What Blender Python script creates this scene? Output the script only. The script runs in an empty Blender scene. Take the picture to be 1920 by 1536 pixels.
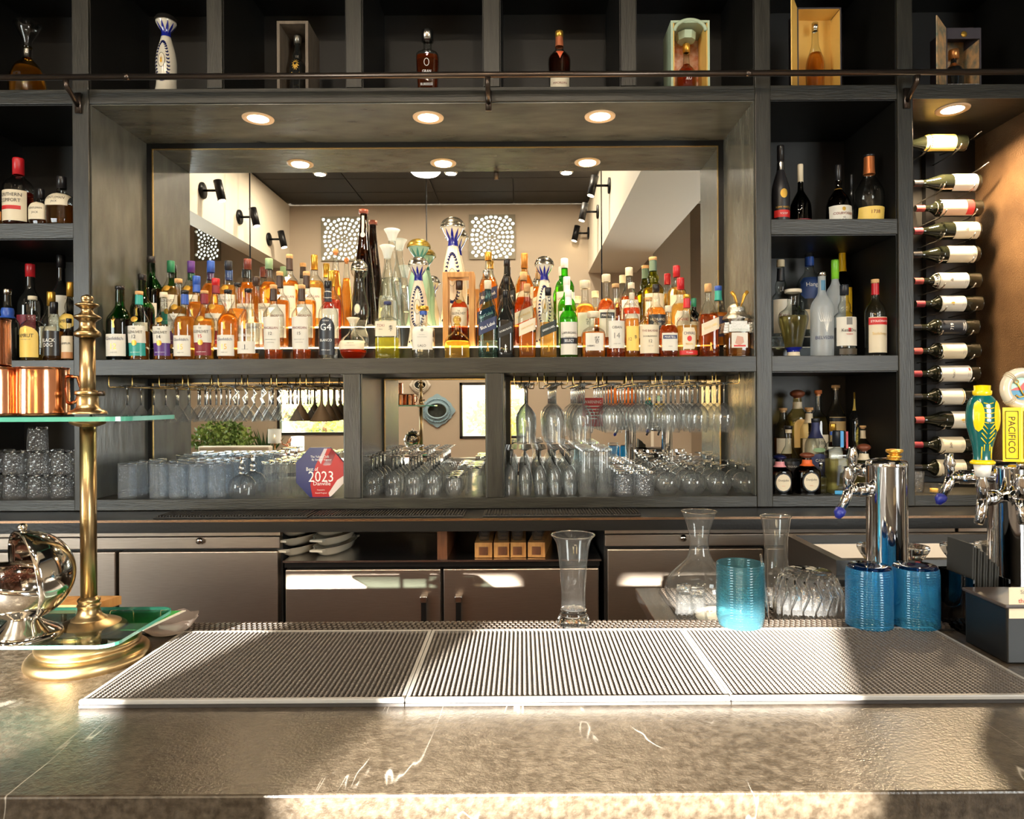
import bpy, bmesh, math, random
from math import pi, sin, cos, tan, sqrt, radians
from mathutils import Vector, Matrix
random.seed(7)
scene = bpy.context.scene
COL = scene.collection
# ------------------------------------------------------------------ camera
F, CX, CY, TH, EYE = 1300.0, 978.0, 754.0, 0.0058, 1.5
cam_d = bpy.data.cameras.new('camera'); cam = bpy.data.objects.new('camera', cam_d); COL.objects.link(cam)
cam_d.sensor_width = 36.0; cam_d.sensor_fit = 'HORIZONTAL'; cam_d.lens = F / 1920 * 36
cam_d.shift_x = -(CX - 960) / 1920; cam_d.shift_y = -(768 - CY) / 1920
cam_d.clip_start = 0.05; cam_d.clip_end = 200
cam.matrix_world = Matrix.Translation((0, 0, EYE)) @ Matrix.Rotation(pi / 2, 4, 'X') @ Matrix.Rotation(-TH, 4, 'Z')
scene.camera = cam
# ------------------------------------------------------------------ world, sun, exposure
world = bpy.data.worlds.new('sky'); scene.world = world; world.use_nodes = True
wn = world.node_tree; bg = wn.nodes['Background']
sky = wn.nodes.new('ShaderNodeTexSky'); sky.sky_type = 'NISHITA'; sky.sun_disc = False
sky.sun_elevation = radians(18); sky.sun_rotation = radians(200); sky.air_density = 1.2
wn.links.new(sky.outputs[0], bg.inputs[0]); bg.inputs[1].default_value = 0.45
SUN_DIR = Vector((0.36, 1.0, -0.21))
sun_d = bpy.data.lights.new('sun', 'SUN'); sun_d.energy = 85.0; sun_d.color = (1.0, 0.94, 0.83); sun_d.angle = radians(0.6)
sun = bpy.data.objects.new('sun', sun_d); COL.objects.link(sun); sun.location = (-3, -9, 4)
sun.rotation_euler = SUN_DIR.to_track_quat('-Z', 'Y').to_euler()

def area_light(name, loc, target, sx, sy, power, color):
    d = bpy.data.lights.new(name, 'AREA'); d.shape = 'RECTANGLE'; d.size = sx; d.size_y = sy; d.energy = power; d.color = color; d.spread = radians(115)
    o = bpy.data.objects.new(name, d); COL.objects.link(o); o.location = loc
    o.rotation_euler = (Vector(target) - Vector(loc)).to_track_quat('-Z', 'Y').to_euler(); return o
# added fill lights standing in for daylight; the side walls have no windows
area_light('added_left_fill', (-5.5, -1.4, 2.0), (-0.5, 2.6, 1.5), 3.0, 2.4, 125, (0.90, 0.98, 0.97))
area_light('added_right_fill', (3.9, -2.2, 2.0), (0, 2.6, 1.4), 2.4, 2.2, 100, (0.95, 0.99, 0.96))
vs = scene.view_settings; vs.view_transform = 'Standard'; vs.look = 'None'; vs.exposure = 0.35; vs.gamma = 1.0; vs.use_curve_mapping = False
cy = scene.cycles; cy.use_denoising = True; cy.max_bounces = 9; cy.transparent_max_bounces = 28; cy.use_adaptive_sampling = True; cy.adaptive_threshold = 0.11
cy.transmission_bounces = 8; cy.glossy_bounces = 5; cy.diffuse_bounces = 3; cy.sample_clamp_indirect = 6.0; cy.caustics_refractive = False

def P(x, y, Y):
    dx, dy = x - CX, y - CY
    return Vector(((dx - dy * TH) * Y / F, Y, EYE - (dy + dx * TH) * Y / F))
def PX(x, y, Y): return P(x, y, Y).x
def PZ(x, y, Y): return P(x, y, Y).z
# ------------------------------------------------------------------ materials
_M = {}
def new_mat(name):
    m = bpy.data.materials.new(name); m.use_nodes = True; nt = m.node_tree
    return m, nt, nt.nodes['Principled BSDF'], nt.nodes['Material Output']
def pm(name, col, rough=0.5, metal=0.0, emit=None, es=0.0, bump=None, coat=0.0, var=None, spec=None, aniso=0):
    if name in _M: return _M[name]
    m, nt, b, out = new_mat(name)
    b.inputs['Base Color'].default_value = (*col, 1); b.inputs['Roughness'].default_value = rough; b.inputs['Metallic'].default_value = metal
    b.inputs['Coat Weight'].default_value = coat
    if spec is not None: b.inputs['Specular IOR Level'].default_value = spec
    if emit: b.inputs['Emission Color'].default_value = (*emit, 1); b.inputs['Emission Strength'].default_value = es
    tc = None
    if bump or var: tc = nt.nodes.new('ShaderNodeTexCoord')
    if var:                                     # var=(colour2, scale, stretch xyz)
        mp = nt.nodes.new('ShaderNodeMapping'); mp.inputs['Scale'].default_value = var[2]
        n = nt.nodes.new('ShaderNodeTexNoise'); n.inputs['Scale'].default_value = var[1]; n.inputs['Detail'].default_value = 6
        r = nt.nodes.new('ShaderNodeValToRGB'); r.color_ramp.elements[0].position = 0.35; r.color_ramp.elements[1].position = 0.7
        r.color_ramp.elements[0].color = (*col, 1); r.color_ramp.elements[1].color = (*var[0], 1)
        nt.links.new(tc.outputs['Object'], mp.inputs[0]); nt.links.new(mp.outputs[0], n.inputs[0]); nt.links.new(n.outputs[0], r.inputs[0]); nt.links.new(r.outputs[0], b.inputs['Base Color'])
    if bump:                                    # bump=(scale, strength, stretch)
        mp = nt.nodes.new('ShaderNodeMapping'); mp.inputs['Scale'].default_value = bump[2]
        n = nt.nodes.new('ShaderNodeTexNoise'); n.inputs['Scale'].default_value = bump[0]; n.inputs['Detail'].default_value = 5
        bp = nt.nodes.new('ShaderNodeBump'); bp.inputs['Strength'].default_value = bump[1]; bp.inputs['Distance'].default_value = 0.004
        nt.links.new(tc.outputs['Object'], mp.inputs[0]); nt.links.new(mp.outputs[0], n.inputs[0]); nt.links.new(n.outputs[0], bp.inputs['Height']); nt.links.new(bp.outputs[0], b.inputs['Normal'])
    _M[name] = m; return m
def c8(r, g, b):                                # sRGB 0-255 to linear
    f = lambda v: (v / 255 / 12.92) if v / 255 <= 0.04045 else ((v / 255 + 0.055) / 1.055) ** 2.4
    return (f(r), f(g), f(b))
def paint(r, g, b, rough=0.5, metal=0.0): return pm('paint_%d_%d_%d_%d_%d' % (r, g, b, rough * 100, metal * 100), c8(r, g, b), rough, metal)
def thin_glass(name, tint=(0.97, 0.985, 0.98), edge=0.55, gl=0.8, rough=0.01, bump=None, frost=0.0):
    if name in _M: return _M[name]
    m, nt, b, out = new_mat(name); nt.nodes.remove(b)
    lw = nt.nodes.new('ShaderNodeLayerWeight'); lw.inputs[0].default_value = 0.5
    pw = nt.nodes.new('ShaderNodeMath'); pw.operation = 'POWER'; pw.inputs[1].default_value = 3.2
    ml = nt.nodes.new('ShaderNodeMath'); ml.operation = 'MULTIPLY_ADD'; ml.inputs[1].default_value = gl; ml.inputs[2].default_value = 0.05; ml.use_clamp = True
    mixc = nt.nodes.new('ShaderNodeMix'); mixc.data_type = 'RGBA'
    mixc.inputs[6].default_value = (*tint, 1); mixc.inputs[7].default_value = (*[c * edge for c in tint], 1)
    p2 = nt.nodes.new('ShaderNodeMath'); p2.operation = 'POWER'; p2.inputs[1].default_value = 2.0
    tr = nt.nodes.new('ShaderNodeBsdfTransparent'); g = nt.nodes.new('ShaderNodeBsdfGlossy'); g.inputs['Roughness'].default_value = rough
    mx = nt.nodes.new('ShaderNodeMixShader'); L = nt.links.new
    L(lw.outputs['Facing'], pw.inputs[0]); L(pw.outputs[0], ml.inputs[0]); L(lw.outputs['Facing'], p2.inputs[0]); L(p2.outputs[0], mixc.inputs[0])
    L(mixc.outputs[2], tr.inputs[0]); L(ml.outputs[0], mx.inputs[0]); L(tr.outputs[0], mx.inputs[1]); L(g.outputs[0], mx.inputs[2])
    last = mx
    if frost > 0:
        d = nt.nodes.new('ShaderNodeBsdfTranslucent'); d.inputs[0].default_value = (*tint, 1); d2 = nt.nodes.new('ShaderNodeBsdfDiffuse'); d2.inputs[0].default_value = (*tint, 1)
        a = nt.nodes.new('ShaderNodeMixShader'); a.inputs[0].default_value = 0.5; L(d.outputs[0], a.inputs[1]); L(d2.outputs[0], a.inputs[2])
        m2 = nt.nodes.new('ShaderNodeMixShader'); m2.inputs[0].default_value = frost; L(mx.outputs[0], m2.inputs[1]); L(a.outputs[0], m2.inputs[2]); last = m2
    if bump:
        tc = nt.nodes.new('ShaderNodeTexCoord'); v = nt.nodes.new('ShaderNodeTexVoronoi'); v.inputs['Scale'].default_value = bump[0]
        bp = nt.nodes.new('ShaderNodeBump'); bp.inputs['Strength'].default_value = bump[1]; bp.inputs['Distance'].default_value = 0.003
        L(tc.outputs['Object'], v.inputs[0]); L(v.outputs[0], bp.inputs['Height']); L(bp.outputs[0], g.inputs['Normal']); L(bp.outputs[0], lw.inputs['Normal'])
    L(last.outputs[0], out.inputs[0]); _M[name] = m; return m
def liquid(name, col, scatter=0.3):
    if name in _M: return _M[name]
    m, nt, b, out = new_mat(name); L = nt.links.new
    b.inputs['Base Color'].default_value = (*col, 1); b.inputs['Transmission Weight'].default_value = 1; b.inputs['IOR'].default_value = 1.18; b.inputs['Roughness'].default_value = 0.0
    t = nt.nodes.new('ShaderNodeBsdfTranslucent'); t.inputs[0].default_value = (*col, 1)
    mx = nt.nodes.new('ShaderNodeMixShader'); mx.inputs[0].default_value = scatter
    L(b.outputs[0], mx.inputs[1]); L(t.outputs[0], mx.inputs[2]); L(mx.outputs[0], out.inputs[0]); _M[name] = m; return m
def solid_glass(name, col=(1, 1, 1), ior=1.45, rough=0.0, bump=None):
    if name in _M: return _M[name]
    m, nt, b, out = new_mat(name)
    b.inputs['Base Color'].default_value = (*col, 1); b.inputs['Transmission Weight'].default_value = 1; b.inputs['IOR'].default_value = ior; b.inputs['Roughness'].default_value = rough
    if bump:
        tc = nt.nodes.new('ShaderNodeTexCoord'); v = nt.nodes.new('ShaderNodeTexVoronoi'); v.inputs['Scale'].default_value = bump[0]
        bp = nt.nodes.new('ShaderNodeBump'); bp.inputs['Strength'].default_value = bump[1]; bp.inputs['Distance'].default_value = 0.004
        nt.links.new(tc.outputs['Object'], v.inputs[0]); nt.links.new(v.outputs[0], bp.inputs['Height']); nt.links.new(bp.outputs[0], b.inputs['Normal'])
    _M[name] = m; return m
def glow(name, col, s):
    if name in _M: return _M[name]
    m, nt, b, out = new_mat(name); nt.nodes.remove(b); e = nt.nodes.new('ShaderNodeEmission'); e.inputs[0].default_value = (*col, 1); e.inputs[1].default_value = s
    nt.links.new(e.outputs[0], out.inputs[0]); _M[name] = m; return m

WOOD = pm('dark_stained_wood', (0.015, 0.0135, 0.0095), 0.38, var=((0.032, 0.029, 0.021), 9, (6, 6, 0.6)), bump=(40, 0.25, (4, 4, 0.5)))
WOODH = pm('dark_stained_wood_lengthwise', (0.015, 0.0135, 0.0095), 0.38, var=((0.032, 0.029, 0.021), 9, (0.6, 6, 6)), bump=(40, 0.25, (0.5, 4, 4)))
PANEL = pm('black_lacquered_panel', (0.0055, 0.0046, 0.0035), 0.45, bump=(18, 0.12, (1, 1, 1)))
SOFFIT = pm('satin_grey_black_panel', (0.062, 0.062, 0.052), 0.24, var=((0.105, 0.105, 0.088), 5, (1, 3, 1)), bump=(14, 0.25, (1, 2, 1)))
MIRROR = pm('mirror_silver', (0.86, 0.87, 0.84), 0.0, 1.0)
BRASS = pm('aged_brass', (0.46, 0.33, 0.17), 0.30, 1.0, var=((0.33, 0.23, 0.11), 14, (1, 1, 1)))
GOLDW = pm('gold_wire', (0.62, 0.42, 0.16), 0.25, 1.0)
COPPER = pm('polished_copper', (0.80, 0.36, 0.20), 0.14, 1.0, bump=(30, 0.06, (1, 1, 1)))
CHROME = pm('chrome', (0.82, 0.82, 0.83), 0.06, 1.0)
STEEL = pm('brushed_stainless', (0.44, 0.365, 0.30), 0.36, 1.0, var=((0.50, 0.42, 0.35), 60, (0.3, 1, 12)), bump=(80, 0.06, (0.2, 1, 10)))
STEELB = pm('bright_stainless', (0.58, 0.55, 0.52), 0.24, 1.0)
BLACKM = pm('black_metal', (0.012, 0.012, 0.013), 0.4, 0.6)
IRON = pm('bronze_pipe', (0.10, 0.075, 0.06), 0.3, 0.9)
BLACKP = pm('black_plastic', (0.008, 0.008, 0.008), 0.3)
RUBBER = pm('black_rubber', (0.008, 0.0068, 0.006), 0.55)
MATBASE = pm('dark_mat_base', (0.016, 0.012, 0.010), 0.6)
MATNUB = pm('grey_rubber_nubs', (0.115, 0.10, 0.088), 0.45)
WALLM = pm('beige_wall', c8(196, 180, 160), 0.7, bump=(60, 0.1, (1, 1, 1)))
CREAMW = pm('cream_wall', c8(225, 214, 196), 0.7)
WHITE = pm('white_gloss', c8(235, 232, 225), 0.25)
CERAM = pm('white_ceramic', c8(212, 202, 182), 0.14, coat=0.5)
COBALT = pm('cobalt_glaze', c8(26, 34, 130), 0.15, coat=0.5)
NAVY = pm('navy_glaze', c8(22, 26, 70), 0.2)
CLEAR = thin_glass('clear_thin_glass', (0.975, 0.985, 0.985), 0.6, 0.95, frost=0.035)
CLEARB = thin_glass('clear_bottle_glass', (0.95, 0.97, 0.95), 0.45, 0.7)
FROST = thin_glass('frosted_glass', (0.86, 0.90, 0.92), 0.7, 0.4, 0.3, frost=0.5)
GREENG = thin_glass('green_bottle_glass', (0.05, 0.42, 0.06), 0.4, 0.6)
BRIGHTG = thin_glass('bright_green_glass', (0.22, 0.78, 0.10), 0.4, 0.6)
DARKG = thin_glass('dark_olive_glass', (0.055, 0.075, 0.022), 0.4, 0.6)
OLIVEG = thin_glass('olive_yellow_glass', (0.55, 0.58, 0.10), 0.45, 0.6)
BLACKG = pm('near_black_bottle_glass', (0.010, 0.010, 0.009), 0.05, coat=0.5)
BROWNG = thin_glass('brown_bottle_glass', (0.16, 0.065, 0.012), 0.4, 0.6)
AQUAG = thin_glass('aqua_bottle_glass', (0.50, 0.72, 0.70), 0.45, 0.6)
YELG = thin_glass('straw_bottle_glass', (0.92, 0.78, 0.42), 0.5, 0.6)
BLUEG = thin_glass('blue_beaded_glass', (0.13, 0.56, 0.88), 0.5, 0.75, 0.05, frost=0.22)
TEALG = thin_glass('teal_beaded_glass', (0.28, 0.68, 0.80), 0.5, 0.8, 0.05, frost=0.10)
HOB = thin_glass('hobnail_glass', (0.88, 0.93, 0.98), 0.6, 0.9, 0.06, bump=(190, 0.9), frost=0.13)
CUT = thin_glass('cut_glass', (0.94, 0.95, 0.96), 0.55, 0.95, 0.02, bump=(90, 1.0), frost=0.06)
SOLID = solid_glass('solid_clear_glass')
PLATE = thin_glass('green_edge_plate_glass', (0.80, 0.93, 0.88), 0.35, 0.8)
PLEDGE = pm('glass_plate_edge', (0.10, 0.42, 0.32), 0.12, coat=0.5)
SMOKE = thin_glass('smoked_acrylic', (0.10, 0.11, 0.11), 0.4, 0.6)
AMBER = liquid('amber_spirit', (1.0, 0.47, 0.10)); GOLDEN = liquid('golden_spirit', (1.0, 0.64, 0.20)); DEEP = liquid('deep_amber_spirit', (0.86, 0.24, 0.05))
REDL = liquid('red_amber_spirit', (0.80, 0.12, 0.04)); PALE = liquid('pale_straw_spirit', (1.0, 0.88, 0.42)); LIME = liquid('yellow_green_spirit', (0.88, 0.84, 0.12))
DARKL = liquid('dark_spirit', (0.30, 0.07, 0.02)); WATER = liquid('clear_spirit', (0.97, 0.97, 0.95), 0.08)
CREAM = paint(218, 204, 176); PAPER = paint(214, 208, 194); INK = paint(40, 36, 38); CORK = pm('cork', c8(214, 170, 116), 0.7, var=(c8(190, 140, 90), 40, (1, 1, 1)))
GOLDF = pm('gold_foil', c8(214, 165, 70), 0.3, 0.8); SILVER = pm('silver_cap', (0.72, 0.70, 0.66), 0.16, 1.0)
OAK = pm('light_oak', c8(206, 152, 88), 0.45, var=(c8(176, 118, 60), 8, (8, 8, 1)))
WALNUT = pm('walnut', c8(120, 74, 44), 0.45, var=(c8(90, 52, 30), 10, (8, 8, 1)))
# ------------------------------------------------------------------ object helpers
def link(o, parent=None):
    COL.objects.link(o)
    if parent is not None: o.parent = parent
    return o
def tag(o, label=None, cat=None, group=None, kind=None):
    if label: o['label'] = label
    if cat: o['category'] = cat
    if group: o['group'] = group
    if kind: o['kind'] = kind
    return o
def thing(name, label, cat, loc=(0, 0, 0), group=None, rot=(0, 0, 0)):
    o = bpy.data.objects.new(name, None); o.empty_display_size = 0.02; o.location = loc; o.rotation_euler = rot
    return tag(link(o), label, cat, group)
def mesh(name, verts, faces, mat, parent=None, smooth=True, world=False):
    """verts are local to the parent; with world=True they are world coordinates of an unrotated parent"""
    if world and parent is not None:
        off = Vector((0, 0, 0)); p = parent
        while p is not None: off += p.location; p = p.parent
        verts = [Vector(v) - off for v in verts]
    me = bpy.data.meshes.new(name); me.from_pydata([tuple(v) for v in verts], [], faces)
    if smooth: me.polygons.foreach_set('use_smooth', [True] * len(me.polygons))
    if mat: me.materials.append(mat)
    me.update()
    return link(bpy.data.objects.new(name, me), parent)
def recalc(o):
    bm = bmesh.new(); bm.from_mesh(o.data); bmesh.ops.recalc_face_normals(bm, faces=bm.faces[:]); bm.to_mesh(o.data); bm.free(); return o
BOXF = [(0, 3, 2, 1), (4, 5, 6, 7), (0, 1, 5, 4), (1, 2, 6, 5), (2, 3, 7, 6), (3, 0, 4, 7)]
def boxv(x0, x1, y0, y1, z0, z1): return [(x0, y0, z0), (x1, y0, z0), (x1, y1, z0), (x0, y1, z0), (x0, y0, z1), (x1, y0, z1), (x1, y1, z1), (x0, y1, z1)]
def box(name, x0, x1, y0, y1, z0, z1, mat, parent=None, bev=0.0, world=True):
    o = mesh(name, boxv(x0, x1, y0, y1, z0, z1), BOXF, mat, parent, smooth=False, world=world)
    if bev > 0:
        bm = bmesh.new(); bm.from_mesh(o.data); bmesh.ops.bevel(bm, geom=bm.edges[:], offset=bev, segments=2, affect='EDGES', profile=0.5); bm.to_mesh(o.data); bm.free()
    return o
class MB:
    """collects pieces of one part"""
    def __init__(s): s.v = []; s.f = []
    def add(s, v, f): k = len(s.v); s.v += [tuple(q) for q in v]; s.f += [tuple(i + k for i in q) for q in f]; return s
    def box(s, *a): return s.add(boxv(*a), BOXF)
    def tube(s, pts, r, seg=8, caps=True):
        pts = [Vector(p) for p in pts]; n = len(pts); R = r if isinstance(r, (list, tuple)) else [r] * n; v = []; f = []; up = None
        for i, p in enumerate(pts):
            t = (pts[min(i + 1, n - 1)] - pts[max(i - 1, 0)]).normalized()
            if up is None: up = Vector((0, 0, 1)) if abs(t.z) < 0.9 else Vector((1, 0, 0))
            a = t.cross(up).normalized(); b = a.cross(t).normalized(); up = b
            for k in range(seg):
                q = 2 * pi * k / seg; v.append(p + (a * cos(q) + b * sin(q)) * R[i])
        for i in range(n - 1):
            for k in range(seg): f.append((i * seg + k, i * seg + (k + 1) % seg, (i + 1) * seg + (k + 1) % seg, (i + 1) * seg + k))
        if caps: f.append(tuple(range(seg))[::-1]); f.append(tuple((n - 1) * seg + k for k in range(seg)))
        return s.add(v, f)
    def lathe(s, prof, seg=24, center=(0, 0, 0), cap0=False, cap1=False, ax=None):
        v = []; f = []; n = len(prof)
        for r, z in prof:
            for k in range(seg):
                q = 2 * pi * k / seg; p = Vector((r * cos(q), r * sin(q), z)); v.append(p)
        for i in range(n - 1):
            for k in range(seg): f.append((i * seg + k, i * seg + (k + 1) % seg, (i + 1) * seg + (k + 1) % seg, (i + 1) * seg + k))
        if cap0: f.append(tuple(range(seg))[::-1])
        if cap1: f.append(tuple((n - 1) * seg + k for k in range(seg)))
        M = ax if ax is not None else Matrix.Identity(3); c = Vector(center)
        return s.add([M @ p + c for p in v], f)
    def obj(s, name, mat, parent=None, smooth=True, world=False): return mesh(name, s.v, s.f, mat, parent, smooth, world)
def lathe(name, prof, mat, parent=None, seg=24, center=(0, 0, 0), cap0=False, cap1=False, ax=None, smooth=True, world=False):
    return MB().lathe(prof, seg, center, cap0, cap1, ax).obj(name, mat, parent, smooth, world)
def catmull(pts, sub=3):
    out = []; n = len(pts)
    for i in range(n - 1):
        p0, p1, p2, p3 = pts[max(i - 1, 0)], pts[i], pts[i + 1], pts[min(i + 2, n - 1)]
        for k in range(sub):
            t = k / sub
            out.append(tuple(min(max(0.5 * ((2 * p1[j]) + (-p0[j] + p2[j]) * t + (2 * p0[j] - 5 * p1[j] + 4 * p2[j] - p3[j]) * t * t + (-p0[j] + 3 * p1[j] - 3 * p2[j] + p3[j]) * t ** 3), min(p1[j], p2[j])), max(p1[j], p2[j])) for j in range(2)))
    out.append(pts[-1]); return out
def copy_tree(o, loc, parent=None):
    c = o.copy(); COL.objects.link(c); c.parent = parent
    if loc is not None: c.location = loc
    for ch in o.children: copy_tree(ch, None, c)
    return c
def shade(o, angle=35):
    me = o.data; me.polygons.foreach_set('use_smooth', [True] * len(me.polygons))
    try: me.set_sharp_from_angle(angle=radians(angle))
    except Exception: pass
    return o
# ------------------------------------------------------------------ lettering
_T = {}
def glyphs(s):
    if s in _T: return _T[s]
    cu = bpy.data.curves.new('lettering', 'FONT'); cu.body = s; cu.resolution_u = 2; cu.align_x = 'CENTER'; cu.align_y = 'CENTER'
    ob = bpy.data.objects.new('lettering', cu); me = bpy.data.meshes.new_from_object(ob)
    v = [(p.co.x, p.co.y) for p in me.vertices]; f = [tuple(p.vertices) for p in me.polygons]
    if v:
        xs = [p[0] for p in v]; ys = [p[1] for p in v]; cx = (min(xs) + max(xs)) / 2; cyy = (min(ys) + max(ys)) / 2
        v = [(x - cx, y - cyy) for x, y in v]; W = max(xs) - min(xs); H = max(ys) - min(ys)
    else: W = H = 1
    bpy.data.objects.remove(ob); bpy.data.curves.remove(cu); bpy.data.meshes.remove(me)
    _T[s] = (v, f, W, H); return _T[s]
def fit_text(s, h, w, rot=0.0):
    """2-D vertices of text s, h tall and at most w wide"""
    v, f, W, H = glyphs(s); k = h / H; kx = min(k, w / W) if w else k
    k = min(k, kx / 0.8)
    c, sn = cos(rot), sin(rot)
    return [(x * kx * c - y * k * sn, x * kx * sn + y * k * c) for x, y in v], f
def flat_text(name, s, h, w, mat, parent, origin, ux=(1, 0, 0), uz=(0, 0, 1), rot=0, world=True):
    v, f = fit_text(s, h, w, rot); o = Vector(origin); ux = Vector(ux); uz = Vector(uz)
    return mesh(name, [o + ux * a + uz * b for a, b in v], f, mat, parent, False, world)
ORD = ['first', 'second', 'third', 'fourth', 'fifth', 'sixth', 'seventh', 'eighth', 'ninth', 'tenth', 'eleventh', 'twelfth', 'thirteenth', 'fourteenth', 'fifteenth', 'sixteenth', 'seventeenth', 'eighteenth', 'nineteenth', 'twentieth', 'twenty-first', 'twenty-second', 'twenty-third', 'twenty-fourth', 'twenty-fifth', 'twenty-sixth', 'twenty-seventh', 'twenty-eighth']
# ================================================================== the room behind the camera (seen in the mirrors)
Y0, YM, YB = 2.95, 3.40, 3.43
YW = -3.7; DV = 2 * YM - YW                     # rear wall and its depth in the mirror
def V(x, y, Yw=YW):                             # a point of the room from where the mirror shows it
    p = P(x, y, 2 * YM - Yw); return Vector((p.x, Yw, p.z))
CEIL = 4.49
fl = box('floor', -5.6, 4.0, -3.8, 3.6, -0.1, 0, pm('dark_floor_tiles', c8(70, 60, 52), 0.4, var=(c8(90, 78, 66), 3, (1, 1, 1)))); tag(fl, kind='structure')
ceil = box('ceiling', -5.6, 4.0, -3.8, 3.6, CEIL + 0.02, CEIL + 0.12, pm('ceiling_grid', (0.010, 0.010, 0.009), 0.7)); tag(ceil, kind='structure')
TILE = pm('black_ceiling_tile', (0.022, 0.020, 0.017), 0.8, bump=(120, 0.2, (1, 1, 1)))
base_tile = None
for i in range(4):
    for j in range(10):
        x = -3.44 + i * 1.115; y = -3.64 + j * 0.60
        if base_tile is None:
            base_tile = box('ceiling_tile', 0.006, 1.105, 0.006, 0.592, -0.012, 0.012, TILE, ceil, world=False); o = base_tile
        else: o = base_tile.copy(); COL.objects.link(o); o.parent = ceil
        o.location = (x, y, CEIL + 0.012)
def wall_with_holes(name, axis, c0, c1, a0, a1, z0, z1, holes, mat):
    """wall across [a0,a1] x [z0,z1] (thickness c0..c1) with rectangular openings (a,b,zb,zt)"""
    xs = sorted({a0, a1, *[h[0] for h in holes], *[h[1] for h in holes]}); zs = sorted({z0, z1, *[h[2] for h in holes], *[h[3] for h in holes]})
    m = MB()
    for i in range(len(xs) - 1):
        for k in range(len(zs) - 1):
            mx, mz = (xs[i] + xs[i + 1]) / 2, (zs[k] + zs[k + 1]) / 2
            if any(h[0] < mx < h[1] and h[2] < mz < h[3] for h in holes): continue
            if axis == 'y': m.box(xs[i], xs[i + 1], c0, c1, zs[k], zs[k + 1])
            else: m.box(c0, c1, xs[i], xs[i + 1], zs[k], zs[k + 1])
    return tag(m.obj(name, mat, None, False), kind='structure')
lat = []
for (xa, xb, ya, yb) in ((603, 690, 407, 490), (880, 966, 403, 487), (366, 414, 424, 490)):
    a, b = V(xa, yb), V(xb, ya); lat.append((a.x, b.x, a.z, b.z))
added_sun_slots = [(-3.35, -2.32, 1.93, 2.17), (-1.99, -1.17, 1.93, 2.17)]  # added openings, hidden from view, that shape the sun patches on the bar
wins = [(V(862, 800).x, V(990, 800).x, 0.95, 1.80), (V(520, 800).x, V(652, 800).x, 1.02, 1.80)]
wall_with_holes('wall_rear', 'y', YW - 0.1, YW, -5.6, 4.0, 0, CEIL, added_sun_slots + wins + lat, WALLM)
wall_with_holes('wall_left', 'x', -5.7, -5.6, -3.8, 3.6, 0, CEIL, [], CREAMW)
wall_with_holes('wall_right', 'x', 4.0, 4.1, -3.8, 3.6, 0, CEIL, [], CREAMW)
tag(box('wall_back_bar', -5.6, 4.0, YB + 0.03, YB + 0.13, 0, CEIL, PANEL), kind='structure')
# dropped bulkheads either side of the black ceiling
tag(box('trim_1', -3.78, -3.5, -3.7, 1.6, 3.55, CEIL + 0.01, CREAMW), kind='structure')
tag(box('trim_2', -5.6, -3.78, -3.7, 1.6, CEIL - 0.12, CEIL + 0.01, CREAMW), kind='structure')
tag(box('trim_3', 1.02, 1.75, -3.7, 1.6, 3.45, CEIL + 0.01, CREAMW), kind='structure')
tag(box('wall_stub', 1.75, 2.25, -2.6, -2.4, 0, CEIL, CREAMW), kind='structure')
FRAMEM = pm('dark_window_frame', (0.03, 0.026, 0.022), 0.4)
for wi, (a, b, z0, z1) in enumerate(wins + added_sun_slots):  # frames for the real windows, then for the added sun openings
    w = tag(bpy.data.objects.new('window_%d' % (wi + 1), None), kind='structure'); link(w); w.location = (0, 0, 0)
    m = MB()
    for q in (a, b - 0.04): m.box(q, q + 0.04, YW - 0.08, YW + 0.01, z0, z1)
    m.box(a, b, YW - 0.08, YW + 0.01, z0, z0 + 0.04 if wi < 2 else z0 + 0.012); m.box(a, b, YW - 0.08, YW + 0.01, z1 - (0.04 if wi < 2 else 0.012), z1)
    m.obj('window_frame', FRAMEM, w, False)
    if wi < 2:
        n = 2 if wi == 0 else 3
        for k in range(n):
            xa = a + 0.04 + (b - a - 0.08) * k / n; xb = a + 0.04 + (b - a - 0.08) * (k + 1) / n
            mesh('pane', [(xa, YW - 0.05, z0 + 0.04), (xb, YW - 0.05, z0 + 0.04), (xb, YW - 0.05, z1 - 0.04), (xa, YW - 0.05, z1 - 0.04)], [(0, 1, 2, 3)], CLEAR, w, False)
        if wi == 1: flat_text('window_lettering', 'the yellow chilli', 0.052, 0.62, pm('sign_vinyl', (0.02, 0.02, 0.02), 0.5), w, (V(601, 808).x, YW - 0.045, V(601, 808).z))
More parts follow.
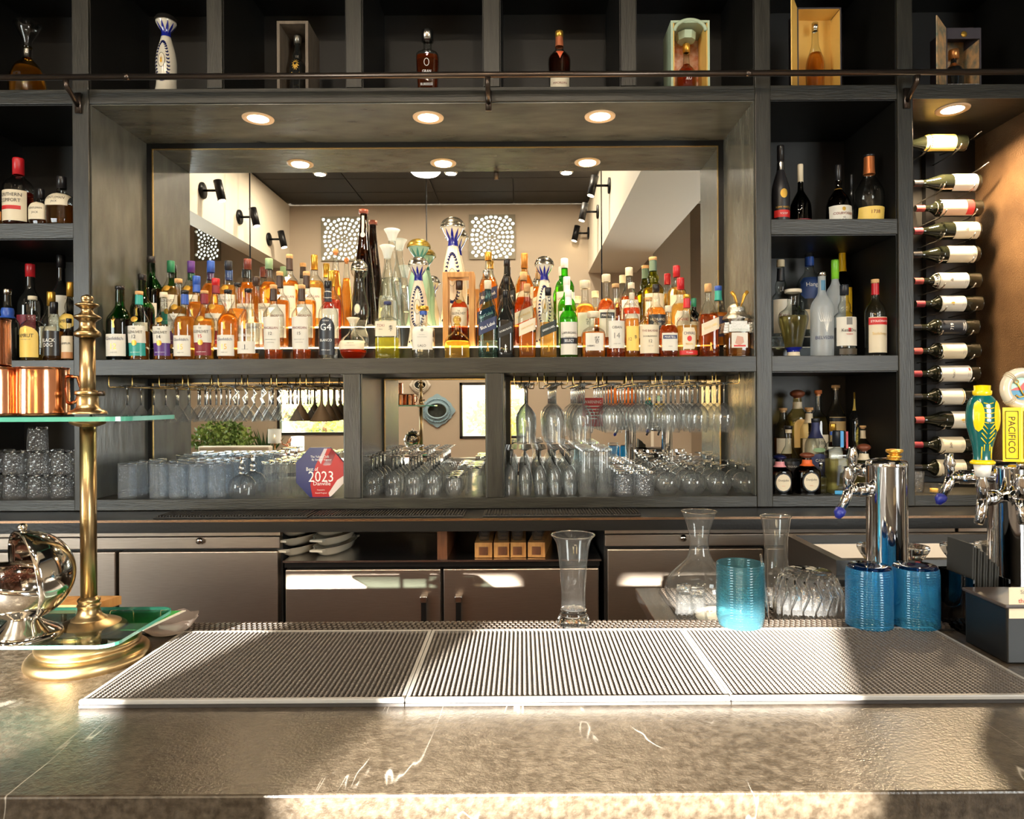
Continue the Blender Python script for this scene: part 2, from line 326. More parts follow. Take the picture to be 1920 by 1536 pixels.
# lattice screens: rings of pierced holes over a pane glowing in place of daylight
LATM = pm('white_lattice', c8(150, 142, 124), 0.6)
def lattice(k, a, b, z0, z1):
    W, H = b - a, z1 - z0; t = thing('lattice_screen', ['pierced square lattice screen glowing on rear wall, left of pendant cord', 'pierced square lattice screen glowing on rear wall, right of pendant cord', 'narrow pierced lattice screen glowing far left beside the bulkhead'][k], 'screen', (a + W / 2, YW, z0 + H / 2), 'backlit lattice screens')
    holes = []; s = min(W, H) / 2 if k < 2 else H / 2
    for rr, n, sz in ((0.13, 6, 0.05), (0.31, 9, 0.083), (0.50, 16, 0.08), (0.70, 21, 0.086), (0.90, 27, 0.088), (1.10, 33, 0.088), (1.30, 38, 0.088)):
        for q in range(n):
            an = 2 * pi * (q + 0.5 * (n % 4 == 2)) / n; x, z = rr * s * cos(an), rr * s * sin(an)
            if abs(x) < W / 2 - 0.03 and abs(z) < H / 2 - 0.03: holes.append((x, z, sz * s, an))
    bm = bmesh.new(); outer = [bm.verts.new((x, 0, z)) for x, z in ((-W / 2, -H / 2), (W / 2, -H / 2), (W / 2, H / 2), (-W / 2, H / 2))]
    ed = [bm.edges.new((outer[i], outer[(i + 1) % 4])) for i in range(4)]
    for x, z, r, an in holes:
        vv = [bm.verts.new((x + r * (1.02 * cos(u) * cos(an) - 0.98 * sin(u) * sin(an)), 0, z + r * (1.02 * cos(u) * sin(an) + 0.98 * sin(u) * cos(an)))) for u in [2 * pi * i / 7 for i in range(7)]]
        ed += [bm.edges.new((vv[i], vv[(i + 1) % 7])) for i in range(7)]
    bmesh.ops.triangle_fill(bm, use_beauty=True, use_dissolve=False, edges=ed)
    kill = []
    for f in bm.faces:
        c = f.calc_center_median()
        if any((c.x - x) ** 2 + (c.z - z) ** 2 < (0.6 * r) ** 2 for x, z, r, an in holes) and len({v.index for v in f.verts}) and all(any(((v.co.x - x) ** 2 + (v.co.z - z) ** 2) < (1.35 * r) ** 2 for v in f.verts) for x, z, r, an in holes if (c.x - x) ** 2 + (c.z - z) ** 2 < (0.6 * r) ** 2) and max((v.co - c).length for v in f.verts) < 1.9 * max(r for *_, r, _ in holes): kill.append(f)
    bmesh.ops.delete(bm, geom=kill, context='FACES_ONLY')
    ex = bmesh.ops.extrude_face_region(bm, geom=bm.faces[:]); bmesh.ops.translate(bm, verts=[v for v in ex['geom'] if isinstance(v, bmesh.types.BMVert)], vec=(0, 0.03, 0))
    me = bpy.data.meshes.new('pierced_panel'); bm.to_mesh(me); bm.free(); me.materials.append(LATM); link(bpy.data.objects.new('pierced_panel', me), t)
    mesh('glow_pane', [(-W / 2, -0.06, -H / 2), (W / 2, -0.06, -H / 2), (W / 2, -0.06, H / 2), (-W / 2, -0.06, H / 2)], [(0, 1, 2, 3)], glow('glow_for_daylight', (0.93, 1.0, 0.90), 2.2), t, False)  # the pane emits its own glow as a substitute for daylight
for k, L4 in enumerate(lat): lattice(k, *L4)
# wall spotlights
SPOTE = glow('warm_lamp_lens', (1.0, 0.78, 0.45), 18)
def spotlight(p, sx, lab):
    t = thing('wall_spotlight', lab, 'spotlight', p, 'black wall spotlights in the dining room')
    AX = Matrix(((0, 0, sx), (0, 1, 0), (-sx, 0, 0)))
    lathe('wall_plate', [(0.0, 0), (0.09, 0), (0.09, 0.02), (0.0, 0.02)], BLACKM, t, 20, ax=AX)
    MB().tube([(0, 0, 0), (sx * 0.19, 0, 0)], 0.014).obj('arm', BLACKM, t)
    MB().tube([(sx * 0.17, 0, 0.11), (sx * 0.22, 0, -0.11)], 0.045, 14).obj('lamp_head', BLACKM, t)
    MB().tube([(sx * 0.22, 0, -0.111), (sx * 0.222, 0, -0.118)], 0.038, 14).obj('lens', SPOTE, t)
for k, (x, y) in enumerate(((381, 354), (450, 404), (505, 446))):
    d = 3.5 * F / (CX - x); spotlight((-3.5, 2 * YM - d, EYE + (CY - y) * d / F), 1, ['black wall spotlight on left bulkhead, nearest the mirror edge', 'black wall spotlight on left bulkhead, crossed by the pendant cord', 'black wall spotlight on left bulkhead, nearest the rear wall'][k])
for k, (x, y) in enumerate(((1146, 349), (1124, 398), (1106, 438))):
    d = 1.02 * F / (x - CX) ; spotlight((1.02, 2 * YM - d, EYE + (CY - y) * d / F), -1, ['black wall spotlight on right bulkhead, highest of the three', 'black wall spotlight on right bulkhead, middle of the three', 'black wall spotlight on right bulkhead, lowest of the three'][k])
# pendants
for k, (x, yw) in enumerate(((470, -1.6), (801, -2.4), (1129, -1.4))):
    p = V(x, 640, yw); t = thing('pendant_lamp', ['pendant lamp on a long black cord before the left bulkhead', 'pendant lamp on a long black cord between the lattice screens', 'pendant lamp on a long black cord by the right spotlights'][k], 'pendant lamp', (p.x, yw, 2.25), 'pendant lamps on black cords')
    MB().tube([(0, 0, 0.16), (0, 0, CEIL - 2.25)], 0.008, 6).obj('cord', BLACKM, t)
    lathe('lamp_shade', [(0.02, 0.18), (0.03, 0.15), (0.11, 0.06), (0.14, 0.0)], pm('black_shade', (0.02, 0.02, 0.02), 0.4), t)
    lathe('bulb', [(0.0, -0.0), (0.03, 0.02), (0.035, 0.05), (0.015, 0.09), (0, 0.1)], glow('warm_bulb', (1, 0.7, 0.35), 20), t, 14)
pc = V(798, 343, -2.0); t = thing('ceiling_lamp', 'round white ceiling lamp on black tiles, seen in mirror', 'ceiling lamp', (pc.x, -2.0, CEIL - 0.06))
lathe('lamp_body', [(0.0, -0.03), (0.16, -0.03), (0.19, 0.0), (0.19, 0.05)], glow('white_lamp', (1, 0.92, 0.8), 6), t)
# added ceiling lights that brighten the dining room in the mirrors
for k, (x, y) in enumerate(((-2.6, -1.0), (-0.9, -0.9), (0.5, -1.0), (-2.6, -2.2), (-0.9, -2.2), (0.6, -2.2))):
    t = thing('added_ceiling_light', 'added room light in the black ceiling, %s of six' % ORD[k], 'downlight', (x, y, CEIL - 0.012), 'added room lights in the black ceiling')
    lathe('trim_ring', [(0.06, 0.004), (0.085, -0.004), (0.09, 0.006)], WHITE, t, 20)
    d = bpy.data.lights.new('downlight_beam', 'AREA'); d.shape = 'DISK'; d.size = 0.13; d.energy = 38; d.color = (1.0, 0.84, 0.64)
    o = bpy.data.objects.new('downlight_beam', d); link(o, t); o.location = (0, 0, -0.01)
# alarm horn on the stub wall
ph = V(1222, 421, -2.39); t = thing('alarm_horn', 'cream bell-shaped alarm horn on the pale wall corner', 'alarm', ph)
AXY = Matrix(((-0.94, 0, -0.34), (0, 1, 0), (0.34, 0, -0.94))) @ Matrix(((0, 0, 1), (0, 1, 0), (-1, 0, 0)))
lathe('base', [(0, 0), (0.13, 0), (0.13, 0.06), (0.0, 0.06)], CREAMW, t, 24, ax=AXY)
lathe('bell', catmull([(0.125, 0.06), (0.12, 0.09), (0.09, 0.13), (0.06, 0.17), (0.035, 0.2), (0.0, 0.215)]), CREAMW, t, 24, ax=AXY)
# --- things low in the room
def leaves(name, n, R, leaf, mat, parent, zs=1.0, seed=1, up=0.3):
    rnd = random.Random(seed); m = MB()
    for i in range(n):
        while True:
            p = Vector((rnd.uniform(-1, 1), rnd.uniform(-1, 1), rnd.uniform(-1, 1)))
            if 0.25 < p.length < 1: break
        c = Vector((p.x * R, p.y * R, p.z * R * zs)); d = Vector((rnd.uniform(-1, 1), rnd.uniform(-1, 1), rnd.uniform(-0.6, 1) + up)).normalized(); s = d.cross(Vector((rnd.uniform(-1, 1), rnd.uniform(-1, 1), 0.3))).normalized(); l = leaf * rnd.uniform(0.6, 1.3)
        m.add([c, c + d * l * 0.5 + s * l * 0.28, c + d * l, c + d * l * 0.5 - s * l * 0.28], [(0, 1, 2, 3)])
    o = m.obj(name, mat, parent, False); o['kind'] = 'stuff'; return o
LEAF = pm('green_leaf', c8(86, 118, 52), 0.5, var=(c8(140, 160, 74), 6, (1, 1, 1))); LEAFD = pm('dark_leaf', c8(52, 84, 46), 0.5, var=(c8(80, 112, 58), 6, (1, 1, 1)))
p = V(432, 822, -2.75); t = thing('potted_tree', 'leafy green potted tree beside pale booth, seen in left niche mirror', 'potted tree', (p.x - 0.1, -2.75, 0))
leaves('foliage', 1500, 0.40, 0.07, LEAF, t, 0.7, 3).location = (0, 0, 0.98)
MB().tube([(0, 0, 0.35), (0.03, 0, 0.7), (0, 0, 0.95)], 0.03).obj('trunk', WALNUT, t); lathe('pot', [(0, 0), (0.16, 0), (0.21, 0.36), (0.18, 0.36)], CREAMW, t)
p = V(496, 822, -3.3); t = thing('potted_palm', 'spiky palm with upright blades, seen in left niche mirror', 'potted plant', (p.x, -3.3, 0))
m = MB(); rr = random.Random(5)
for i in range(46):
    a = rr.uniform(0, 2 * pi); s = rr.uniform(0.05, 0.3); h = rr.uniform(0.35, 0.62); d = Vector((cos(a) * s, sin(a) * s, h)); w = Vector((-sin(a), cos(a), 0)) * 0.016; b = Vector((0, 0, 0.62))
    m.add([b - w, b + w, b + d * 0.6 + w, b + d + Vector((0, 0, -0.05)), b + d * 0.6 - w], [(0, 1, 2, 3, 4)])
m.obj('blades', LEAFD, t, False)['kind'] = 'stuff'; lathe('pot', [(0, 0), (0.14, 0), (0.18, 0.62), (0.16, 0.62)], CREAMW, t)
p0, p1 = V(376, 858, -1.85), V(508, 836, -1.85); t = thing('booth_seat', 'cream upholstered booth back, seen in left niche mirror', 'booth', ((p0.x + p1.x) / 2, -1.85, 0)); w = (p1.x - p0.x) / 2
box('backrest', -w, w, -0.08, 0.08, 0.3, p1.z, CREAMW, t, 0.02, False); box('back_inset', -w + 0.12, w - 0.12, 0.07, 0.095, 0.4, p1.z - 0.07, paint(226, 214, 190, 0.6), t, 0.008, False); box('seat', -w, w, -0.42, -0.081, 0.0, 0.42, CREAMW, t, 0.03, False)
p = V(530, 850, -2.3); t = thing('console_table', 'dark console table holding candle lanterns, seen in mirror', 'table', (p.x + 0.22, -2.45, 0))
box('table_top', -0.45, 0.45, -0.14, 0.16, 0.78, 0.82, WALNUT, t, 0.005, False)
for sx in (-0.4, 0.4):
    for sy in (-0.10, 0.12): box('leg', sx - 0.03, sx + 0.03, sy - 0.03, sy + 0.03, 0, 0.78, WALNUT, t, 0, False)
FL = glow('candle_flame', (1, 0.62, 0.2), 25)
for k, x in enumerate((515, 558)):
    p = V(x, 830, -2.42); t = thing('candle_lantern', ['taller glass candle lantern near the palm, seen in mirror', 'lower glass candle lantern beside the antlers, seen in mirror'][k], 'lantern', (p.x, -2.42, 0.8205), 'candle lanterns'); h = 0.14 if k == 0 else 0.04
    lathe('stand', [(0.0, 0.0), (0.06, 0.0), (0.055, 0.012), (0.012, 0.02), (0.012, h), (0.06, h + 0.012), (0.0, h + 0.012)], BRASS, t, 16)
    lathe('glass_cylinder', [(0.085, h + 0.012), (0.085, h + 0.20)], FROST, t, 20); lathe('candle', [(0, h + 0.012), (0.03, h + 0.012), (0.03, h + 0.09), (0, h + 0.09)], CREAM, t, 14); lathe('flame', [(0, h + 0.09), (0.008, h + 0.105), (0, h + 0.13)], FL, t, 8)
p = V(538, 840, -2.36); t = thing('antler_ornament', 'branching copper antler ornament between candle lanterns', 'ornament', (p.x, -2.36, 0.8205)); m = MB().tube([(0, 0, 0), (0.03, 0, 0.08), (0.0, 0, 0.15), (0.04, 0, 0.22)], [0.02, 0.014, 0.011, 0.004])
for z, dx in ((0.07, 0.08), (0.12, -0.08), (0.16, 0.07)): m.tube([(0.01, 0, z), (dx * 0.7, 0, z + 0.02), (dx, 0, z + 0.08)], [0.011, 0.009, 0.004])
m.obj('antlers', COPPER, t)
# wall mirrors with carved frames
def ornate(p, r, matf, lab):
    t = thing('wall_mirror', lab, 'mirror', p); m = MB()
    rim = [(r * 0.66 * cos(2 * pi * i / 40), 0, r * 0.5 * sin(2 * pi * i / 40)) for i in range(41)]; m.tube([(x, 0.02, z) for x, y, z in rim], r * 0.06, 8, False)
    n = 48; vin = []; vo = []
    for i in range(n):
        a = 2 * pi * i / n; k = 1 + 0.16 * abs(cos(2 * a)) ** 6 + 0.03 * cos(12 * a); vin.append((r * 0.62 * cos(a), 0.015, r * 0.47 * sin(a))); vo.append((r * k * cos(a), 0.0, r * 0.92 * k * sin(a)))
    m.add(vin + vo, [(i, (i + 1) % n, n + (i + 1) % n, n + i) for i in range(n)])
    for i in range(n):
        a = 2 * pi * i / n; m.lathe([(0, 0.03), (r * 0.045, 0.018), (r * 0.06, 0.0)], 6, (r * 0.84 * cos(a), 0.0, r * 0.74 * sin(a)), ax=Matrix(((1, 0, 0), (0, 0, 1), (0, -1, 0))))
    m.obj('carved_frame', matf, t, False); mesh('mirror_glass', [(x, 0.012, z) for x, y, z in rim[:-1]], [tuple(range(40))], pm('old_mirror', (0.5, 0.48, 0.4), 0.05, 1.0), t, False)
ornate(V(820, 770) + Vector((0, 0.02, 0)), 29 * DV / F, paint(150, 180, 196, 0.5), 'oval mirror in carved pale blue frame on rear wall')
ornate(V(788, 722) + Vector((0, 0.02, 0)), 17 * DV / F, paint(232, 226, 214, 0.5), 'mirror in carved white frame above the blue one')
for k, (x, y) in enumerate(((1148, 745), (1178, 745))):
    p = V(x, y); t = thing('wall_plate', ['orange oval wall plate on rear wall, left one', 'orange oval wall plate on rear wall, right one'][k], 'plate', p + Vector((0, 0.02, 0)))
    lathe('plate_dish', [(0, 0), (0.07, 0.0), (0.11, 0.03), (0.108, 0.035), (0.0, 0.01)], paint(226, 120, 40, 0.4), t, 20, ax=Matrix(((1, 0, 0), (0, 0, 1), (0, -1.4, 0))))
# outside
tag(box('ground', -16, 14, -22, -3.8, -0.12, -0.02, pm('paving', c8(150, 145, 138), 0.8, var=(c8(170, 165, 156), 4, (1, 1, 1)))), kind='structure')
for k, (x, y, z, r, lab) in enumerate(((-0.4, -5.6, 1.25, 0.55, 'leafy bush outside the middle window'), (-3.6, -5.9, 1.5, 0.6, 'tall leafy bush outside the lettered window, left'), (-2.2, -6.3, 1.3, 0.5, 'low leafy bush outside the lettered window, right'), (0.5, -6.6, 1.2, 0.6, 'round bush further outside the middle window'))):
    t = thing('garden_bush', lab, 'bush', (x, y, 0), 'bushes outside the windows'); leaves('foliage', 700, r, 0.13, pm('sunlit_leaf', c8(150, 180, 84), 0.5, var=(c8(196, 204, 104), 5, (1, 1, 1))), t, 0.75, 20 + k).location = (0, 0, min(z, 1.18)); MB().tube([(0, 0, 0), (0, 0, z)], 0.05).obj('trunk', WALNUT, t)
tag(box('garden_wall', -8, 8, -9.2, -9.0, 0, 1.1, paint(120, 140, 150, 0.7)), 'low blue-grey garden wall beyond the bushes', 'wall', kind='thing')
# ================================================================== the back bar
zT0, zT1 = PZ(790, 190, Y0), PZ(790, 163, Y0); zS1, zS0 = PZ(800, 671, Y0), PZ(800, 700.5, Y0); zB = PZ(800, 934, Y0)
zL1, zL0 = PZ(70, 418, Y0), PZ(70, 447, Y0); zR1, zR0 = PZ(1565, 410, Y0), PZ(1565, 439, Y0)
ZC = 3.42; ZCT = 1.045; YCF = 2.726
xP = [(PX(a, 560, Y0), PX(b, 560, Y0)) for a, b in ((137, 168), (1418, 1447), (1685, 1714))]
xU = [(PX(a, 80, Y0), PX(b, 80, Y0)) for a, b in ((387, 416), (648, 678), (906, 937), (1164, 1193))]
xN = [(PX(a, 820, Y0), PX(b, 820, Y0)) for a, b in ((645, 676), (912, 943))]
XLO, XRO = xP[0][0] - 0.56, 2.25
cab = thing('back_bar_shelving', 'dark stained back bar shelving with open bays and niches', 'shelving', (0, Y0, ZCT))
for a, b in xP: box('post', a, b, Y0, YB, ZCT + 0.002, ZC, WOOD, cab, 0.003)
box('side_panel', XLO - 0.06, XLO, Y0, YB, ZCT + 0.002, ZC, WOOD, cab, 0.003); box('side_panel', XRO, XRO + 0.06, Y0, YB, ZCT + 0.002, ZC, pm('bronze_textured_wall', c8(78, 58, 40), 0.35, 0.25, var=(c8(112, 86, 60), 5, (1, 1, 1)), bump=(160, 0.8, (1, 1, 1))), cab)
for a, b in xU: box('divider', a, b, Y0, YB, zT1, ZC, WOOD, cab, 0.003)
for a, b in xN: box('divider', a, b, Y0, YB, zB, zS0, WOOD, cab, 0.003)
for (a, b) in ((XLO, xP[0][0]), (xP[0][1], xP[1][0]), (xP[1][1], xP[2][0]), (xP[2][1], XRO)):
    box('top_beam', a, b, Y0 + 0.004, YB, zT0, zT1, WOODH, cab, 0.002); box('base_board', a, b, Y0 + 0.004, YB, ZCT + 0.002, zB, WOODH, cab, 0.002)
box('shelf_board', xP[0][1], xP[1][0], Y0 + 0.003, YB, zS0, zS1, WOODH, cab, 0.002)
box('shelf_board', XLO, xP[0][0], Y0 + 0.005, YB, zL0, zL1, WOODH, cab, 0.002); box('shelf_board', XLO, xP[0][0], Y0 + 0.005, YB, zS0, zS1, WOODH, cab, 0.002)
box('shelf_board', xP[1][1], xP[2][0], Y0 + 0.005, YB, zR0, zR1, WOODH, cab, 0.002); box('shelf_board', xP[1][1], xP[2][0], Y0 + 0.005, YB, zS0, zS1, WOODH, cab, 0.002)
box('top_board', XLO - 0.06, XRO + 0.06, Y0, YB, ZC, ZC + 0.07, WOODH, cab)
box('back_panel', XLO, XRO, YB, YB + 0.02, ZCT, ZC, PANEL, cab)
# satin linings of the centre alcove
G = 0.005
box('soffit_panel', xP[0][1], xP[1][0], Y0 + 0.012, YM - 0.004, zT0 - G, zT0 - 0.0004, SOFFIT, cab)
box('lining_panel', xP[0][1] + 0.0004, xP[0][1] + G, Y0 + 0.012, YM - 0.004, zS1 + 0.001, zT0 - G - 0.001, SOFFIT, cab); box('lining_panel', xP[1][0] - G, xP[1][0] - 0.0004, Y0 + 0.012, YM - 0.004, zS1 + 0.001, zT0 - G - 0.001, SOFFIT, cab)
for a in (xP[0][1], xN[0][1], xN[1][1]): box('lining_panel', a + 0.0004, a + G, Y0 + 0.012, YM - 0.004, zB + 0.001, zS0 - 0.001, SOFFIT, cab)
for b in (xN[0][0], xN[1][0], xP[1][0]): box('lining_panel', b - G, b - 0.0004, Y0 + 0.012, YM - 0.004, zB + 0.001, zS0 - 0.001, SOFFIT, cab)
def wall_mirror(lab, a, b, z0, z1, fr):
    t = thing('back_bar_mirror', lab, 'mirror', ((a + b) / 2, YM, z0), 'mirrors lining the back bar')
    mesh('mirror_glass', [(a, YM, z0), (b, YM, z0), (b, YM, z1), (a, YM, z1)], [(0, 1, 2, 3)], MIRROR, t, False, True)
    for q in ((a, a + fr, z0, z1), (b - fr, b, z0, z1), (a + fr, b - fr, z1 - fr, z1)): box('frame_strip', q[0], q[1], YM - 0.003, YM - 0.0005, q[2], q[3], BLACKP, t)
    g = 0.004
    for q in ((a + fr, a + fr + g, z0, z1 - fr), (b - fr - g, b - fr, z0, z1 - fr), (a + fr + g, b - fr - g, z1 - fr - g, z1 - fr)): box('gilt_bead', q[0], q[1], YM - 0.005, YM - 0.0005, q[2], q[3], GOLDW, t)
wall_mirror('large mirror filling the back of the lit bottle alcove', xP[0][1] + G, xP[1][0] - G, zS1, zT0 - G, 0.026)
wall_mirror('mirror behind the hanging martini glasses, left niche', xP[0][1] + G, xN[0][0] - G, zB, zS0, 0.020)
wall_mirror('narrow mirror at the back of the middle glass niche', xN[0][1] + G, xN[1][0] - G, zB, zS0, 0.008)
wall_mirror('mirror behind the hanging wine glasses, right niche', xN[1][1] + G, xP[1][0] - G, zB, zS0, 0.020)
def bay_shade_lining(a, b, z0, z1):  # black sheets added over the wood so the bays look deeply shaded
    box('lining_panel', a + .0004, a + .004, Y0 + .012, YB - .001, z0 + .0005, z1 - .0005, PANEL, cab); box('lining_panel', b - .004, b - .0004, Y0 + .012, YB - .001, z0 + .0005, z1 - .0005, PANEL, cab); box('lining_panel', a + .0045, b - .0045, Y0 + .012, YB - .001, z1 - .004, z1 - .0004, PANEL, cab)
tops = [XLO, *[q for u in (xP[0], *xU, xP[1], xP[2]) for q in u], XRO]
for i in range(0, len(tops), 2): bay_shade_lining(tops[i], tops[i + 1], zT1, ZC)
for a, b, zz_ in ((XLO, xP[0][0], (zB, zS0, zS1, zL0, zL1, zT0)), (xP[1][1], xP[2][0], (zB, zS0, zS1, zR0, zR1, zT0))):
    for i in (0, 2, 4): bay_shade_lining(a, b, zz_[i], zz_[i + 1])
# warning notice on the right niche mirror
p0, p1 = P(1092, 800, YM), P(1130, 746, YM); t = thing('warning_notice', 'red warning notice with white lettering stuck on niche mirror', 'sign', ((p0.x + p1.x) / 2, YM - 0.004, p0.z))
box('notice_card', p0.x, p1.x, YM - 0.006, YM - 0.002, p0.z, p1.z, paint(176, 30, 26, 0.4), t); cxn = (p0.x + p1.x) / 2
flat_text('lettering', 'WARNING', 0.019, 0.086, PAPER, t, (cxn, YM - 0.0066, p1.z - 0.02))
for i in range(5):
    w = (0.07, 0.074, 0.06, 0.066, 0.04)[i]; box('text_line', cxn - w / 2, cxn + w / 2, YM - 0.0068, YM - 0.0061, p1.z - 0.044 - i * 0.015, p1.z - 0.039 - i * 0.015, PAPER, t)
# downlights
LENS = glow('downlight_lens', (1.0, 0.82, 0.52), 14)
def downlight(x, y, zc, lab, power):
    Y = (zc - EYE) * F / (CY - y - (x - CX) * TH); p = P(x, y, Y)
    t = thing('shelf_downlight', lab, 'downlight', (p.x, Y, zc), 'recessed downlights of the back bar')
    lathe('trim_ring', [(0.044, -0.002), (0.060, -0.007), (0.068, -0.004), (0.069, 0.0)], pm('warm_white_trim', c8(225, 190, 150), 0.5), t, 32)
    lathe('lens', [(0.0, -0.003), (0.046, -0.003)], LENS, t, 24)
    d = bpy.data.lights.new('downlight_beam', 'AREA'); d.shape = 'DISK'; d.size = 0.085; d.energy = power; d.color = (1.0, 0.74, 0.44); d.spread = radians(150)
    o = bpy.data.objects.new('downlight_beam', d); link(o, t); o.location = (0, 0, -0.009)
for k, (x, y) in enumerate(((484, 222), (803, 220), (1125, 218))): downlight(x, y, zT0 - G, 'round warm downlight in alcove soffit, %s' % ['leftmost of three', 'middle of three', 'rightmost of three'][k], 9)
downlight(1786, 205, zT0, 'round warm downlight above the wine rack', 46)
# ladder rail
YR = Y0 - 0.085; ra, rb = P(-60, 146, YR), P(1990, 132, YR)
rail = thing('ladder_rail', 'bronze pipe rail running across the top shelf', 'rail', (0, YR, ra.z - 0.05))
MB().tube([(ra.x, YR, ra.z), (rb.x, YR, ra.z)], 0.0125, 14).obj('pipe', IRON, rail, True, True)
for x in (238, 1404): q = PX(x, 140, YR); MB().tube([(q - 0.012, YR, ra.z), (q + 0.012, YR, ra.z)], 0.0140, 14).obj('coupling', IRON, rail, True, True)
for x in (148, 916, 1699):
    q = PX(x, 150, Y0); m = MB(); m.tube([(q, YR, ra.z - 0.011), (q, YR + 0.004, ra.z - 0.035), (q, YR + 0.045, ra.z - 0.06), (q, Y0 - 0.004, ra.z - 0.085)], [0.012, 0.011, 0.010, 0.010], 8); m.box(q - 0.013, q + 0.013, Y0 - 0.010, Y0 - 0.001, ra.z - 0.115, ra.z - 0.03); m.obj('bracket', IRON, rail, True, True)
# ================================================================== back counter and coolers
bc = box('back_counter', -2.6, 2.9, YCF, YB, ZCT - 0.052, ZCT, pm('black_counter', (0.012, 0.011, 0.010), 0.3, bump=(90, 0.15, (1, 1, 1)))); tag(bc, 'long dark counter slab under the back bar shelving', 'counter')
el = box('counter_edge_strip', -2.6, 2.9, YCF - 0.004, YCF - 0.0002, ZCT - 0.010, ZCT - 0.001, pm('copper_edge', (0.55, 0.33, 0.2), 0.25, 1.0)); tag(el, 'thin copper strip along back counter front edge', 'strip')
for k, (xa, xb) in enumerate(((300, 584), (588, 872), (906, 1198))):
    a, b = PX(xa, 964, 2.8), PX(xb, 964, 2.8); t = thing('bar_runner', 'narrow black rubber bar runner on back counter, %s' % ['leftmost', 'middle one', 'rightmost'][k], 'mat', ((a + b) / 2, 2.82, ZCT), 'black bar runners on the back counter')
    box('runner_base', a, b, 2.745, 2.90, ZCT + 0.0003, ZCT + 0.006, RUBBER, t, 0.002); m = MB()
    for i in range(int((b - a) / 0.012)): m.box(a + 0.01 + i * 0.012, a + 0.016 + i * 0.012, 2.755, 2.89, ZCT + 0.006, ZCT + 0.011)
    m.obj('runner_ribs', RUBBER, t, False, True)['kind'] = 'stuff'
YK = 2.80; kick = 0.0
zk = lambda y: PZ(800, y, YK)
KX = lambda x: PX(x, 1060, YK)
def lock(parent, x, y): q = P(x, y, YK - 0.012); lathe('lock', [(0, -0.004), (0.012, -0.004), (0.014, 0.004)], CHROME, parent, 18, (q.x - parent.location.x, q.y - 0.008 - parent.location.y, q.z - parent.location.z), ax=Matrix(((1, 0, 0), (0, 0, 1), (0, -1, 0))))
ztop = ZCT - 0.0525
def cooler(xa, xb, doors, lab, rail_on=True, ytop=None, handles=()):
    a, b = KX(xa), KX(xb); zt = ztop if rail_on else zk(1053)
    t = thing('steel_cooler', lab, 'cooler', ((a + b) / 2, YK, 0.0), 'stainless under-counter coolers')
    box('body', a, b, YK + 0.03, YB, 0.0, zt, pm('cooler_body', (0.02, 0.02, 0.02), 0.4), t)
    if rail_on:
        box('top_rail', a, b, YK - 0.004, YK + 0.03, zk(1003), ztop, STEEL, t, 0.002); box('lock_rail', a, b, YK - 0.010, YK + 0.03, zk(1026), zk(1004.5), STEEL, t, 0.003)
    else: box('top_rail', a, b, YK - 0.002, YK + 0.03, zk(1063), zk(1053), pm('dark_gasket', (0.02, 0.019, 0.018), 0.3, 0.5), t)
    zd = zk(1031) if rail_on else zk(1066)
    for da, dbb in doors:
        d = box('door', KX(da), KX(dbb), YK - 0.014, YK + 0.028, 0.08, zd, STEEL, t, 0.004)
        for hx in handles:
            if da < hx < dbb:
                h = KX(hx); m = MB(); m.box(h - 0.010, h + 0.010, YK - 0.050, YK - 0.040, 0.3, zk(1122)); hb = m.obj('handle_bar', BLACKP, t, False, True)
                box('handle_cap', h - 0.014, h + 0.014, YK - 0.055, YK - 0.013, zk(1124), zk(1112), STEELB, t, 0.003)
    return t
c1 = cooler(-130, 526, ((-120, 220), (226, 523)), 'stainless cooler with two doors at left, behind brass stand'); lock(c1, 375, 1014)
c2 = cooler(534, 1124, ((537, 827), (832, 1122)), 'low stainless cooler with two handled doors under open shelf', False, handles=(797, 861))
c3 = cooler(1134, 1790, ((1138, 1429), (1436, 1786)), 'stainless cooler with lock rail behind the glass carafes'); lock(c3, 1281, 1009); lock(c3, 1582, 1008)
c4 = cooler(1796, 2110, ((1800, 2100),), 'stainless cooler at far right behind beer towers')
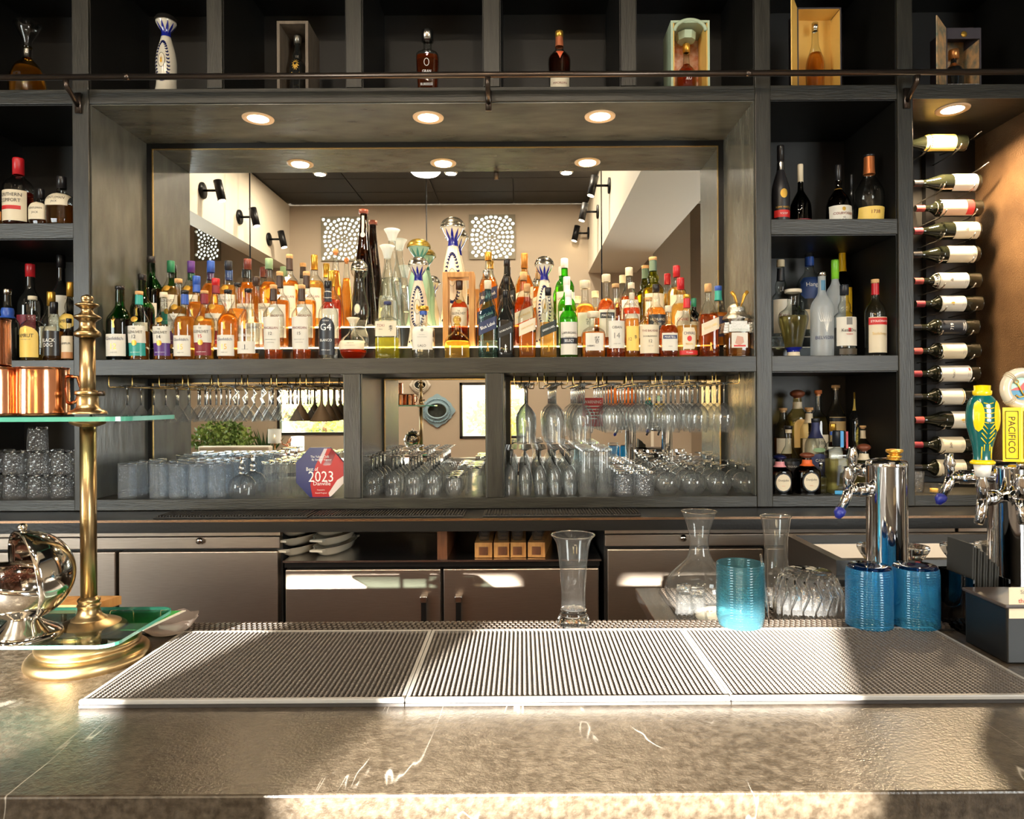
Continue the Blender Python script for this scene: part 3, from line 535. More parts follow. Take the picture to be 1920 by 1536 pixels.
# open shelf over the middle cooler
zo = zk(1053); t = thing('open_shelf', 'open steel shelf with dark back above middle cooler', 'shelf', (KX(829), YK, zo))
box('shelf_plate', KX(532), KX(1127), YK - 0.012, YB - 0.02, zo + 0.0005, zo + 0.008, STEELB, t); box('back_board', KX(532), KX(1127), YB - 0.06, YB - 0.04, zo + 0.0085, ztop - 0.001, pm('brown_board', c8(70, 58, 48), 0.5), t)
q = KX(830); box('wood_divider', q - 0.022, q + 0.018, YK + 0.005, YB - 0.1, zo + 0.0085, ztop - 0.002, WALNUT, t)
q = KX(747); box('power_socket', q - 0.03, q + 0.03, YB - 0.064, YB - 0.0605, zo + 0.06, zo + 0.11, paint(200, 190, 170), t)
zo += 0.0085
def oval_dish(x, y, z, lab):
    t = thing('baking_dish', lab, 'dish', (x, y, z), 'white oval baking dishes', (0, 0, radians(-12))); v = []; f = []; n = 28; rings = [(0.0, 0.0, 0.006), (0.10, 0.041, 0.0), (0.125, 0.055, 0.012), (0.145, 0.066, 0.038), (0.150, 0.069, 0.040), (0.138, 0.060, 0.036), (0.115, 0.050, 0.012), (0.0, 0.0, 0.010)]
    for a, b, h in rings:
        for k in range(n):
            q = 2 * pi * k / n; e = 1 + 0.16 * max(0, abs(sin(q)) - 0.9) * 10 * (h > 0.03); v.append((b * cos(q), a * e * sin(q), h))
    for i in range(len(rings) - 1):
        for k in range(n): f.append((i * n + k, i * n + (k + 1) % n, (i + 1) * n + (k + 1) % n, (i + 1) * n + k))
    mesh('dish_body', v, f, CERAM, t)
    for s in (-1, 1): mesh('lug_handle', boxv(-0.028, 0.028, s * 0.158 - 0.014, s * 0.158 + 0.014, 0.030, 0.038), BOXF, CERAM, t, False)
for i, xx in enumerate((566, 630)):
    for k in range(3): q = PX(xx, 1040, YK + 0.17); oval_dish(q, YK + 0.17, zo + 0.0005 + k * 0.041, 'white oval baking dish, %s in the %s stack' % (['bottom', 'middle', 'top'][k], ['left', 'right'][i]))
def flight(x, lab, dx=0.0, k=0):
    t = thing('tasting_flight', lab, 'serving rack', (x, YK + 0.02, zo + 0.0005), 'wooden tasting flight holders', (0, 0, -dx))
    box('wood_block', -0.036, 0.036, 0, 0.36, 0, 0.062, OAK, t, 0.003, False); box('end_tab', -0.018, 0.018, -0.006, -0.0005, 0.012, 0.045, WALNUT, t, 0.002, False)
    for i in range(4):
        y = 0.05 + i * 0.085; lathe('glass_cup', [(0.0, 0.063), (0.020, 0.063), (0.025, 0.105)], CLEAR, t, 16, (0, y, 0))
for k, (x, d) in enumerate(((906, 0), (942, 0), (970, 0), (1006, 0.12))): flight(PX(x, 1040, YK), 'wooden tasting flight holder with cups, %s from left' % ORD[k], d)
# ================================================================== bottles
class Shape:
    def __init__(s, pts, n=2.0, depth=1.0, zb=None):
        s.p = pts; s.n = n; s.d = depth; s.zb = zb if zb else pts[-1][0]      # squareness fades above zb
    def r(s, z):
        p = s.p
        if z <= p[0][0]: return p[0][1]
        for i in range(len(p) - 1):
            if p[i][0] <= z <= p[i + 1][0]:
                t = (z - p[i][0]) / max(1e-9, p[i + 1][0] - p[i][0]); return p[i][1] * (1 - t) + p[i + 1][1] * t
        return p[-1][1]
    def nd(s, z):
        t = max(0.0, min(1.0, (z - s.zb) / (0.16 * s.p[-1][0]))) if s.zb else 1.0
        return s.n * (1 - t) + 2.0 * t, s.d * (1 - t) + 1.0 * t
    def pt(s, th, z, off=0.0, k=1.0):
        n, d = s.nd(z); R = s.r(z) * k + off; c, q = cos(th), sin(th); e = (abs(c) ** n + abs(q) ** n) ** (-1 / n)
        return (R * e * c, (R * e * q) * d, z)
    def proj(s, u, z, off=0.0009):
        n, d = s.nd(z); R = s.r(z) + off; a = min(0.985, abs(u) / R)
        return (max(-0.985 * R, min(0.985 * R, u)), -R * d * (1 - a ** n) ** (1 / n), z)
    def lathe(s, zs=None, k=1.0, off=0.0, seg=26, cap0=True, cap1=True):
        zs = zs if zs else [q[0] for q in s.p]; m = MB(); v = []; f = []
        for z in zs:
            for i in range(seg): v.append(s.pt(2 * pi * i / seg + pi / 4, z, off, k))
        for j in range(len(zs) - 1):
            for i in range(seg): f.append((j * seg + i, j * seg + (i + 1) % seg, (j + 1) * seg + (i + 1) % seg, (j + 1) * seg + i))
        if cap0: f.append(tuple(range(seg))[::-1])
        if cap1: f.append(tuple((len(zs) - 1) * seg + i for i in range(seg)))
        return m.add(v, f)
    def patch(s, z0, z1, hw, shape='rect', slope=0.0, off=0.0008, cu=12, cz=8, u0=0.0):
        m = MB(); v = []; f = []
        for j in range(cz + 1):
            t = j / cz; z = z0 + (z1 - z0) * t
            if shape == 'oval': w = hw * sqrt(max(0.0, 1 - (2 * t - 1) ** 2)) + 1e-4
            elif shape == 'arch': w = hw * (1 if t < 0.72 else sqrt(max(0.0, 1 - ((t - 0.72) / 0.28) ** 2)) + 1e-3)
            elif shape == 'hex': w = hw * (1 if 0.2 < t < 0.8 else 0.75 + 1.25 * min(t, 1 - t))
            elif shape == 'vee': w = hw * t + 1e-4
            else: w = hw
            for i in range(cu + 1):
                u = -sin(pi / 2 * (1 - 2 * i / cu)) * w; v.append(s.proj(u + u0, z + slope * u, off))
        for j in range(cz):
            for i in range(cu): a = j * (cu + 1) + i; f.append((a, a + 1, a + cu + 2, a + cu + 1))
        return m.add(v, f)
    def text(s, st, z, h, w, rot=0.0, u0=0.0, off=0.0016):
        v, f = fit_text(st, h, w, rot); return MB().add([s.proj(a + u0, z + b, off) for a, b in v], f)
    def polys(s, polys, off=0.0012):
        m = MB()
        for pl in polys: m.add([s.proj(u, z, off) for u, z in pl], [tuple(range(len(pl)))])
        return m
STY = {  # (height fraction, radius fraction), squareness, depth, body-top fraction, neck top fraction
 'std':    ([(0, .90), (.015, .99), (.3, 1), (.54, 1), (.60, .96), (.66, .78), (.71, .50), (.75, .37), (.80, .34), (.99, .33), (1, .33)], 2.0, 1, 1),
 'glenf':  ([(0, .90), (.015, .98), (.45, 1), (.52, 1), (.58, .93), (.66, .62), (.72, .42), (.78, .36), (.99, .33), (1, .33)], 2.6, 1, .5),
 'glenl':  ([(0, .88), (.015, .93), (.10, .90), (.40, 1), (.52, 1), (.60, .86), (.68, .55), (.74, .42), (.79, .36), (.99, .33), (1, .33)], 2.0, 1, 1),
 'maca':   ([(0, .84), (.015, .88), (.45, .97), (.56, 1), (.62, .95), (.67, .72), (.72, .44), (.77, .36), (.99, .31), (1, .31)], 2.3, 1, .5),
 'jw':     ([(0, .94), (.01, 1), (.50, 1), (.56, .98), (.66, .72), (.74, .46), (.80, .36), (.99, .33), (1, .33)], 5.0, 1, .50),
 'slim':   ([(0, .9), (.015, .98), (.45, 1), (.55, .98), (.62, .86), (.70, .58), (.78, .40), (.99, .34), (1, .34)], 2.0, 1, 1),
 'round':  ([(0, .62), (.03, .72), (.12, .92), (.26, 1), (.40, .93), (.52, .70), (.60, .42), (.66, .29), (.72, .27), (.99, .27), (1, .27)], 2.6, 1, .4),
 'squat':  ([(0, .92), (.02, .99), (.40, 1), (.52, .98), (.60, .84), (.66, .50), (.71, .34), (.99, .31), (1, .31)], 3.4, 1, .45),
 'squaredec': ([(0, .95), (.015, 1), (.60, 1), (.66, .96), (.70, .70), (.73, .38), (.78, .30), (.99, .27), (1, .27)], 6.0, .9, .62),
 'balv':   ([(0, .92), (.02, .99), (.45, 1), (.54, .98), (.60, .84), (.65, .52), (.70, .38), (.76, .40), (.82, .32), (.99, .30), (1, .30)], 2.0, 1, 1),
 'bell':   ([(0, .98), (.01, 1), (.12, .86), (.22, .76), (.34, .78), (.44, .80), (.56, .70), (.68, .48), (.76, .34), (.80, .34), (.84, .56), (.89, .76), (.91, .80)], 2.0, 1, 1),
 'taper':  ([(0, .92), (.01, 1), (.15, .98), (.5, .72), (.75, .44), (.90, .30), (.96, .29), (1, .30)], 3.0, 1, .5),
 'flask':  ([(0, .95), (.01, 1), (.10, .97), (.45, .80), (.70, .46), (.80, .30), (.88, .28), (.93, .34), (1, .36)], 2.0, 1, 1),
 'bulb':   ([(0, .80), (.02, .86), (.12, .92), (.20, .62), (.24, .58), (.34, .86), (.42, .90), (.52, .76), (.66, .50), (.76, .46), (.82, .70), (.86, .78), (.88, .70)], 2.0, 1, 1),
 'cognac': ([(0, .96), (.015, 1), (.22, .98), (.36, .90), (.46, .66), (.55, .36), (.63, .25), (.99, .20), (1, .20)], 2.0, 1, 1),
 'brandy': ([(0, .78), (.015, .82), (.25, 1), (.38, 1), (.50, .84), (.58, .50), (.65, .32), (.99, .25), (1, .25)], 2.0, 1, 1),
 'remy':   ([(0, .86), (.015, .92), (.35, 1), (.48, .92), (.62, .58), (.72, .38), (.99, .34), (1, .34)], 2.0, 1, 1),
 'vase':   ([(0, .46), (.04, .40), (.10, .44), (.13, .56), (.30, .74), (.52, .98), (.58, 1), (.66, .90), (.72, .56), (.78, .38), (.86, .38), (1, .50)], 2.0, 1, 1),
 'dj':     ([(0, .97), (.015, 1), (.50, 1), (.62, .90), (.69, .60), (.74, .42), (.80, .40), (.86, .36), (.88, .36)], 4.0, .9, .5),
 'domed':  ([(0, .97), (.02, 1), (.28, 1), (.42, .92), (.53, .70), (.60, .40), (.66, .24), (.76, .24), (.80, .28)], 2.6, 1, .3),
 'wine':   ([(0, .94), (.015, 1), (.60, 1), (.66, .95), (.72, .60), (.77, .40), (.82, .38), (.99, .37), (1, .37)], 2.0, 1, 1),
 'burg':   ([(0, .94), (.015, 1), (.50, 1), (.58, .95), (.70, .66), (.80, .44), (.86, .38), (.99, .36), (1, .36)], 2.0, 1, 1),
 'bulbneck': ([(0, .92), (.015, .99), (.48, 1), (.55, .94), (.60, .70), (.63, .50), (.68, .56), (.73, .50), (.79, .36), (.99, .33), (1, .33)], 2.0, 1, 1),
 'cone':   ([(0, .97), (.015, 1), (.22, .98), (.42, .74), (.56, .42), (.64, .30), (.99, .26), (1, .26)], 2.0, 1, 1),
 'patron': ([(0, .80), (.02, .84), (.55, 1), (.64, .98), (.68, .70), (.72, .40), (.80, .36), (.84, .40)], 5.0, .8, .62),
}
def bottle(name, label, pos, H, R, style='std', glass=None, liq=None, fill=0.5, cap=None, caph=0.07, capk=1.15, foil=None, foilz=(0.80, 0.93), labels=(), texts=(), group=None, rot=(0, 0, 0), captype='cyl', cat='bottle', extra=None, wide=1.0):
    """labels: (z0,z1,halfwidth/R,material,shape,slope,[(text,zc,h,w,mat)...]) in fractions of H; texts lie straight on the glass"""
    pr, n, dep, zb = STY[style]; glass = glass or CLEARB
    sh = Shape(catmull([(a * H, b * R) for a, b in pr], 3), n, dep * wide, zb * H)
    t = thing(name, label, cat, pos, group, rot)
    sh.lathe(cap1=True).obj('glass_body', glass, t)
    if liq:
        zs = [0.012 * H + (fill - 0.012) * H * i / 14 for i in range(15)]; sh.lathe(zs, k=0.93).obj('liquid', liq, t)
    nt = pr[-1][0] * H; nr = pr[-1][1] * R
    if cap:
        ch = caph * H; z0 = nt - ch if nt > 0.985 * H else nt
        cr = nr * capk
        if captype == 'cyl': prof = [(nr * 1.0, z0), (cr, z0 + 0.0005), (cr, z0 + ch * 0.93), (cr * 0.93, z0 + ch + 0.0006), (0.0, z0 + ch + 0.0007)]
        elif captype == 'tee': prof = [(nr * 0.9, z0), (nr * 0.9, z0 + ch * 0.35), (cr * 1.15, z0 + ch * 0.36), (cr * 1.15, z0 + ch * 0.95), (0, z0 + ch)]
        elif captype == 'ball': cr = max(cr, ch * 0.42); prof = [(nr * 0.9, z0 - 0.002)] + [(cr * sin(q), z0 + ch * 0.5 - ch * 0.5 * cos(q)) for q in [pi * (0.18 + 0.82 * i / 10) for i in range(11)]]
        elif captype == 'dome': prof = [(nr * 1.12, z0 - 0.004), (nr * 1.14, z0)] + [(nr * 1.12 * cos(q), z0 + ch * sin(q)) for q in [pi / 2 * i / 8 for i in range(9)]]
        elif captype == 'flare': prof = [(nr * 0.8, z0), (nr * 0.9, z0 + ch * 0.2), (cr * 1.1, z0 + ch * 0.6), (cr * 1.6, z0 + ch * 0.95), (cr * 1.3, z0 + ch), (0, z0 + ch * 0.97)]
        lathe('cap', prof, cap, t, 20)
    if foil:
        za, zb2 = foilz[0] * H, foilz[1] * H; sh.lathe([za + (zb2 - za) * i / 4 for i in range(5)], off=0.0007, cap0=False, cap1=False).obj('neck_foil', foil, t)
    for li, L in enumerate(labels):
        z0, z1, hw, mt = L[:4]; shp = L[4] if len(L) > 4 else 'rect'; sl = L[5] if len(L) > 5 else 0.0; tx = L[6] if len(L) > 6 else ()
        lo_ = 0.0008 + 0.0008 * li; lb = sh.patch(z0 * H, z1 * H, hw * R, shp, sl, lo_, 12, 8 if shp in ('rect', 'vee') else 18).obj('label', mt, t)
        for q in tx:
            st, zc, h, w, tm = q[:5]; sh.text(st, zc * H, h * H, w * R, math.atan(sl), q[5] * R if len(q) > 5 else 0, lo_ + 0.0007 + 0.0008 * (len(labels) - 1 - li)).obj('lettering', tm, lb, False)
    for q in texts:
        st, zc, h, w, tm = q[:5]; sh.text(st, zc * H, h * H, w * R, q[5] if len(q) > 5 else 0).obj('lettering', tm, t, False)
    if extra: extra(t, sh, H, R)
    return t
def brush(u, z, s, kind=0):
    ST = [[(-.5, .75, .5, .85), (-.1, 1, .05, .2), (0, .8, -.55, .35), (0, .8, .55, .4), (-.35, .25, .4, .28), (.35, .28, .05, .05), (.05, .2, .05, -.6), (.05, -.6, -.25, -.45), (-.55, -.1, .6, -.05)],
          [(-.4, .9, -.6, .4), (-.1, .95, -.3, .35), (-.5, .5, .1, .55), (.2, .9, .5, .5), (.5, .9, .15, .35), (-.6, .1, .6, .18), (-.3, -.1, .35, -.1), (-.3, -.1, -.35, -.7), (.35, -.1, .3, -.7), (-.3, -.4, .3, -.38), (-.35, -.7, .3, -.7), (.1, .3, 0, -.1)]][kind % 2]
    def ex(t, sh, H, R):
        pl = []
        for x0, y0, x1, y1 in ST:
            d = Vector((x1 - x0, y1 - y0)).normalized(); n = Vector((-d.y, d.x)) * .07
            pl.append([((u + (x0 - n.x) * s) * R, z * H + (y0 - n.y) * s * R), ((u + (x1 - n.x * .5) * s) * R, z * H + (y1 - n.y * .5) * s * R), ((u + (x1 + n.x * .5) * s) * R, z * H + (y1 + n.y * .5) * s * R), ((u + (x0 + n.x) * s) * R, z * H + (y0 + n.y) * s * R)])
        sh.polys(pl, .0017).obj('brush_characters', INK, t, False)
    return ex
# ---- lit risers of the alcove
T1, T2 = PZ(800, 650, 3.10), PZ(800, 611.5, 3.22); xa, xb = xP[0][1] + 0.30, xP[1][0] - 0.16
LED = glow('lit_acrylic', (1.0, 0.74, 0.42), 8.0)
rz = thing('bottle_riser', 'stepped black bottle riser with glowing acrylic treads', 'riser', (0, 3.1, zS1))
box('lower_step', xa, xb, 3.10, 3.395, zS1 + 0.0005, T1 - 0.006, BLACKP, rz); box('upper_step', xa, xb, 3.22, 3.395, T1, T2 - 0.006, BLACKP, rz)
box('lit_tread', xa, xb, 3.098, 3.219, T1 - 0.0058, T1 - 0.0002, LED, rz); box('lit_tread', xa, xb, 3.218, 3.395, T2 - 0.0058, T2 - 0.0002, LED, rz)
ROW = {0: (3.025, zS1), 1: (3.163, T1), 2: (3.298, T2)}
RN = ['front row', 'middle row', 'rear row']
cnt = {0: 0, 1: 0, 2: 0}
INKB = paint(40, 48, 92); BURG = paint(124, 28, 40); TEAL = paint(40, 150, 140, 0.35); PURP = paint(84, 46, 120, 0.35); BLUEF = paint(46, 84, 170, 0.35); REDF = paint(186, 30, 38, 0.35); GRNF = paint(40, 120, 84, 0.35); BLK = paint(26, 24, 26, 0.3); MAROON = paint(112, 54, 44, 0.35); SAGE = paint(140, 170, 130, 0.4); BRNF = paint(62, 44, 34, 0.35); YLW = paint(232, 196, 96, 0.5); GOLDP = pm('gold_print', c8(205, 160, 66), 0.35, 0.6); REDP = paint(200, 36, 34); GREYP = paint(120, 116, 110); SLATE = paint(30, 34, 42, 0.4); WHT = paint(244, 242, 236)
def A(row, x, ytop, w, desc, **k):
    Y, z = ROW[row]; p = P(x, 600, Y); R = w / 2 * Y / F; H = PZ(x, ytop, Y) - z; cnt[row] += 1
    Y2 = Y
    name = k.pop('name', 'whisky_bottle')
    return bottle(name, desc, (p.x, Y2, z + 0.0006), H, R, group='bottles on the lit alcove shelf', **k)
def glenf(n): return dict(style='glenf', labels=[(.05, .345, .86, PAPER, 'rect', 0, [('Glenfiddich', .285, .055, 1.45, INKB), ('12' if n else '15', .18, .075, .5, GOLDP), ('single malt', .10, .02, 1.1, GREYP)])], extra=stag)
def stag(t, sh, H, R):
    sh.polys([[(-.1 * R, .43 * H), (.12 * R, .43 * H), (.05 * R, .50 * H), (.15 * R, .55 * H), (.02 * R, .53 * H), (-.05 * R, .585 * H), (-.05 * R, .52 * H), (-.2 * R, .545 * H), (-.1 * R, .5 * H)]]).obj('gold_emblem', GOLDP, t, False)
def glenl(n, colr): return dict(style='glenl', glass=CLEARB, labels=[(.06, .27, .84, colr, 'rect', 0, [('single malt scotch', .11, .018, 1.2, WHT)]), (.245, .49, .9, PAPER, 'rect', 0, [('THE', .45, .025, .3, INK), ('GLENLIVET', .40, .05, 1.5, INK), (n, .335, .05, .5, REDP if n == '15' else INK)]), (.205, .285, .26, GOLDP, 'oval'), (.545, .625, .34, GOLDP, 'oval')])
def maca(n): return dict(style='maca', foil=BRNF, foilz=(.79, .95), cap=CORK, caph=.055, labels=[(.13, .56, .82, PAPER, 'rect', 0, [('MACALLAN', .415, .035, 1.4, BURG), (n, .34, .04, .4, INK), ('highland single malt', .26, .016, 1.1, GREYP), ('scotch whisky', .22, .016, .8, GREYP)]), (.60, .69, .36, PAPER, 'vee')])
def jw(bg, ink, st, gl=CLEARB, lq=None, fl=.4, cp=GOLDF, **k):
    d = dict(style='jw', glass=gl, liq=lq, fill=fl, cap=cp, caph=.11, labels=[(.33, .49, .93, bg, 'rect', .42, [(st, .41, .052, 1.55, ink)])]); d.update(k); return d
def walker(mt):
    def ex(t, sh, H, R): sh.polys([[(-.12 * R, .08 * H), (-.05 * R, .08 * H), (0, .13 * H), (.08 * R, .08 * H), (.14 * R, .08 * H), (.05 * R, .155 * H), (.16 * R, .165 * H), (.04 * R, .185 * H), (0, .20 * H), (-.07 * R, .185 * H), (-.1 * R, .15 * H), (-.03 * R, .15 * H)]]).obj('figure_print', mt, t, False)
    return ex
def azul(leafm=NAVY, crown=COBALT, dk=True):
    def ex(t, sh, H, R):
        pl = []
        if dk:
            for i in range(34):                          # garland of small painted leaves round an oval
                a = 2 * pi * i / 34; 
                for s in (1.0, 1.22):
                    cu, cz = .52 * R * s * sin(a) * (.82 + .18 * cos(a - pi)), .44 * H + .215 * H * (s if s == 1 else 1.06) * cos(a); d = a + (.5 if s > 1 else -.5); l = .12 * R; px, pz = cos(d) * l, -sin(d) * l
                    pl.append([(cu - px, cz - pz), (cu + pz * .5, cz - px * .5), (cu + px, cz + pz), (cu - pz * .5, cz + px * .5)])
            for i in range(7):
                u = (-.72 + .24 * i) * R; z = (.055 + .012 * (i % 2)) * H; pl.append([(u - .08 * R, z), (u, z + .016 * H), (u + .08 * R, z), (u, z - .012 * H)])
            sh.polys(pl).obj('painted_leaves', leafm, t, False)
            sh.patch(.36 * H, .52 * H, .26 * R, 'oval', 0, .002).obj('medallion', CREAM, t); MB().tube([sh.proj(.26 * R * cos(q), .44 * H + .08 * H * sin(q), .003) for q in [2 * pi * i / 20 for i in range(21)]], .0011, 5, False).obj('medallion_rim', GREYP, t); sh.polys([[(-.1 * R, .42 * H), (0, .40 * H), (.1 * R, .42 * H), (.06 * R, .44 * H), (.09 * R, .47 * H), (.02 * R, .45 * H), (0, .49 * H), (-.02 * R, .45 * H), (-.09 * R, .47 * H), (-.06 * R, .44 * H)]], .0035).obj('agave_emblem', GOLDP, t, False)
        m = MB(); n = 10                               # painted crown: spikes rising from the neck all round
        for i in range(n):
            a0, a1 = 2 * pi * i / n, 2 * pi * (i + 1) / n; am = (a0 + a1) / 2
            rows = [(.735, 1.0), (.77, 1.0), (.80, .92), (.84, .5), (.885, .06)]; v = []; f = []
            for z, w in rows:
                for q in (-1, 0, 1): v.append(sh.pt(am + q * w * (a1 - a0) / 2, z * H, .0012))
            for j in range(4):
                for q in range(2): k = j * 3 + q; f.append((k, k + 1, k + 4, k + 3))
            m.add(v, f)
        m.obj('painted_crown', crown, t)
    return ex
JADE = pm('jade_glaze', c8(134, 170, 150), 0.18, coat=0.5); JADED = pm('jade_glaze_dark', c8(60, 118, 108), 0.2); PYR = pm('gold_speckle', c8(170, 140, 60), 0.3, 0.8, var=(c8(90, 84, 40), 60, (1, 1, 1)))
# front row ----------------------------------------------------------------------------------
A(0, 225, 537, 43, 'dark green bottle with white label, farthest left in front row', glass=GREENG, liq=DARKL, fill=.55, cap=BLK, caph=.05, foil=GREENG, **glenf(1))
A(0, 261, 547, 37, 'clear bottle with teal lower label and teal neck, front row', liq=AMBER, fill=.42, cap=CORK, caph=.05, foil=TEAL, foilz=(.81, .945), **glenl('12', TEAL))
A(0, 307, 549, 36, 'clear near-empty bottle with purple lower label, front row', cap=CREAM, caph=.075, liq=AMBER, fill=.1, **glenl('14', PURP))
A(0, 347, 545, 37, 'amber bottle with blue neck foil and white label, front row', liq=AMBER, fill=.62, cap=BLK, caph=.055, foil=BLUEF, foilz=(.80, .94), **glenf(0))
A(0, 383.5, 546, 37, 'bottle with burgundy neck and burgundy lower label, front row', liq=GOLDEN, fill=.6, cap=CORK, caph=.04, foil=BURG, foilz=(.81, .955), **glenl('15', BURG))
A(0, 428, 544, 37, 'amber bottle with clear neck and black cap, front row', liq=AMBER, fill=.66, cap=BLK, caph=.05, **glenf(0))
A(0, 466, 542, 37, 'clear bottle with low band label and printed name, front row', style='glenf', liq=AMBER, fill=.09, cap=BLK, caph=.05, labels=[(.08, .25, .88, PAPER, 'rect', 0, [('I', .17, .07, .1, INK), ('single malt', .14, .02, 1.0, GREYP)])], texts=[('Glenfiddich', .335, .05, 1.4, WHT)], extra=stag)
A(0, 513, 535, 37, 'clear bottle with tall white label numbered twelve, front row', liq=DEEP, fill=.13, **maca('12'))
A(0, 566, 535, 37, 'clear bottle with tall white label numbered fifteen, front row', liq=DEEP, fill=.13, **maca('15'))
A(0, 615.5, 527.5, 36, 'clear bottle with tall black rounded label, front row', name='tequila_bottle', style='std', liq=WATER, fill=.1, cap=BLK, caph=.10, foil=SLATE, foilz=(.74, .91), labels=[(.05, .53, .82, SLATE, 'arch', 0, [('G4', .40, .085, 1.1, WHT), ('BLANCO', .235, .038, 1.2, WHT), ('TEQUILA', .48, .02, .7, WHT), ('100% de agave', .11, .018, 1.0, WHT)]), (.775, .87, .8, PAPER, 'oval'), (.785, .86, .62, SLATE, 'oval')])
A(0, 662, 596, 51, 'squat round decanter bottle with cream band label, front row', style='round', liq=REDL, fill=.22, cap=CREAM, caph=.2, captype='flare', labels=[(.22, .43, .93, CREAM, 'rect', 0, [('single barrel', .37, .03, 1.3, INK), ('kentucky straight bourbon', .31, .022, 1.4, GREYP)])])
A(0, 727, 566, 45, 'square clear bottle with yellow-green liquid and brushstroke label, front row', style='squaredec', liq=LIME, fill=.36, cap=INKB, caph=.055, labels=[(.38, .64, .86, CREAM, 'rect', 0, [('TOKI', .565, .045, .62, BURG, -.42), ('whisky', .50, .022, .5, INK, -.42)])], extra=brush(.42, .505, .30, 0))
A(0, 794, 575, 42, 'white label bottle with gold and blue capped neck, front row', name='tequila_bottle', style='squat', liq=WATER, fill=.4, cap=GOLDF, caph=.09, capk=1.5, foil=BLUEF, foilz=(.84, .91), labels=[(.16, .60, .90, PAPER, 'rect', 0, [('LALO', .235, .045, .75, INK), ('tequila blanco', .44, .018, .8, GREYP), ('hecho en mexico', .40, .018, .9, GREYP)]), (.50, .56, .13, GREYP, 'oval')])
A(0, 857, 592, 49, 'domed straw-coloured decanter with ball stopper, front row', name='tequila_bottle', style='domed', glass=YELG, liq=PALE, fill=.4, cap=YELG, caph=.2, captype='ball')
A(0, 915, 527, 36, 'blue-green square bottle with slanted navy label, front row', **jw(paint(36, 48, 84), WHT, 'Blue Label', AQUAG, WATER, .22, CREAM, extra=walker(GOLDP)))
A(0, 948, 545, 31, 'near-black square bottle with slanted black label, front row', **jw(paint(24, 22, 22), WHT, 'DOUBLE BLACK', BLACKG, None, .3, BLK, extra=walker(WHT)))
A(0, 988.5, 533, 33, 'clear square bottle with slanted cream label and low amber, front row', **jw(CREAM, GOLDP, 'JOHN WALKER', CLEARB, AMBER, .34, CORK, extra=walker(GOLDP)))
A(0, 1028, 540, 32, 'golden square bottle with slanted black label, front row', **jw(paint(30, 40, 34), WHT, 'GREEN LABEL', CLEARB, GOLDEN, .5, BLK, extra=walker(GOLDP)))
A(0, 1066, 545, 35, 'bright green bottle with white and black label, front row', style='std', glass=BRIGHTG, liq=GOLDEN, fill=.5, cap=WHT, caph=.10, foil=WHT, foilz=(.78, .92), labels=[(.04, .52, .88, PAPER, 'rect', 0, [('LAPHROAIG', .36, .05, 1.5, INK), ('islay single malt', .30, .02, 1.0, GREYP)]), (.20, .29, .885, SLATE, 'rect', 0, [('SELECT', .245, .04, 1.0, WHT)])])
A(0, 1112.5, 585, 45, 'squat faceted decanter with white calligraphy label, front row', style='squat', liq=AMBER, fill=.55, cap=CREAM, caph=.13, capk=1.7, labels=[(.14, .52, .74, PAPER, 'rect', 0, [('HIBIKI', .24, .04, .6, INK, -.3)])], extra=brush(.2, .36, .33, 1))
A(0, 1154.5, 533, 36, 'clear bottle with tall white label numbered fourteen, front row', style='std', liq=DEEP, fill=.14, cap=CORK, caph=.05, labels=[(.12, .49, .82, PAPER, 'rect', 0, [('OBAN', .40, .035, 1.0, INK), ('14', .29, .075, .6, GREYP), ('single malt', .18, .02, .9, GREYP)])])
A(0, 1185, 550, 27, 'amber bottle with yellow label between two white-labelled bottles, front row', style='std', liq=AMBER, fill=.6, cap=CREAM, caph=.10, labels=[(.1, .48, .86, YLW, 'rect', 0, [('12', .28, .05, .4, BURG, -.4)])], extra=brush(.35, .30, .34, 0))
A(0, 1216, 558, 39, 'stout clear bottle with large cream label, front row', style='balv', liq=DEEP, fill=.1, cap=CORK, caph=.06, labels=[(.06, .53, .9, CREAM, 'rect', 0, [('THE BALVENIE', .43, .035, 1.5, BURG), ('DOUBLEWOOD', .34, .028, 1.3, INK), ('12', .26, .05, .4, INK), ('single malt', .18, .02, 1.0, GREYP)])])
A(0, 1253, 574, 34, 'dark amber bottle with white label and clear neck, front row', name='cognac_bottle', style='squat', liq=DEEP, fill=.62, cap=CREAM, caph=.12, labels=[(.12, .46, .86, PAPER, 'rect', 0, [('cognac', .20, .02, .8, GREYP)]), (.345, .42, .76, INKB, 'rect', 0, [('MARTELL', .382, .04, 1.2, WHT)])])
A(0, 1288, 553, 39, 'bottle with red neck and round cream emblem label, front row', style='balv', liq=GOLDEN, fill=.5, cap=GOLDF, caph=.06, foil=REDF, foilz=(.79, .94), labels=[(.12, .46, .62, CREAM, 'hex', 0, [('CHIVAS', .37, .05, 1.05, INKB), ('REGAL', .20, .03, .7, GOLDP)]), (.24, .33, .22, REDP, 'oval'), (.03, .10, .86, REDP, 'rect', 0, [('12 years', .065, .03, .6, WHT)])])
A(0, 1328, 533, 35, 'half-full square bottle with slanted cream label, front row', **jw(CREAM, GOLDP, 'GOLD LABEL', CLEARB, DEEP, .58, CORK, extra=walker(GOLDP)))
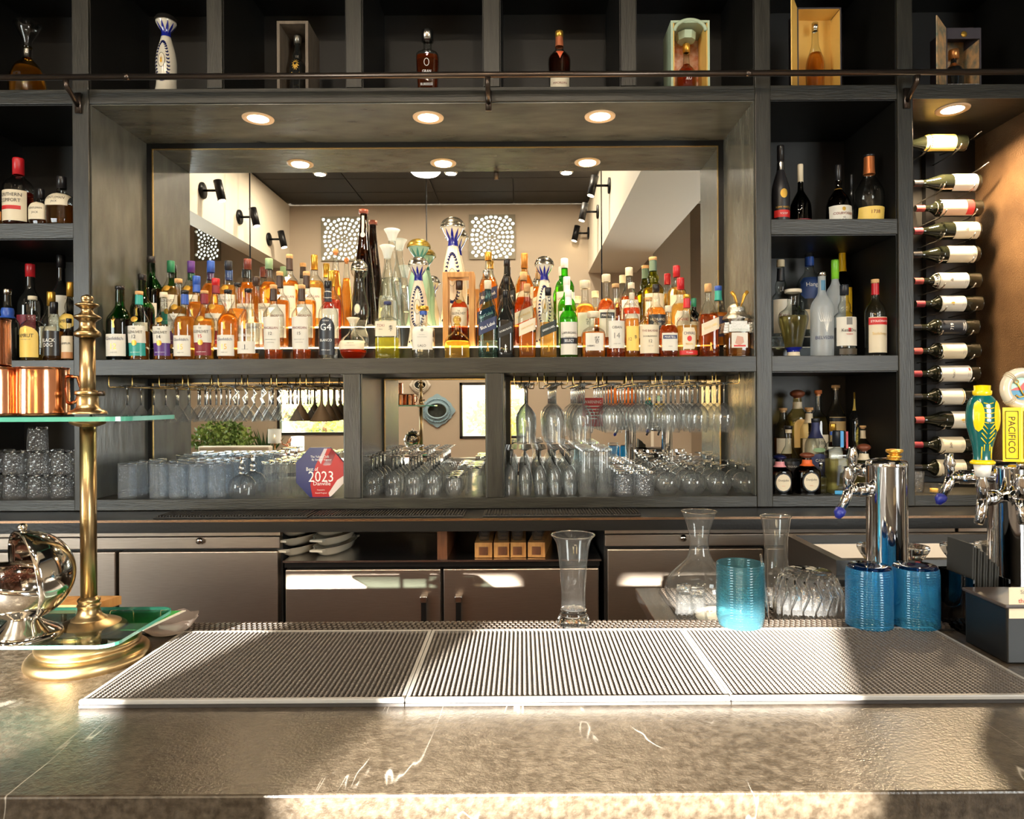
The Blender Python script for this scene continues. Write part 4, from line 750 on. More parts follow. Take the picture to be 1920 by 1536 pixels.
# middle row ---------------------------------------------------------------------------------
A(1, 267, 515, 39, 'dark green bottle with black cap, leftmost in middle row', glass=GREENG, liq=DARKL, fill=.55, cap=BLK, caph=.08, foil=GREENG, **glenf(1))
A(1, 335, 523.5, 36, 'amber bottle with beige cap and oval seal, middle row', liq=GOLDEN, fill=.6, cap=CORK, caph=.06, **glenl('14', PURP))
A(1, 369, 518.5, 37, 'amber bottle with bright blue neck, middle row', liq=AMBER, fill=.64, cap=BLUEF, caph=.12, foil=BLUEF, foilz=(.78, .9), **glenf(0))
A(1, 405, 523, 37, 'amber bottle with burgundy red neck, middle row', liq=AMBER, fill=.62, cap=REDF, caph=.10, foil=BURG, foilz=(.79, .92), **glenl('15', BURG))
A(1, 446, 531, 34, 'amber bottle with plain white label behind clear-necked one, middle row', liq=AMBER, fill=.6, cap=BLK, caph=.05, **glenf(0))
A(1, 481, 519.5, 36, 'clear bottle with dark striped cap, middle row', liq=AMBER, fill=.35, cap=BRNF, caph=.12, **glenf(0))
A(1, 525, 510, 35, 'amber bottle with dark neck and white label, middle row, left one', liq=AMBER, fill=.62, **maca('12'))
A(1, 575, 510, 35, 'amber bottle with dark neck and white label, middle row, right one', liq=AMBER, fill=.62, **maca('15'))
A(1, 622, 508.5, 36, 'dark red bottle with gold cap and white label, middle row', style='std', liq=REDL, fill=.62, cap=GOLDF, caph=.20, labels=[(.12, .5, .86, PAPER, 'rect', 0, [('whisky', .36, .035, .9, BURG)])])
A(1, 674, 483.5, 40, 'clear sculpted glass bottle with round silver stopper, middle row', name='tequila_bottle', style='bulb', glass=CLEARB, liq=WATER, fill=.3, cap=SILVER, caph=.105, captype='dome', labels=[(.36, .48, .30, GREYP, 'oval'), (.37, .47, .24, CREAM, 'oval')])
A(1, 727, 460.5, 44, 'tall clear tapering flask with flared stopper, middle row', name='tequila_bottle', style='flask', liq=WATER, fill=.5, cap=FROST, caph=.13, captype='flare')
A(1, 785, 482.5, 43, 'white ceramic bell bottle with cobalt crown and silver dome, middle row', name='ceramic_bottle', style='bell', glass=CERAM, cap=SILVER, caph=.095, captype='dome', extra=azul())
# framed bottle
Yf, zf = ROW[1]; xa_, xb_ = PX(832, 580, Yf), PX(890.5, 580, Yf); zt_ = PZ(861, 513, Yf); fw = 0.024
t = thing('display_frame', 'light oak display frame around an amber bottle', 'display box', ((xa_ + xb_) / 2, Yf, zf + 0.0006))
box('frame_side', xa_, xa_ + fw, Yf - 0.045, Yf + 0.045, zf + 0.0006, zt_, OAK, t, 0.002); box('frame_side', xb_ - fw, xb_, Yf - 0.045, Yf + 0.045, zf + 0.0006, zt_, OAK, t, 0.002); box('frame_top', xa_ + fw, xb_ - fw, Yf - 0.045, Yf + 0.045, zt_ - fw, zt_, OAK, t, 0.002); box('frame_base', xa_ + fw, xb_ - fw, Yf - 0.045, Yf + 0.045, zf + 0.0006, zf + 0.02, OAK, t, 0.002)
ROW[3] = (Yf, zf + 0.0196); cnt[3] = 0
A(3, 861.5, 527, 35, 'red amber bottle standing inside the oak display frame', style='glenl', liq=REDL, fill=.66, cap=BRNF, caph=.14, labels=[(.26, .56, .86, CREAM, 'rect', 0, [('THE', .50, .022, .3, INK), ('GLENLIVET', .46, .042, 1.45, INK), ('18', .36, .05, .4, BURG)]), (.62, .69, .32, GOLDP, 'oval')])
A(1, 912, 508, 35, 'amber square bottle with silver cap behind the navy-labelled one, middle row', **jw(paint(36, 48, 84), WHT, 'Blue Label', CLEARB, AMBER, .5, SILVER))
A(1, 950, 520, 32, 'near-black square bottle, middle row', **jw(paint(24, 22, 22), WHT, 'DOUBLE BLACK', BLACKG, None, .3, BLK))
A(1, 982, 511, 36, 'deep amber square bottle with cream slanted label, middle row', **jw(CREAM, GOLDP, 'JOHN WALKER', CLEARB, DEEP, .66, CORK))
A(1, 1021, 481.5, 41, 'white ceramic bell bottle with cobalt crown behind golden square bottle, middle row', name='ceramic_bottle', style='bell', glass=CERAM, cap=SILVER, caph=.095, captype='dome', extra=azul())
A(1, 1063, 520, 35, 'bright green bottle with white cap, middle row', style='std', glass=BRIGHTG, liq=GOLDEN, fill=.6, cap=WHT, caph=.12, foil=WHT, foilz=(.78, .9), labels=[(.05, .5, .88, PAPER, 'rect', 0, [('LAPHROAIG', .40, .05, 1.5, INK)])])
A(1, 1097, 527, 40, 'rounded amber decanter with pale stopper, middle row', style='squat', liq=AMBER, fill=.64, cap=CREAM, caph=.12, capk=1.6, labels=[(.14, .50, .76, PAPER)], extra=brush(.2, .36, .34, 1))
A(1, 1137, 515.5, 35, 'dark amber bottle with wide cream cap, middle row', name='cognac_bottle', style='squat', liq=DEEP, fill=.66, cap=CREAM, caph=.10, capk=1.5, labels=[(.12, .5, .86, PAPER), (.38, .46, .76, SLATE, 'rect', 0, [('MARTELL', .42, .04, 1.2, WHT)])])
A(1, 1184, 531, 33, 'red amber bottle hidden behind yellow-labelled one, middle row', style='std', liq=REDL, fill=.6, cap=CREAM, caph=.09, labels=[(.12, .5, .86, PAPER)])
A(1, 1230, 534, 38, 'amber bottle with dark cap and black round label, middle row', style='balv', liq=AMBER, fill=.62, cap=BLK, caph=.12, labels=[(.16, .50, .84, SLATE, 'rect', 0, [('HIGHLAND', .42, .05, 1.4, CREAM), ('PARK', .34, .05, .8, CREAM)])])
A(1, 1276.5, 522, 38, 'golden bottle with red wax neck, middle row', style='balv', liq=GOLDEN, fill=.62, cap=REDF, caph=.17, capk=1.2, labels=[(.14, .5, .74, CREAM, 'hex', 0, [('CHIVAS', .38, .05, 1.1, REDP)])])
A(1, 1301, 560, 26, 'small dark bottle with green neck beside the red-necked ones, middle row', style='std', glass=DARKG, liq=DARKL, fill=.5, cap=GRNF, caph=.18, labels=[(.12, .5, .8, CREAM)])
A(1, 1347, 537, 36, 'bottle with blue cap and teal neck near right wall, middle row', style='bulbneck', liq=AMBER, fill=.55, cap=BLUEF, caph=.08, foil=TEAL, foilz=(.76, .93), labels=[(.14, .48, .86, INKB, 'rect', 0, [('XR', .32, .08, .6, GOLDP)])])
# rear row -----------------------------------------------------------------------------------
A(2, 284, 481.5, 40, 'dark green bottle with black cap, leftmost in rear row', glass=GREENG, liq=DARKL, fill=.55, cap=BLK, caph=.09, foil=GREENG, **glenf(1))
A(2, 321, 490, 36, 'golden bottle with emerald green neck, rear row', liq=GOLDEN, fill=.62, cap=GRNF, caph=.17, **glenl('12', TEAL))
A(2, 359, 490.5, 36, 'golden bottle with purple neck, rear row', liq=GOLDEN, fill=.62, cap=PURP, caph=.17, **glenl('14', PURP))
A(2, 396, 490, 37, 'amber bottle with blue and red neck, rear row', liq=AMBER, fill=.66, cap=BLUEF, caph=.17, **glenf(0))
A(2, 429, 490, 36, 'golden bottle with slate cap and gold oval seal, rear row', liq=GOLDEN, fill=.64, cap=SLATE, caph=.13, **glenl('15', BURG))
A(2, 465, 486.5, 37, 'amber bottle with maroon striped neck, rear row', liq=AMBER, fill=.66, cap=MAROON, caph=.15, **glenf(0))
A(2, 505, 485.5, 37, 'amber bottle with pale sage green cap, rear row', liq=AMBER, fill=.66, cap=SAGE, caph=.15, **glenf(0))
A(2, 543.5, 478, 35, 'amber bottle with dark brown neck and white label, rear row', liq=AMBER, fill=.64, **maca('12'))
A(2, 590, 479, 36, 'amber bottle with gold cap and white label, rear row', style='maca', liq=GOLDEN, fill=.64, cap=GOLDF, caph=.20, labels=[(.13, .54, .86, PAPER, 'rect', 0, [('MACALLAN', .42, .035, 1.4, BURG)])])
A(2, 630, 466.5, 29, 'tall slim amber bottle with round wooden stopper, rear row', name='tequila_bottle', style='taper', liq=AMBER, fill=.72, cap=pm('orange_wood', c8(206, 128, 70), 0.5), caph=.075, captype='ball')
A(2, 683, 393, 44, 'very tall dark brown tapering bottle with red-brown stopper, rear row', name='tequila_bottle', style='taper', glass=BROWNG, liq=DARKL, fill=.6, cap=pm('red_brown_wood', c8(120, 58, 42), 0.3), caph=.06, captype='tee', labels=[(.80, .94, .10, CREAM, 'rect'), (.755, .80, .20, CREAM, 'oval')])
A(2, 736, 430, 46, 'tallest clear tapering flask with frosted stopper, rear row', name='tequila_bottle', style='flask', liq=WATER, fill=.5, cap=FROST, caph=.12, captype='flare')
A(2, 786, 449, 50, 'jade green ceramic bell bottle with gold speckled dome, rear row', name='ceramic_bottle', style='bell', glass=JADE, cap=PYR, caph=.095, captype='dome', extra=azul(JADED, JADED, False))
A(2, 850, 408.5, 52, 'largest white ceramic bell bottle with cobalt crown, rear row', name='ceramic_bottle', style='bell', glass=CERAM, cap=SILVER, caph=.095, captype='dome', extra=azul())
A(2, 916.5, 473.5, 35, 'amber square bottle with gold cap, rear row, left one', **jw(paint(36, 48, 84), WHT, 'Blue Label', CLEARB, AMBER, .66, GOLDF))
A(2, 951, 486, 32, 'near-black square bottle, rear row', **jw(paint(24, 22, 22), WHT, 'DOUBLE BLACK', BLACKG, None, .3, BLK))
A(2, 984, 476, 35, 'amber square bottle with orange cap, rear row', **jw(CREAM, GOLDP, 'GOLD LABEL', CLEARB, AMBER, .7, pm('orange_foil', c8(206, 140, 66), 0.35, 0.5), caph=.2))
A(2, 1012, 497, 34, 'amber square bottle behind the ceramic bell bottle, rear row', **jw(CREAM, GOLDP, 'JOHN WALKER', CLEARB, AMBER, .64, CORK))
A(2, 1059, 485.5, 36, 'bright green bottle with tall white cap, rear row', style='std', glass=BRIGHTG, liq=GOLDEN, fill=.6, cap=WHT, caph=.14, labels=[(.05, .5, .88, PAPER, 'rect', 0, [('LAPHROAIG', .40, .05, 1.5, INK)])])
A(2, 1180, 502.5, 36, 'clear-shouldered cognac bottle with white cap, rear row', name='cognac_bottle', style='remy', liq=DEEP, fill=.5, cap=CREAM, caph=.14, labels=[(.12, .44, .86, PAPER, 'rect', 0, [('MARTELL', .36, .04, 1.2, INKB)])])
A(2, 1225, 483, 40, 'olive green bottle with grey-green neck and bulging shoulder, rear row', style='bulbneck', glass=OLIVEG, liq=GOLDEN, fill=.55, cap=CORK, caph=.045, foil=paint(92, 112, 92), foilz=(.80, .955), labels=[(.14, .46, .86, CREAM)])
A(2, 1269, 499, 37, 'golden bottle with red wax neck, rear row', style='balv', liq=GOLDEN, fill=.64, cap=REDF, caph=.19, capk=1.2, labels=[(.14, .5, .8, CREAM)])
# samurai-armour bottle
Y, z = ROW[0]; p = P(1381, 600, Y); t = thing('samurai_bottle', 'bottle wearing silver samurai helmet and armour with gold horns', 'bottle', (p.x, Y, z + 0.0006)); s = Y / F
sh = Shape(catmull([(0, 22 * s), (2 * s, 23 * s), (45 * s, 23 * s), (52 * s, 18 * s), (58 * s, 11 * s), (62 * s, 10 * s)], 2), 5, .8, 46 * s)
sh.lathe().obj('glass_body', CLEARB, t); sh.lathe([1.5 * s + i * 3.6 * s for i in range(13)], .93).obj('liquid', AMBER, t)
lb = sh.patch(16 * s, 44 * s, 15 * s).obj('label', PAPER, t); sh.polys([[(-9 * s, 24 * s), (0, 20 * s), (8 * s, 26 * s), (6 * s, 36 * s), (-5 * s, 38 * s)]], .0016).obj('label_picture', paint(196, 150, 130), lb, False); sh.patch(18 * s, 21 * s, 11 * s, off=.0016).obj('label_stripe', REDP, lb)
m = MB()
for k in range(6): m.tube([(-24 * s, 0, (3 + k * 2.4) * s), (0, -20.5 * s, (2 + k * 2.4) * s), (24 * s, 0, (3 + k * 2.4) * s)], 0.9 * s, 6)
m.obj('woven_skirt', pm('bronze_cord', c8(150, 110, 60), 0.4, 0.5), t)
ARM = pm('embossed_silver', (0.55, 0.53, 0.48), 0.28, 1.0, bump=(130, 1.0, (1, 1, 1)))
m = MB()
for sx in (-1, 1):
    for k in range(4): m.box(min(sx * 18 * s, sx * (29 - k) * s), max(sx * 18 * s, sx * (29 - k) * s), -14 * s, 10 * s, (44 + k * 5) * s, (48.4 + k * 5) * s)
m.box(-19 * s, 19 * s, -17 * s, 12 * s, 46 * s, 60 * s); m.box(-15 * s, 15 * s, -15 * s, 12 * s, 60 * s, 66 * s); m.obj('armour', ARM, t, False)
lathe('helmet', catmull([(26 * s, 70 * s), (24 * s, 76 * s), (17 * s, 82 * s), (16 * s, 92 * s), (10 * s, 99 * s), (0.0, 102 * s)]), ARM, t, 20); lathe('face_mask', catmull([(10 * s, 62 * s), (14 * s, 68 * s), (15 * s, 76 * s), (13 * s, 84 * s)]), ARM, t, 16)
m = MB()
for sx in (-1, 1): m.tube([(sx * 3 * s, -17 * s, 92 * s), (sx * 6 * s, -18 * s, 102 * s), (sx * 9 * s, -18 * s, 112 * s), (sx * 15 * s, -18 * s, 120 * s)], [1.4 * s, 2.2 * s, 3.0 * s, 3.4 * s], 8)
m.obj('horns', GOLDF, t)
# ---- top row of display bottles
Yt = 3.10; zt = zT1
def topb(x, ytop, w, desc, name='spirit_bottle', Y=Yt, **k):
    p = P(x, 140, Y); return bottle(name, desc, (p.x, Y, zt + 0.0006), PZ(x, ytop, Y) - zt, w / 2 * Y / F, group='display bottles on the top shelf', **k)
topb(52, 62, 57, 'ribbed golden decanter with flared glass stopper, top shelf far left', 'tequila_bottle', style='domed', glass=YELG, liq=GOLDEN, fill=.5, cap=CLEARB, caph=.34, captype='flare', capk=1.8, foil=SILVER, foilz=(.64, .76), labels=[], texts=[('JCR', .33, .07, .7, INK)])
topb(312, 27, 46, 'white ceramic bell bottle with dark dome and cobalt crown, top shelf', 'ceramic_bottle', style='bell', glass=CERAM, cap=pm('dark_dome', (0.16, 0.14, 0.12), 0.15, 0.9), caph=.085, captype='dome', extra=azul())
topb(802, 57, 41, 'amber trapezoid bottle with silver stopper, top shelf', 'tequila_bottle', style='patron', liq=DEEP, fill=.62, cap=SILVER, caph=.15, capk=1.35, captype='cyl', texts=[('GRAN', .375, .055, .8, WHT), ('PATRON', .29, .055, 1.1, WHT), ('BURDEOS', .20, .05, 1.1, WHT)], extra=lambda t, sh, H, R: MB().tube([sh.proj(.22 * R * cos(q), .50 * H + .05 * H * sin(q), .002) for q in [2 * pi * i / 16 for i in range(17)]], .0012, 5, False).obj('ring_emblem', WHT, t))
topb(1049, 60, 42, 'dark amber bottle with gold cap and cream label, top shelf', 'whisky_bottle', style='maca', liq=DARKL, fill=.64, cap=GOLDF, caph=.09, foil=pm('copper_foil', c8(206, 120, 80), 0.35, 0.5), foilz=(.78, .92), labels=[(.0, .36, .84, CREAM, 'rect', 0, [('MACALLAN', .2, .03, 1.2, BURG)]), (.54, .66, .34, paint(220, 100, 60), 'vee')])
# boxed bottles
def tbox(x0, x1, ytop, Y, dep, lab, frame, inner, th=0.012, nm='presentation_box'):
    a, b = PX(x0, 100, Y), PX(x1, 100, Y); z1 = PZ((x0 + x1) / 2, ytop, Y); t = thing(nm, lab, 'presentation box', ((a + b) / 2, Y, zt + 0.0006), 'presentation boxes on the top shelf')
    z0 = zt + 0.0006
    box('box_side', a, a + th, Y, Y + dep, z0, z1, frame, t, 0.001); box('box_side', b - th, b, Y, Y + dep, z0, z1, frame, t, 0.001); box('box_top', a + th, b - th, Y, Y + dep, z1 - th, z1, frame, t); box('box_base', a + th, b - th, Y, Y + dep, z0, z0 + 0.006, frame, t); box('box_back', a + th, b - th, Y + dep - 0.008, Y + dep, z0 + 0.006, z1 - th, inner, t)
    return t, a, b, z0 + 0.0066, z1
GREYW = pm('grey_wood', c8(112, 98, 82), 0.5, var=(c8(90, 78, 64), 8, (6, 6, 1)))
t, a, b, z0, z1 = tbox(519, 578, 39, 3.03, .17, 'grey wooden box holding a black bottle, top shelf', GREYW, pm('box_lining', c8(60, 52, 42), 0.6), .013); box('name_plate', a + .015, b - .015, 3.028, 3.0305, z0 + .07, z0 + .074, GOLDP, t)
bottle('tequila_bottle', 'black bottle with gold sun emblem inside grey wooden box', ((a + b) / 2, 3.10, z0), (z1 - z0) * .90, .036, 'bulbneck', BLACKG, None, cap=pm('gunmetal', (0.3, 0.28, 0.24), 0.3, 0.9), caph=.12, capk=1.4, extra=lambda t, sh, H, R: sh.polys([[(r * R * .5 * cos(q), .52 * H + r * H * .1 * sin(q)) for q, r in [(2 * pi * i / 24, 1 if i % 2 else .5) for i in range(24)]], [(-.5 * R, .36 * H), (.5 * R, .36 * H), (.5 * R, .40 * H), (-.5 * R, .40 * H)], [(-.35 * R, .29 * H), (.35 * R, .29 * H), (.35 * R, .32 * H), (-.35 * R, .32 * H)]]).obj('gold_emblem', GOLDP, t, False))
MINT = pm('mint_card', c8(176, 190, 160), 0.5); GILT = pm('gilt_lining', c8(230, 180, 84), 0.45, var=(c8(236, 196, 110), 3, (1, 1, 1)))
ART = pm('printed_art_lining', c8(214, 120, 60), 0.5, var=(c8(250, 220, 200), 30, (1, 1, 1)))
t, a, b, z0, z1 = tbox(1258, 1331, 38, 3.02, .16, 'mint green box with round opening holding red amber bottle, top shelf', MINT, ART, .010); cx_ = (a + b) / 2
for s_ in (0, 1): box('gilt_edge', (a + .0105, b - .0145)[s_], (a + .0145, b - .0105)[s_], 3.019, 3.16, z0, z1 - .012, GILT, t)
MB().tube([(cx_ + (b - a) * .40 * cos(q), 3.022, z1 - .045 + .048 * sin(q)) for q in [pi * i / 16 for i in range(17)]], .008, 8).obj('arched_collar', MINT, t, True, True)
lathe('octagonal_lid', [(0, 0), (.040, 0), (.043, .034), (0, .036)], MINT, t, 8, (0, .075, z1 - zt - .055), ax=Matrix.Rotation(pi / 8, 3, 'Z'), smooth=False)
bottle('cognac_bottle', 'red amber bottle with gold neck inside mint green box', (cx_, 3.095, z0), (z1 - z0) * .78, .044, 'brandy', CLEARB, REDL, .62, cap=GOLDF, caph=.16, capk=1.5, texts=[('XO', .30, .08, .6, WHT)])
DKB = pm('slate_card', c8(58, 52, 58), 0.5)
t, a, b, z0, z1 = tbox(1495, 1578, 14, 3.04, .10, 'open gold-lined slate box holding amber bottle, top shelf', DKB, GILT, .006); hinge = a
q0 = PX(1479, 80, 3.0) ; mesh('lid', [(a, 3.04, z0), (q0, 2.965, z0), (q0, 2.965, z1 + .02), (a, 3.04, z1), (a - .004, 3.042, z0), (q0 - .004, 2.967, z0), (q0 - .004, 2.967, z1 + .02), (a - .004, 3.042, z1)], [(0, 1, 2, 3), (4, 7, 6, 5), (0, 3, 7, 4), (1, 5, 6, 2), (3, 2, 6, 7), (0, 4, 5, 1)], GILT, t, False, True)
for nm_, q in (('lining', (a + .0062, a + .007, 3.041, 3.132, z0, z1 - .01)), ('lining', (b - .007, b - .0062, 3.041, 3.132, z0, z1 - .01)), ('lining', (a + .007, b - .007, 3.041, 3.132, z1 - .0072, z1 - .0064))): box(nm_, *q, GILT, t)
bottle('tequila_bottle', 'amber bulbous bottle with glass ball stopper inside gold-lined box', ((a + b) / 2, 3.085, z0), (z1 - z0) * .88, .040, 'remy', CLEARB, AMBER, .58, cap=SILVER, caph=.11, captype='ball')
ART2 = pm('floral_art_card', c8(206, 160, 110), 0.5, var=(c8(90, 110, 100), 26, (1, 1, 1)))
t, a, b, z0, z1 = tbox(1774, 1840, 52, 3.03, .12, 'dark patterned box with open floral lid, top shelf far right', DKB, ART2, .006); q0 = PX(1756, 80, 2.97)
mesh('lid', [(a, 3.03, z0), (q0, 2.965, z0), (q0, 2.965, z1 + .02), (a, 3.03, z1), (a - .004, 3.032, z0), (q0 - .004, 2.967, z0), (q0 - .004, 2.967, z1 + .02), (a - .004, 3.032, z1)], [(0, 1, 2, 3), (4, 7, 6, 5), (0, 3, 7, 4), (1, 5, 6, 2), (3, 2, 6, 7), (0, 4, 5, 1)], ART2, t, False, True)
box('front_band', a + .006, b - .006, 3.030, 3.034, z1 - .048, z1 - .006, DKB, t); lathe('gold_seal', [(0, 0), (.011, 0), (.013, .003), (0, .003)], GOLDP, t, 18, (0, .0, z1 - zt - .03), ax=Matrix(((1, 0, 0), (0, 0, -1), (0, 1, 0))))
for s_ in (0, 1): box('lining', (a + .0062, b - .0075)[s_], (a + .0075, b - .0062)[s_], 3.035, 3.14, z0, z1 - .05, ART2, t)
box('front_tray', a + .008, b - .008, 3.032, 3.036, z0, z0 + .03, pm('scroll_print', c8(70, 62, 66), 0.5, var=(c8(220, 215, 210), 60, (1, 1, 1))), t)
bottle('whisky_bottle', 'dark bottle with copper cap inside the floral-lined box', ((a + b) / 2 - .01, 3.085, z0), (z1 - z0) * .74, .036, 'squat', BLACKG, None, cap=pm('copper_cap', c8(206, 140, 80), 0.3, 0.8), caph=.2, capk=1.9, foil=pm('copper_cap2', c8(206, 140, 80), 0.3, 0.8), foilz=(.60, .70))
# ---- left bay, upper and middle
def bay(x, ytop, w, zb, Y, desc, grp, name='spirit_bottle', **k):
    p = P(x, 560, Y); return bottle(name, desc, (p.x, Y, zb + 0.0006), PZ(x, ytop, Y) - zb, w / 2 * Y / F, group=grp, **k)
g1 = 'bottles in the left bay'
bay(36, 298, 50, zL1, 3.03, 'large clear bottle with red cap and cream label, left bay upper shelf', g1, style='std', liq=REDL, fill=.5, cap=REDF, caph=.24, labels=[(.06, .5, .92, CREAM, 'rect', 0, [('SOUTHERN', .43, .05, 1.5, INK), ('COMFORT', .35, .05, 1.4, INK), ('original', .25, .03, .6, REDP)]), (.22, .275, .7, REDP, 'rect')])
bay(78, 355, 34, zL1, 3.03, 'small squat bottle with arched cream label, left bay upper shelf', g1, 'whisky_bottle', style='squat', liq=DEEP, fill=.5, cap=BLK, caph=.26, labels=[(.16, .62, .92, CREAM, 'arch', 0, [('GENTLEMAN', .45, .07, 1.4, INK), ('JACK', .33, .07, .8, INK)])])
bay(117, 332, 46, zL1, 3.03, 'larger squat bottle with arched cream label beside post, left bay', g1, 'whisky_bottle', style='squat', liq=AMBER, fill=.42, cap=BLK, caph=.24, labels=[(.38, .64, .92, CREAM, 'arch', 0, [('GENTLEMAN', .53, .05, 1.45, INK), ('JACK', .45, .05, .7, INK)])])
bay(-8, 372, 40, zL1, 3.03, 'amber bottle cut by the left picture edge, upper shelf', g1, style='std', liq=AMBER, fill=.5, cap=BLK, caph=.1, labels=[(.2, .5, .9, paint(206, 130, 60))])
Ya = 3.03
bay(14, 543, 38, zS1, 3.06, 'black bottle with blue neck band at far left, middle shelf', g1, style='bulbneck', glass=BLACKG, cap=SILVER, caph=.08, foil=BLUEF, foilz=(.60, .74), labels=[(.1, .45, .85, SLATE)])
bay(57, 496, 42, zS1, 3.20, 'dark bottle with red cap, left bay middle shelf', g1, style='std', glass=BLACKG, cap=REDF, caph=.13, labels=[(.2, .48, .85, BURG, 'rect', 0, [('SENIOR', .34, .05, 1.2, CREAM)])])
bay(61, 556, 40, zS1, Ya, 'clear bottle with gold arched label, left bay middle shelf', g1, 'whisky_bottle', style='bulbneck', liq=GOLDEN, fill=.1, cap=CREAM, caph=.06, labels=[(.05, .53, .88, YLW, 'arch', 0, [('AMRUT', .38, .06, 1.3, INK), ('indian single malt', .32, .02, 1.1, GREYP)]), (.43, .49, .18, GOLDP, 'oval')])
bay(115, 479, 40, zS1, 3.24, 'tall dark bottle with white calligraphy label, left bay middle shelf', g1, style='std', glass=BLACKG, cap=BLK, caph=.12, labels=[(.26, .62, .84, PAPER, 'rect', 0, [])], extra=brush(.0, .45, .5, 0))
bay(96, 548, 36, zS1, 3.13, 'clear bottle with gold cap behind black-labelled one, left bay', g1, style='slim', liq=GOLDEN, fill=.3, cap=GOLDF, caph=.2, labels=[(.2, .5, .86, CREAM)])
bay(101, 567, 36, zS1, Ya, 'small bottle with black label and black cap, left bay middle shelf', g1, 'whisky_bottle', style='bulbneck', liq=AMBER, fill=.5, cap=BLK, caph=.2, labels=[(.08, .5, .88, BLK, 'rect', 0, [('BLACK', .34, .06, 1.3, WHT), ('DOG', .26, .06, .9, WHT)])])
bay(133, 530, 38, zS1, 3.10, 'dark bottle with gold cap half hidden by post, left bay', g1, 'whisky_bottle', style='bulbneck', liq=DARKL, fill=.6, cap=GOLDF, caph=.18, labels=[(.4, .60, .86, YLW, 'oval', 0, [('AMRUT', .5, .05, 1.2, INK)])])
bay(129, 598, 24, zS1, Ya, 'bottle with cream and tan label beside post, left bay', g1, 'whisky_bottle', style='std', liq=AMBER, fill=.5, cap=BLK, caph=.1, labels=[(.05, .58, .9, CREAM, 'rect', 0, [('RAMPUR', .40, .08, 1.5, INK)]), (.05, .2, .91, paint(190, 130, 80))])
# ---- right bay, upper shelf
g2 = 'bottles in the right bay'
bay(1465, 274, 33, zR1, 3.03, 'black frosted cognac bottle with red band, right bay upper shelf', g2, 'cognac_bottle', style='remy', glass=pm('black_frosted', (0.015, 0.015, 0.018), 0.35), cap=BLK, caph=.2, foil=SILVER, foilz=(.68, .78), labels=[(.06, .15, .9, REDP, 'rect', 0, [('V.S.O.P', .105, .035, .8, WHT)]), (.30, .42, .38, GOLDP, 'oval')], texts=[('REMY MARTIN', .185, .04, 1.6, GOLDP)])
bay(1502, 309, 40, zR1, 3.10, 'dark olive bottle with cream cap, right bay upper shelf', g2, 'cognac_bottle', style='cognac', glass=DARKG, liq=DARKL, fill=.3, cap=CREAM, caph=.28, capk=1.3, labels=[(.05, .10, .9, BURG)])
bay(1573, 310, 46, zR1, 3.03, 'dark round-shouldered cognac bottle with white label, right bay', g2, 'cognac_bottle', style='cognac', glass=BROWNG, liq=DARKL, fill=.34, cap=BLK, caph=.36, foil=GOLDF, foilz=(.57, .585), labels=[(.0, .26, .93, PAPER, 'rect', 0, [('COURVOISIER', .12, .045, 1.5, BURG), ('VS', .05, .03, .3, INK)]), (.16, .23, .14, GOLDP, 'oval')])
bay(1598, 327.5, 26, zR1, 3.20, 'small dark bottle standing behind round-shouldered cognac, right bay', g2, 'cognac_bottle', style='cognac', glass=BLACKG, cap=BLK, caph=.3, labels=[(.05, .16, .9, CREAM)])
bay(1631, 291, 52, zR1, 3.03, 'clear cognac bottle with copper neck and gold label, right bay', g2, 'cognac_bottle', style='remy', cap=BLK, caph=.035, foil=pm('copper_sleeve', c8(190, 112, 62), 0.35, 0.6), foilz=(.71, .965), liq=DEEP, fill=.06, labels=[(.01, .20, .93, YLW, 'rect', 0, [('1738', .12, .05, .6, BURG)])], texts=[('R', .46, .06, .3, SILVER)])
# ---- right bay, middle shelf
g3 = 'vodkas and spirits in the right bay'
rb = thing('wire_riser', 'white-edged black riser behind the vodka bottles', 'riser', (PX(1566, 640, 3.14), 3.14, zS1)); ra_, rb_ = xP[1][1] + .02, xP[2][0] - .20
box('lower_step', ra_, rb_, 3.115, 3.26, zS1 + .0005, zS1 + .05, BLACKP, rb); box('upper_step', ra_, rb_, 3.262, 3.41, zS1 + .0005, zS1 + .11, BLACKP, rb); box('white_edge', ra_, rb_, 3.112, 3.1148, zS1 + .046, zS1 + .05, WHT, rb); box('white_edge', ra_, rb_, 3.258, 3.2615, zS1 + .106, zS1 + .11, WHT, rb)
m1, m2 = zS1 + .05, zS1 + .11
bay(1487, 543.5, 54, zS1, 3.03, 'vase-shaped bottle with amber liquid and cobalt foot, right bay', g3, 'tequila_bottle', style='vase', liq=PALE, fill=.6, cap=CERAM, caph=.05, labels=[], extra=lambda t, sh, H, R: (sh.lathe([.07 * H, .085 * H, .10 * H, .12 * H, .135 * H], off=.001, cap0=False, cap1=False).obj('cobalt_collar', COBALT, t), sh.lathe([0, .02 * H, .04 * H, .065 * H], off=.001, cap0=False, cap1=False).obj('painted_foot', CREAM, t)))
bay(1541, 511, 41, zS1, 3.03, 'frosted bottle with white tree drawing, right bay middle shelf', g3, 'vodka_bottle', style='std', glass=FROST, cap=SILVER, caph=.05, labels=[(.78, .90, .2, paint(70, 120, 150))], texts=[('BELVEDERE', .215, .05, 1.7, INKB)], extra=lambda t, sh, H, R: sh.polys([q for i in range(18) for q in ([((.02 - .004 * i) * R, .28 * H), ((.06 - .004 * i) * R, .28 * H), ((-.85 + .1 * i) * R * .9, (.45 + .10 * sin(i * 2.1) ** 2) * H)],)] + [[((-.5 + .06 * i) * R, .40 * H), ((-.47 + .06 * i) * R, .405 * H), ((-.75 + .09 * i) * R, (.50 + .05 * cos(i * 3)) * H)] for i in range(17)]).obj('tree_drawing', WHT, t, False))
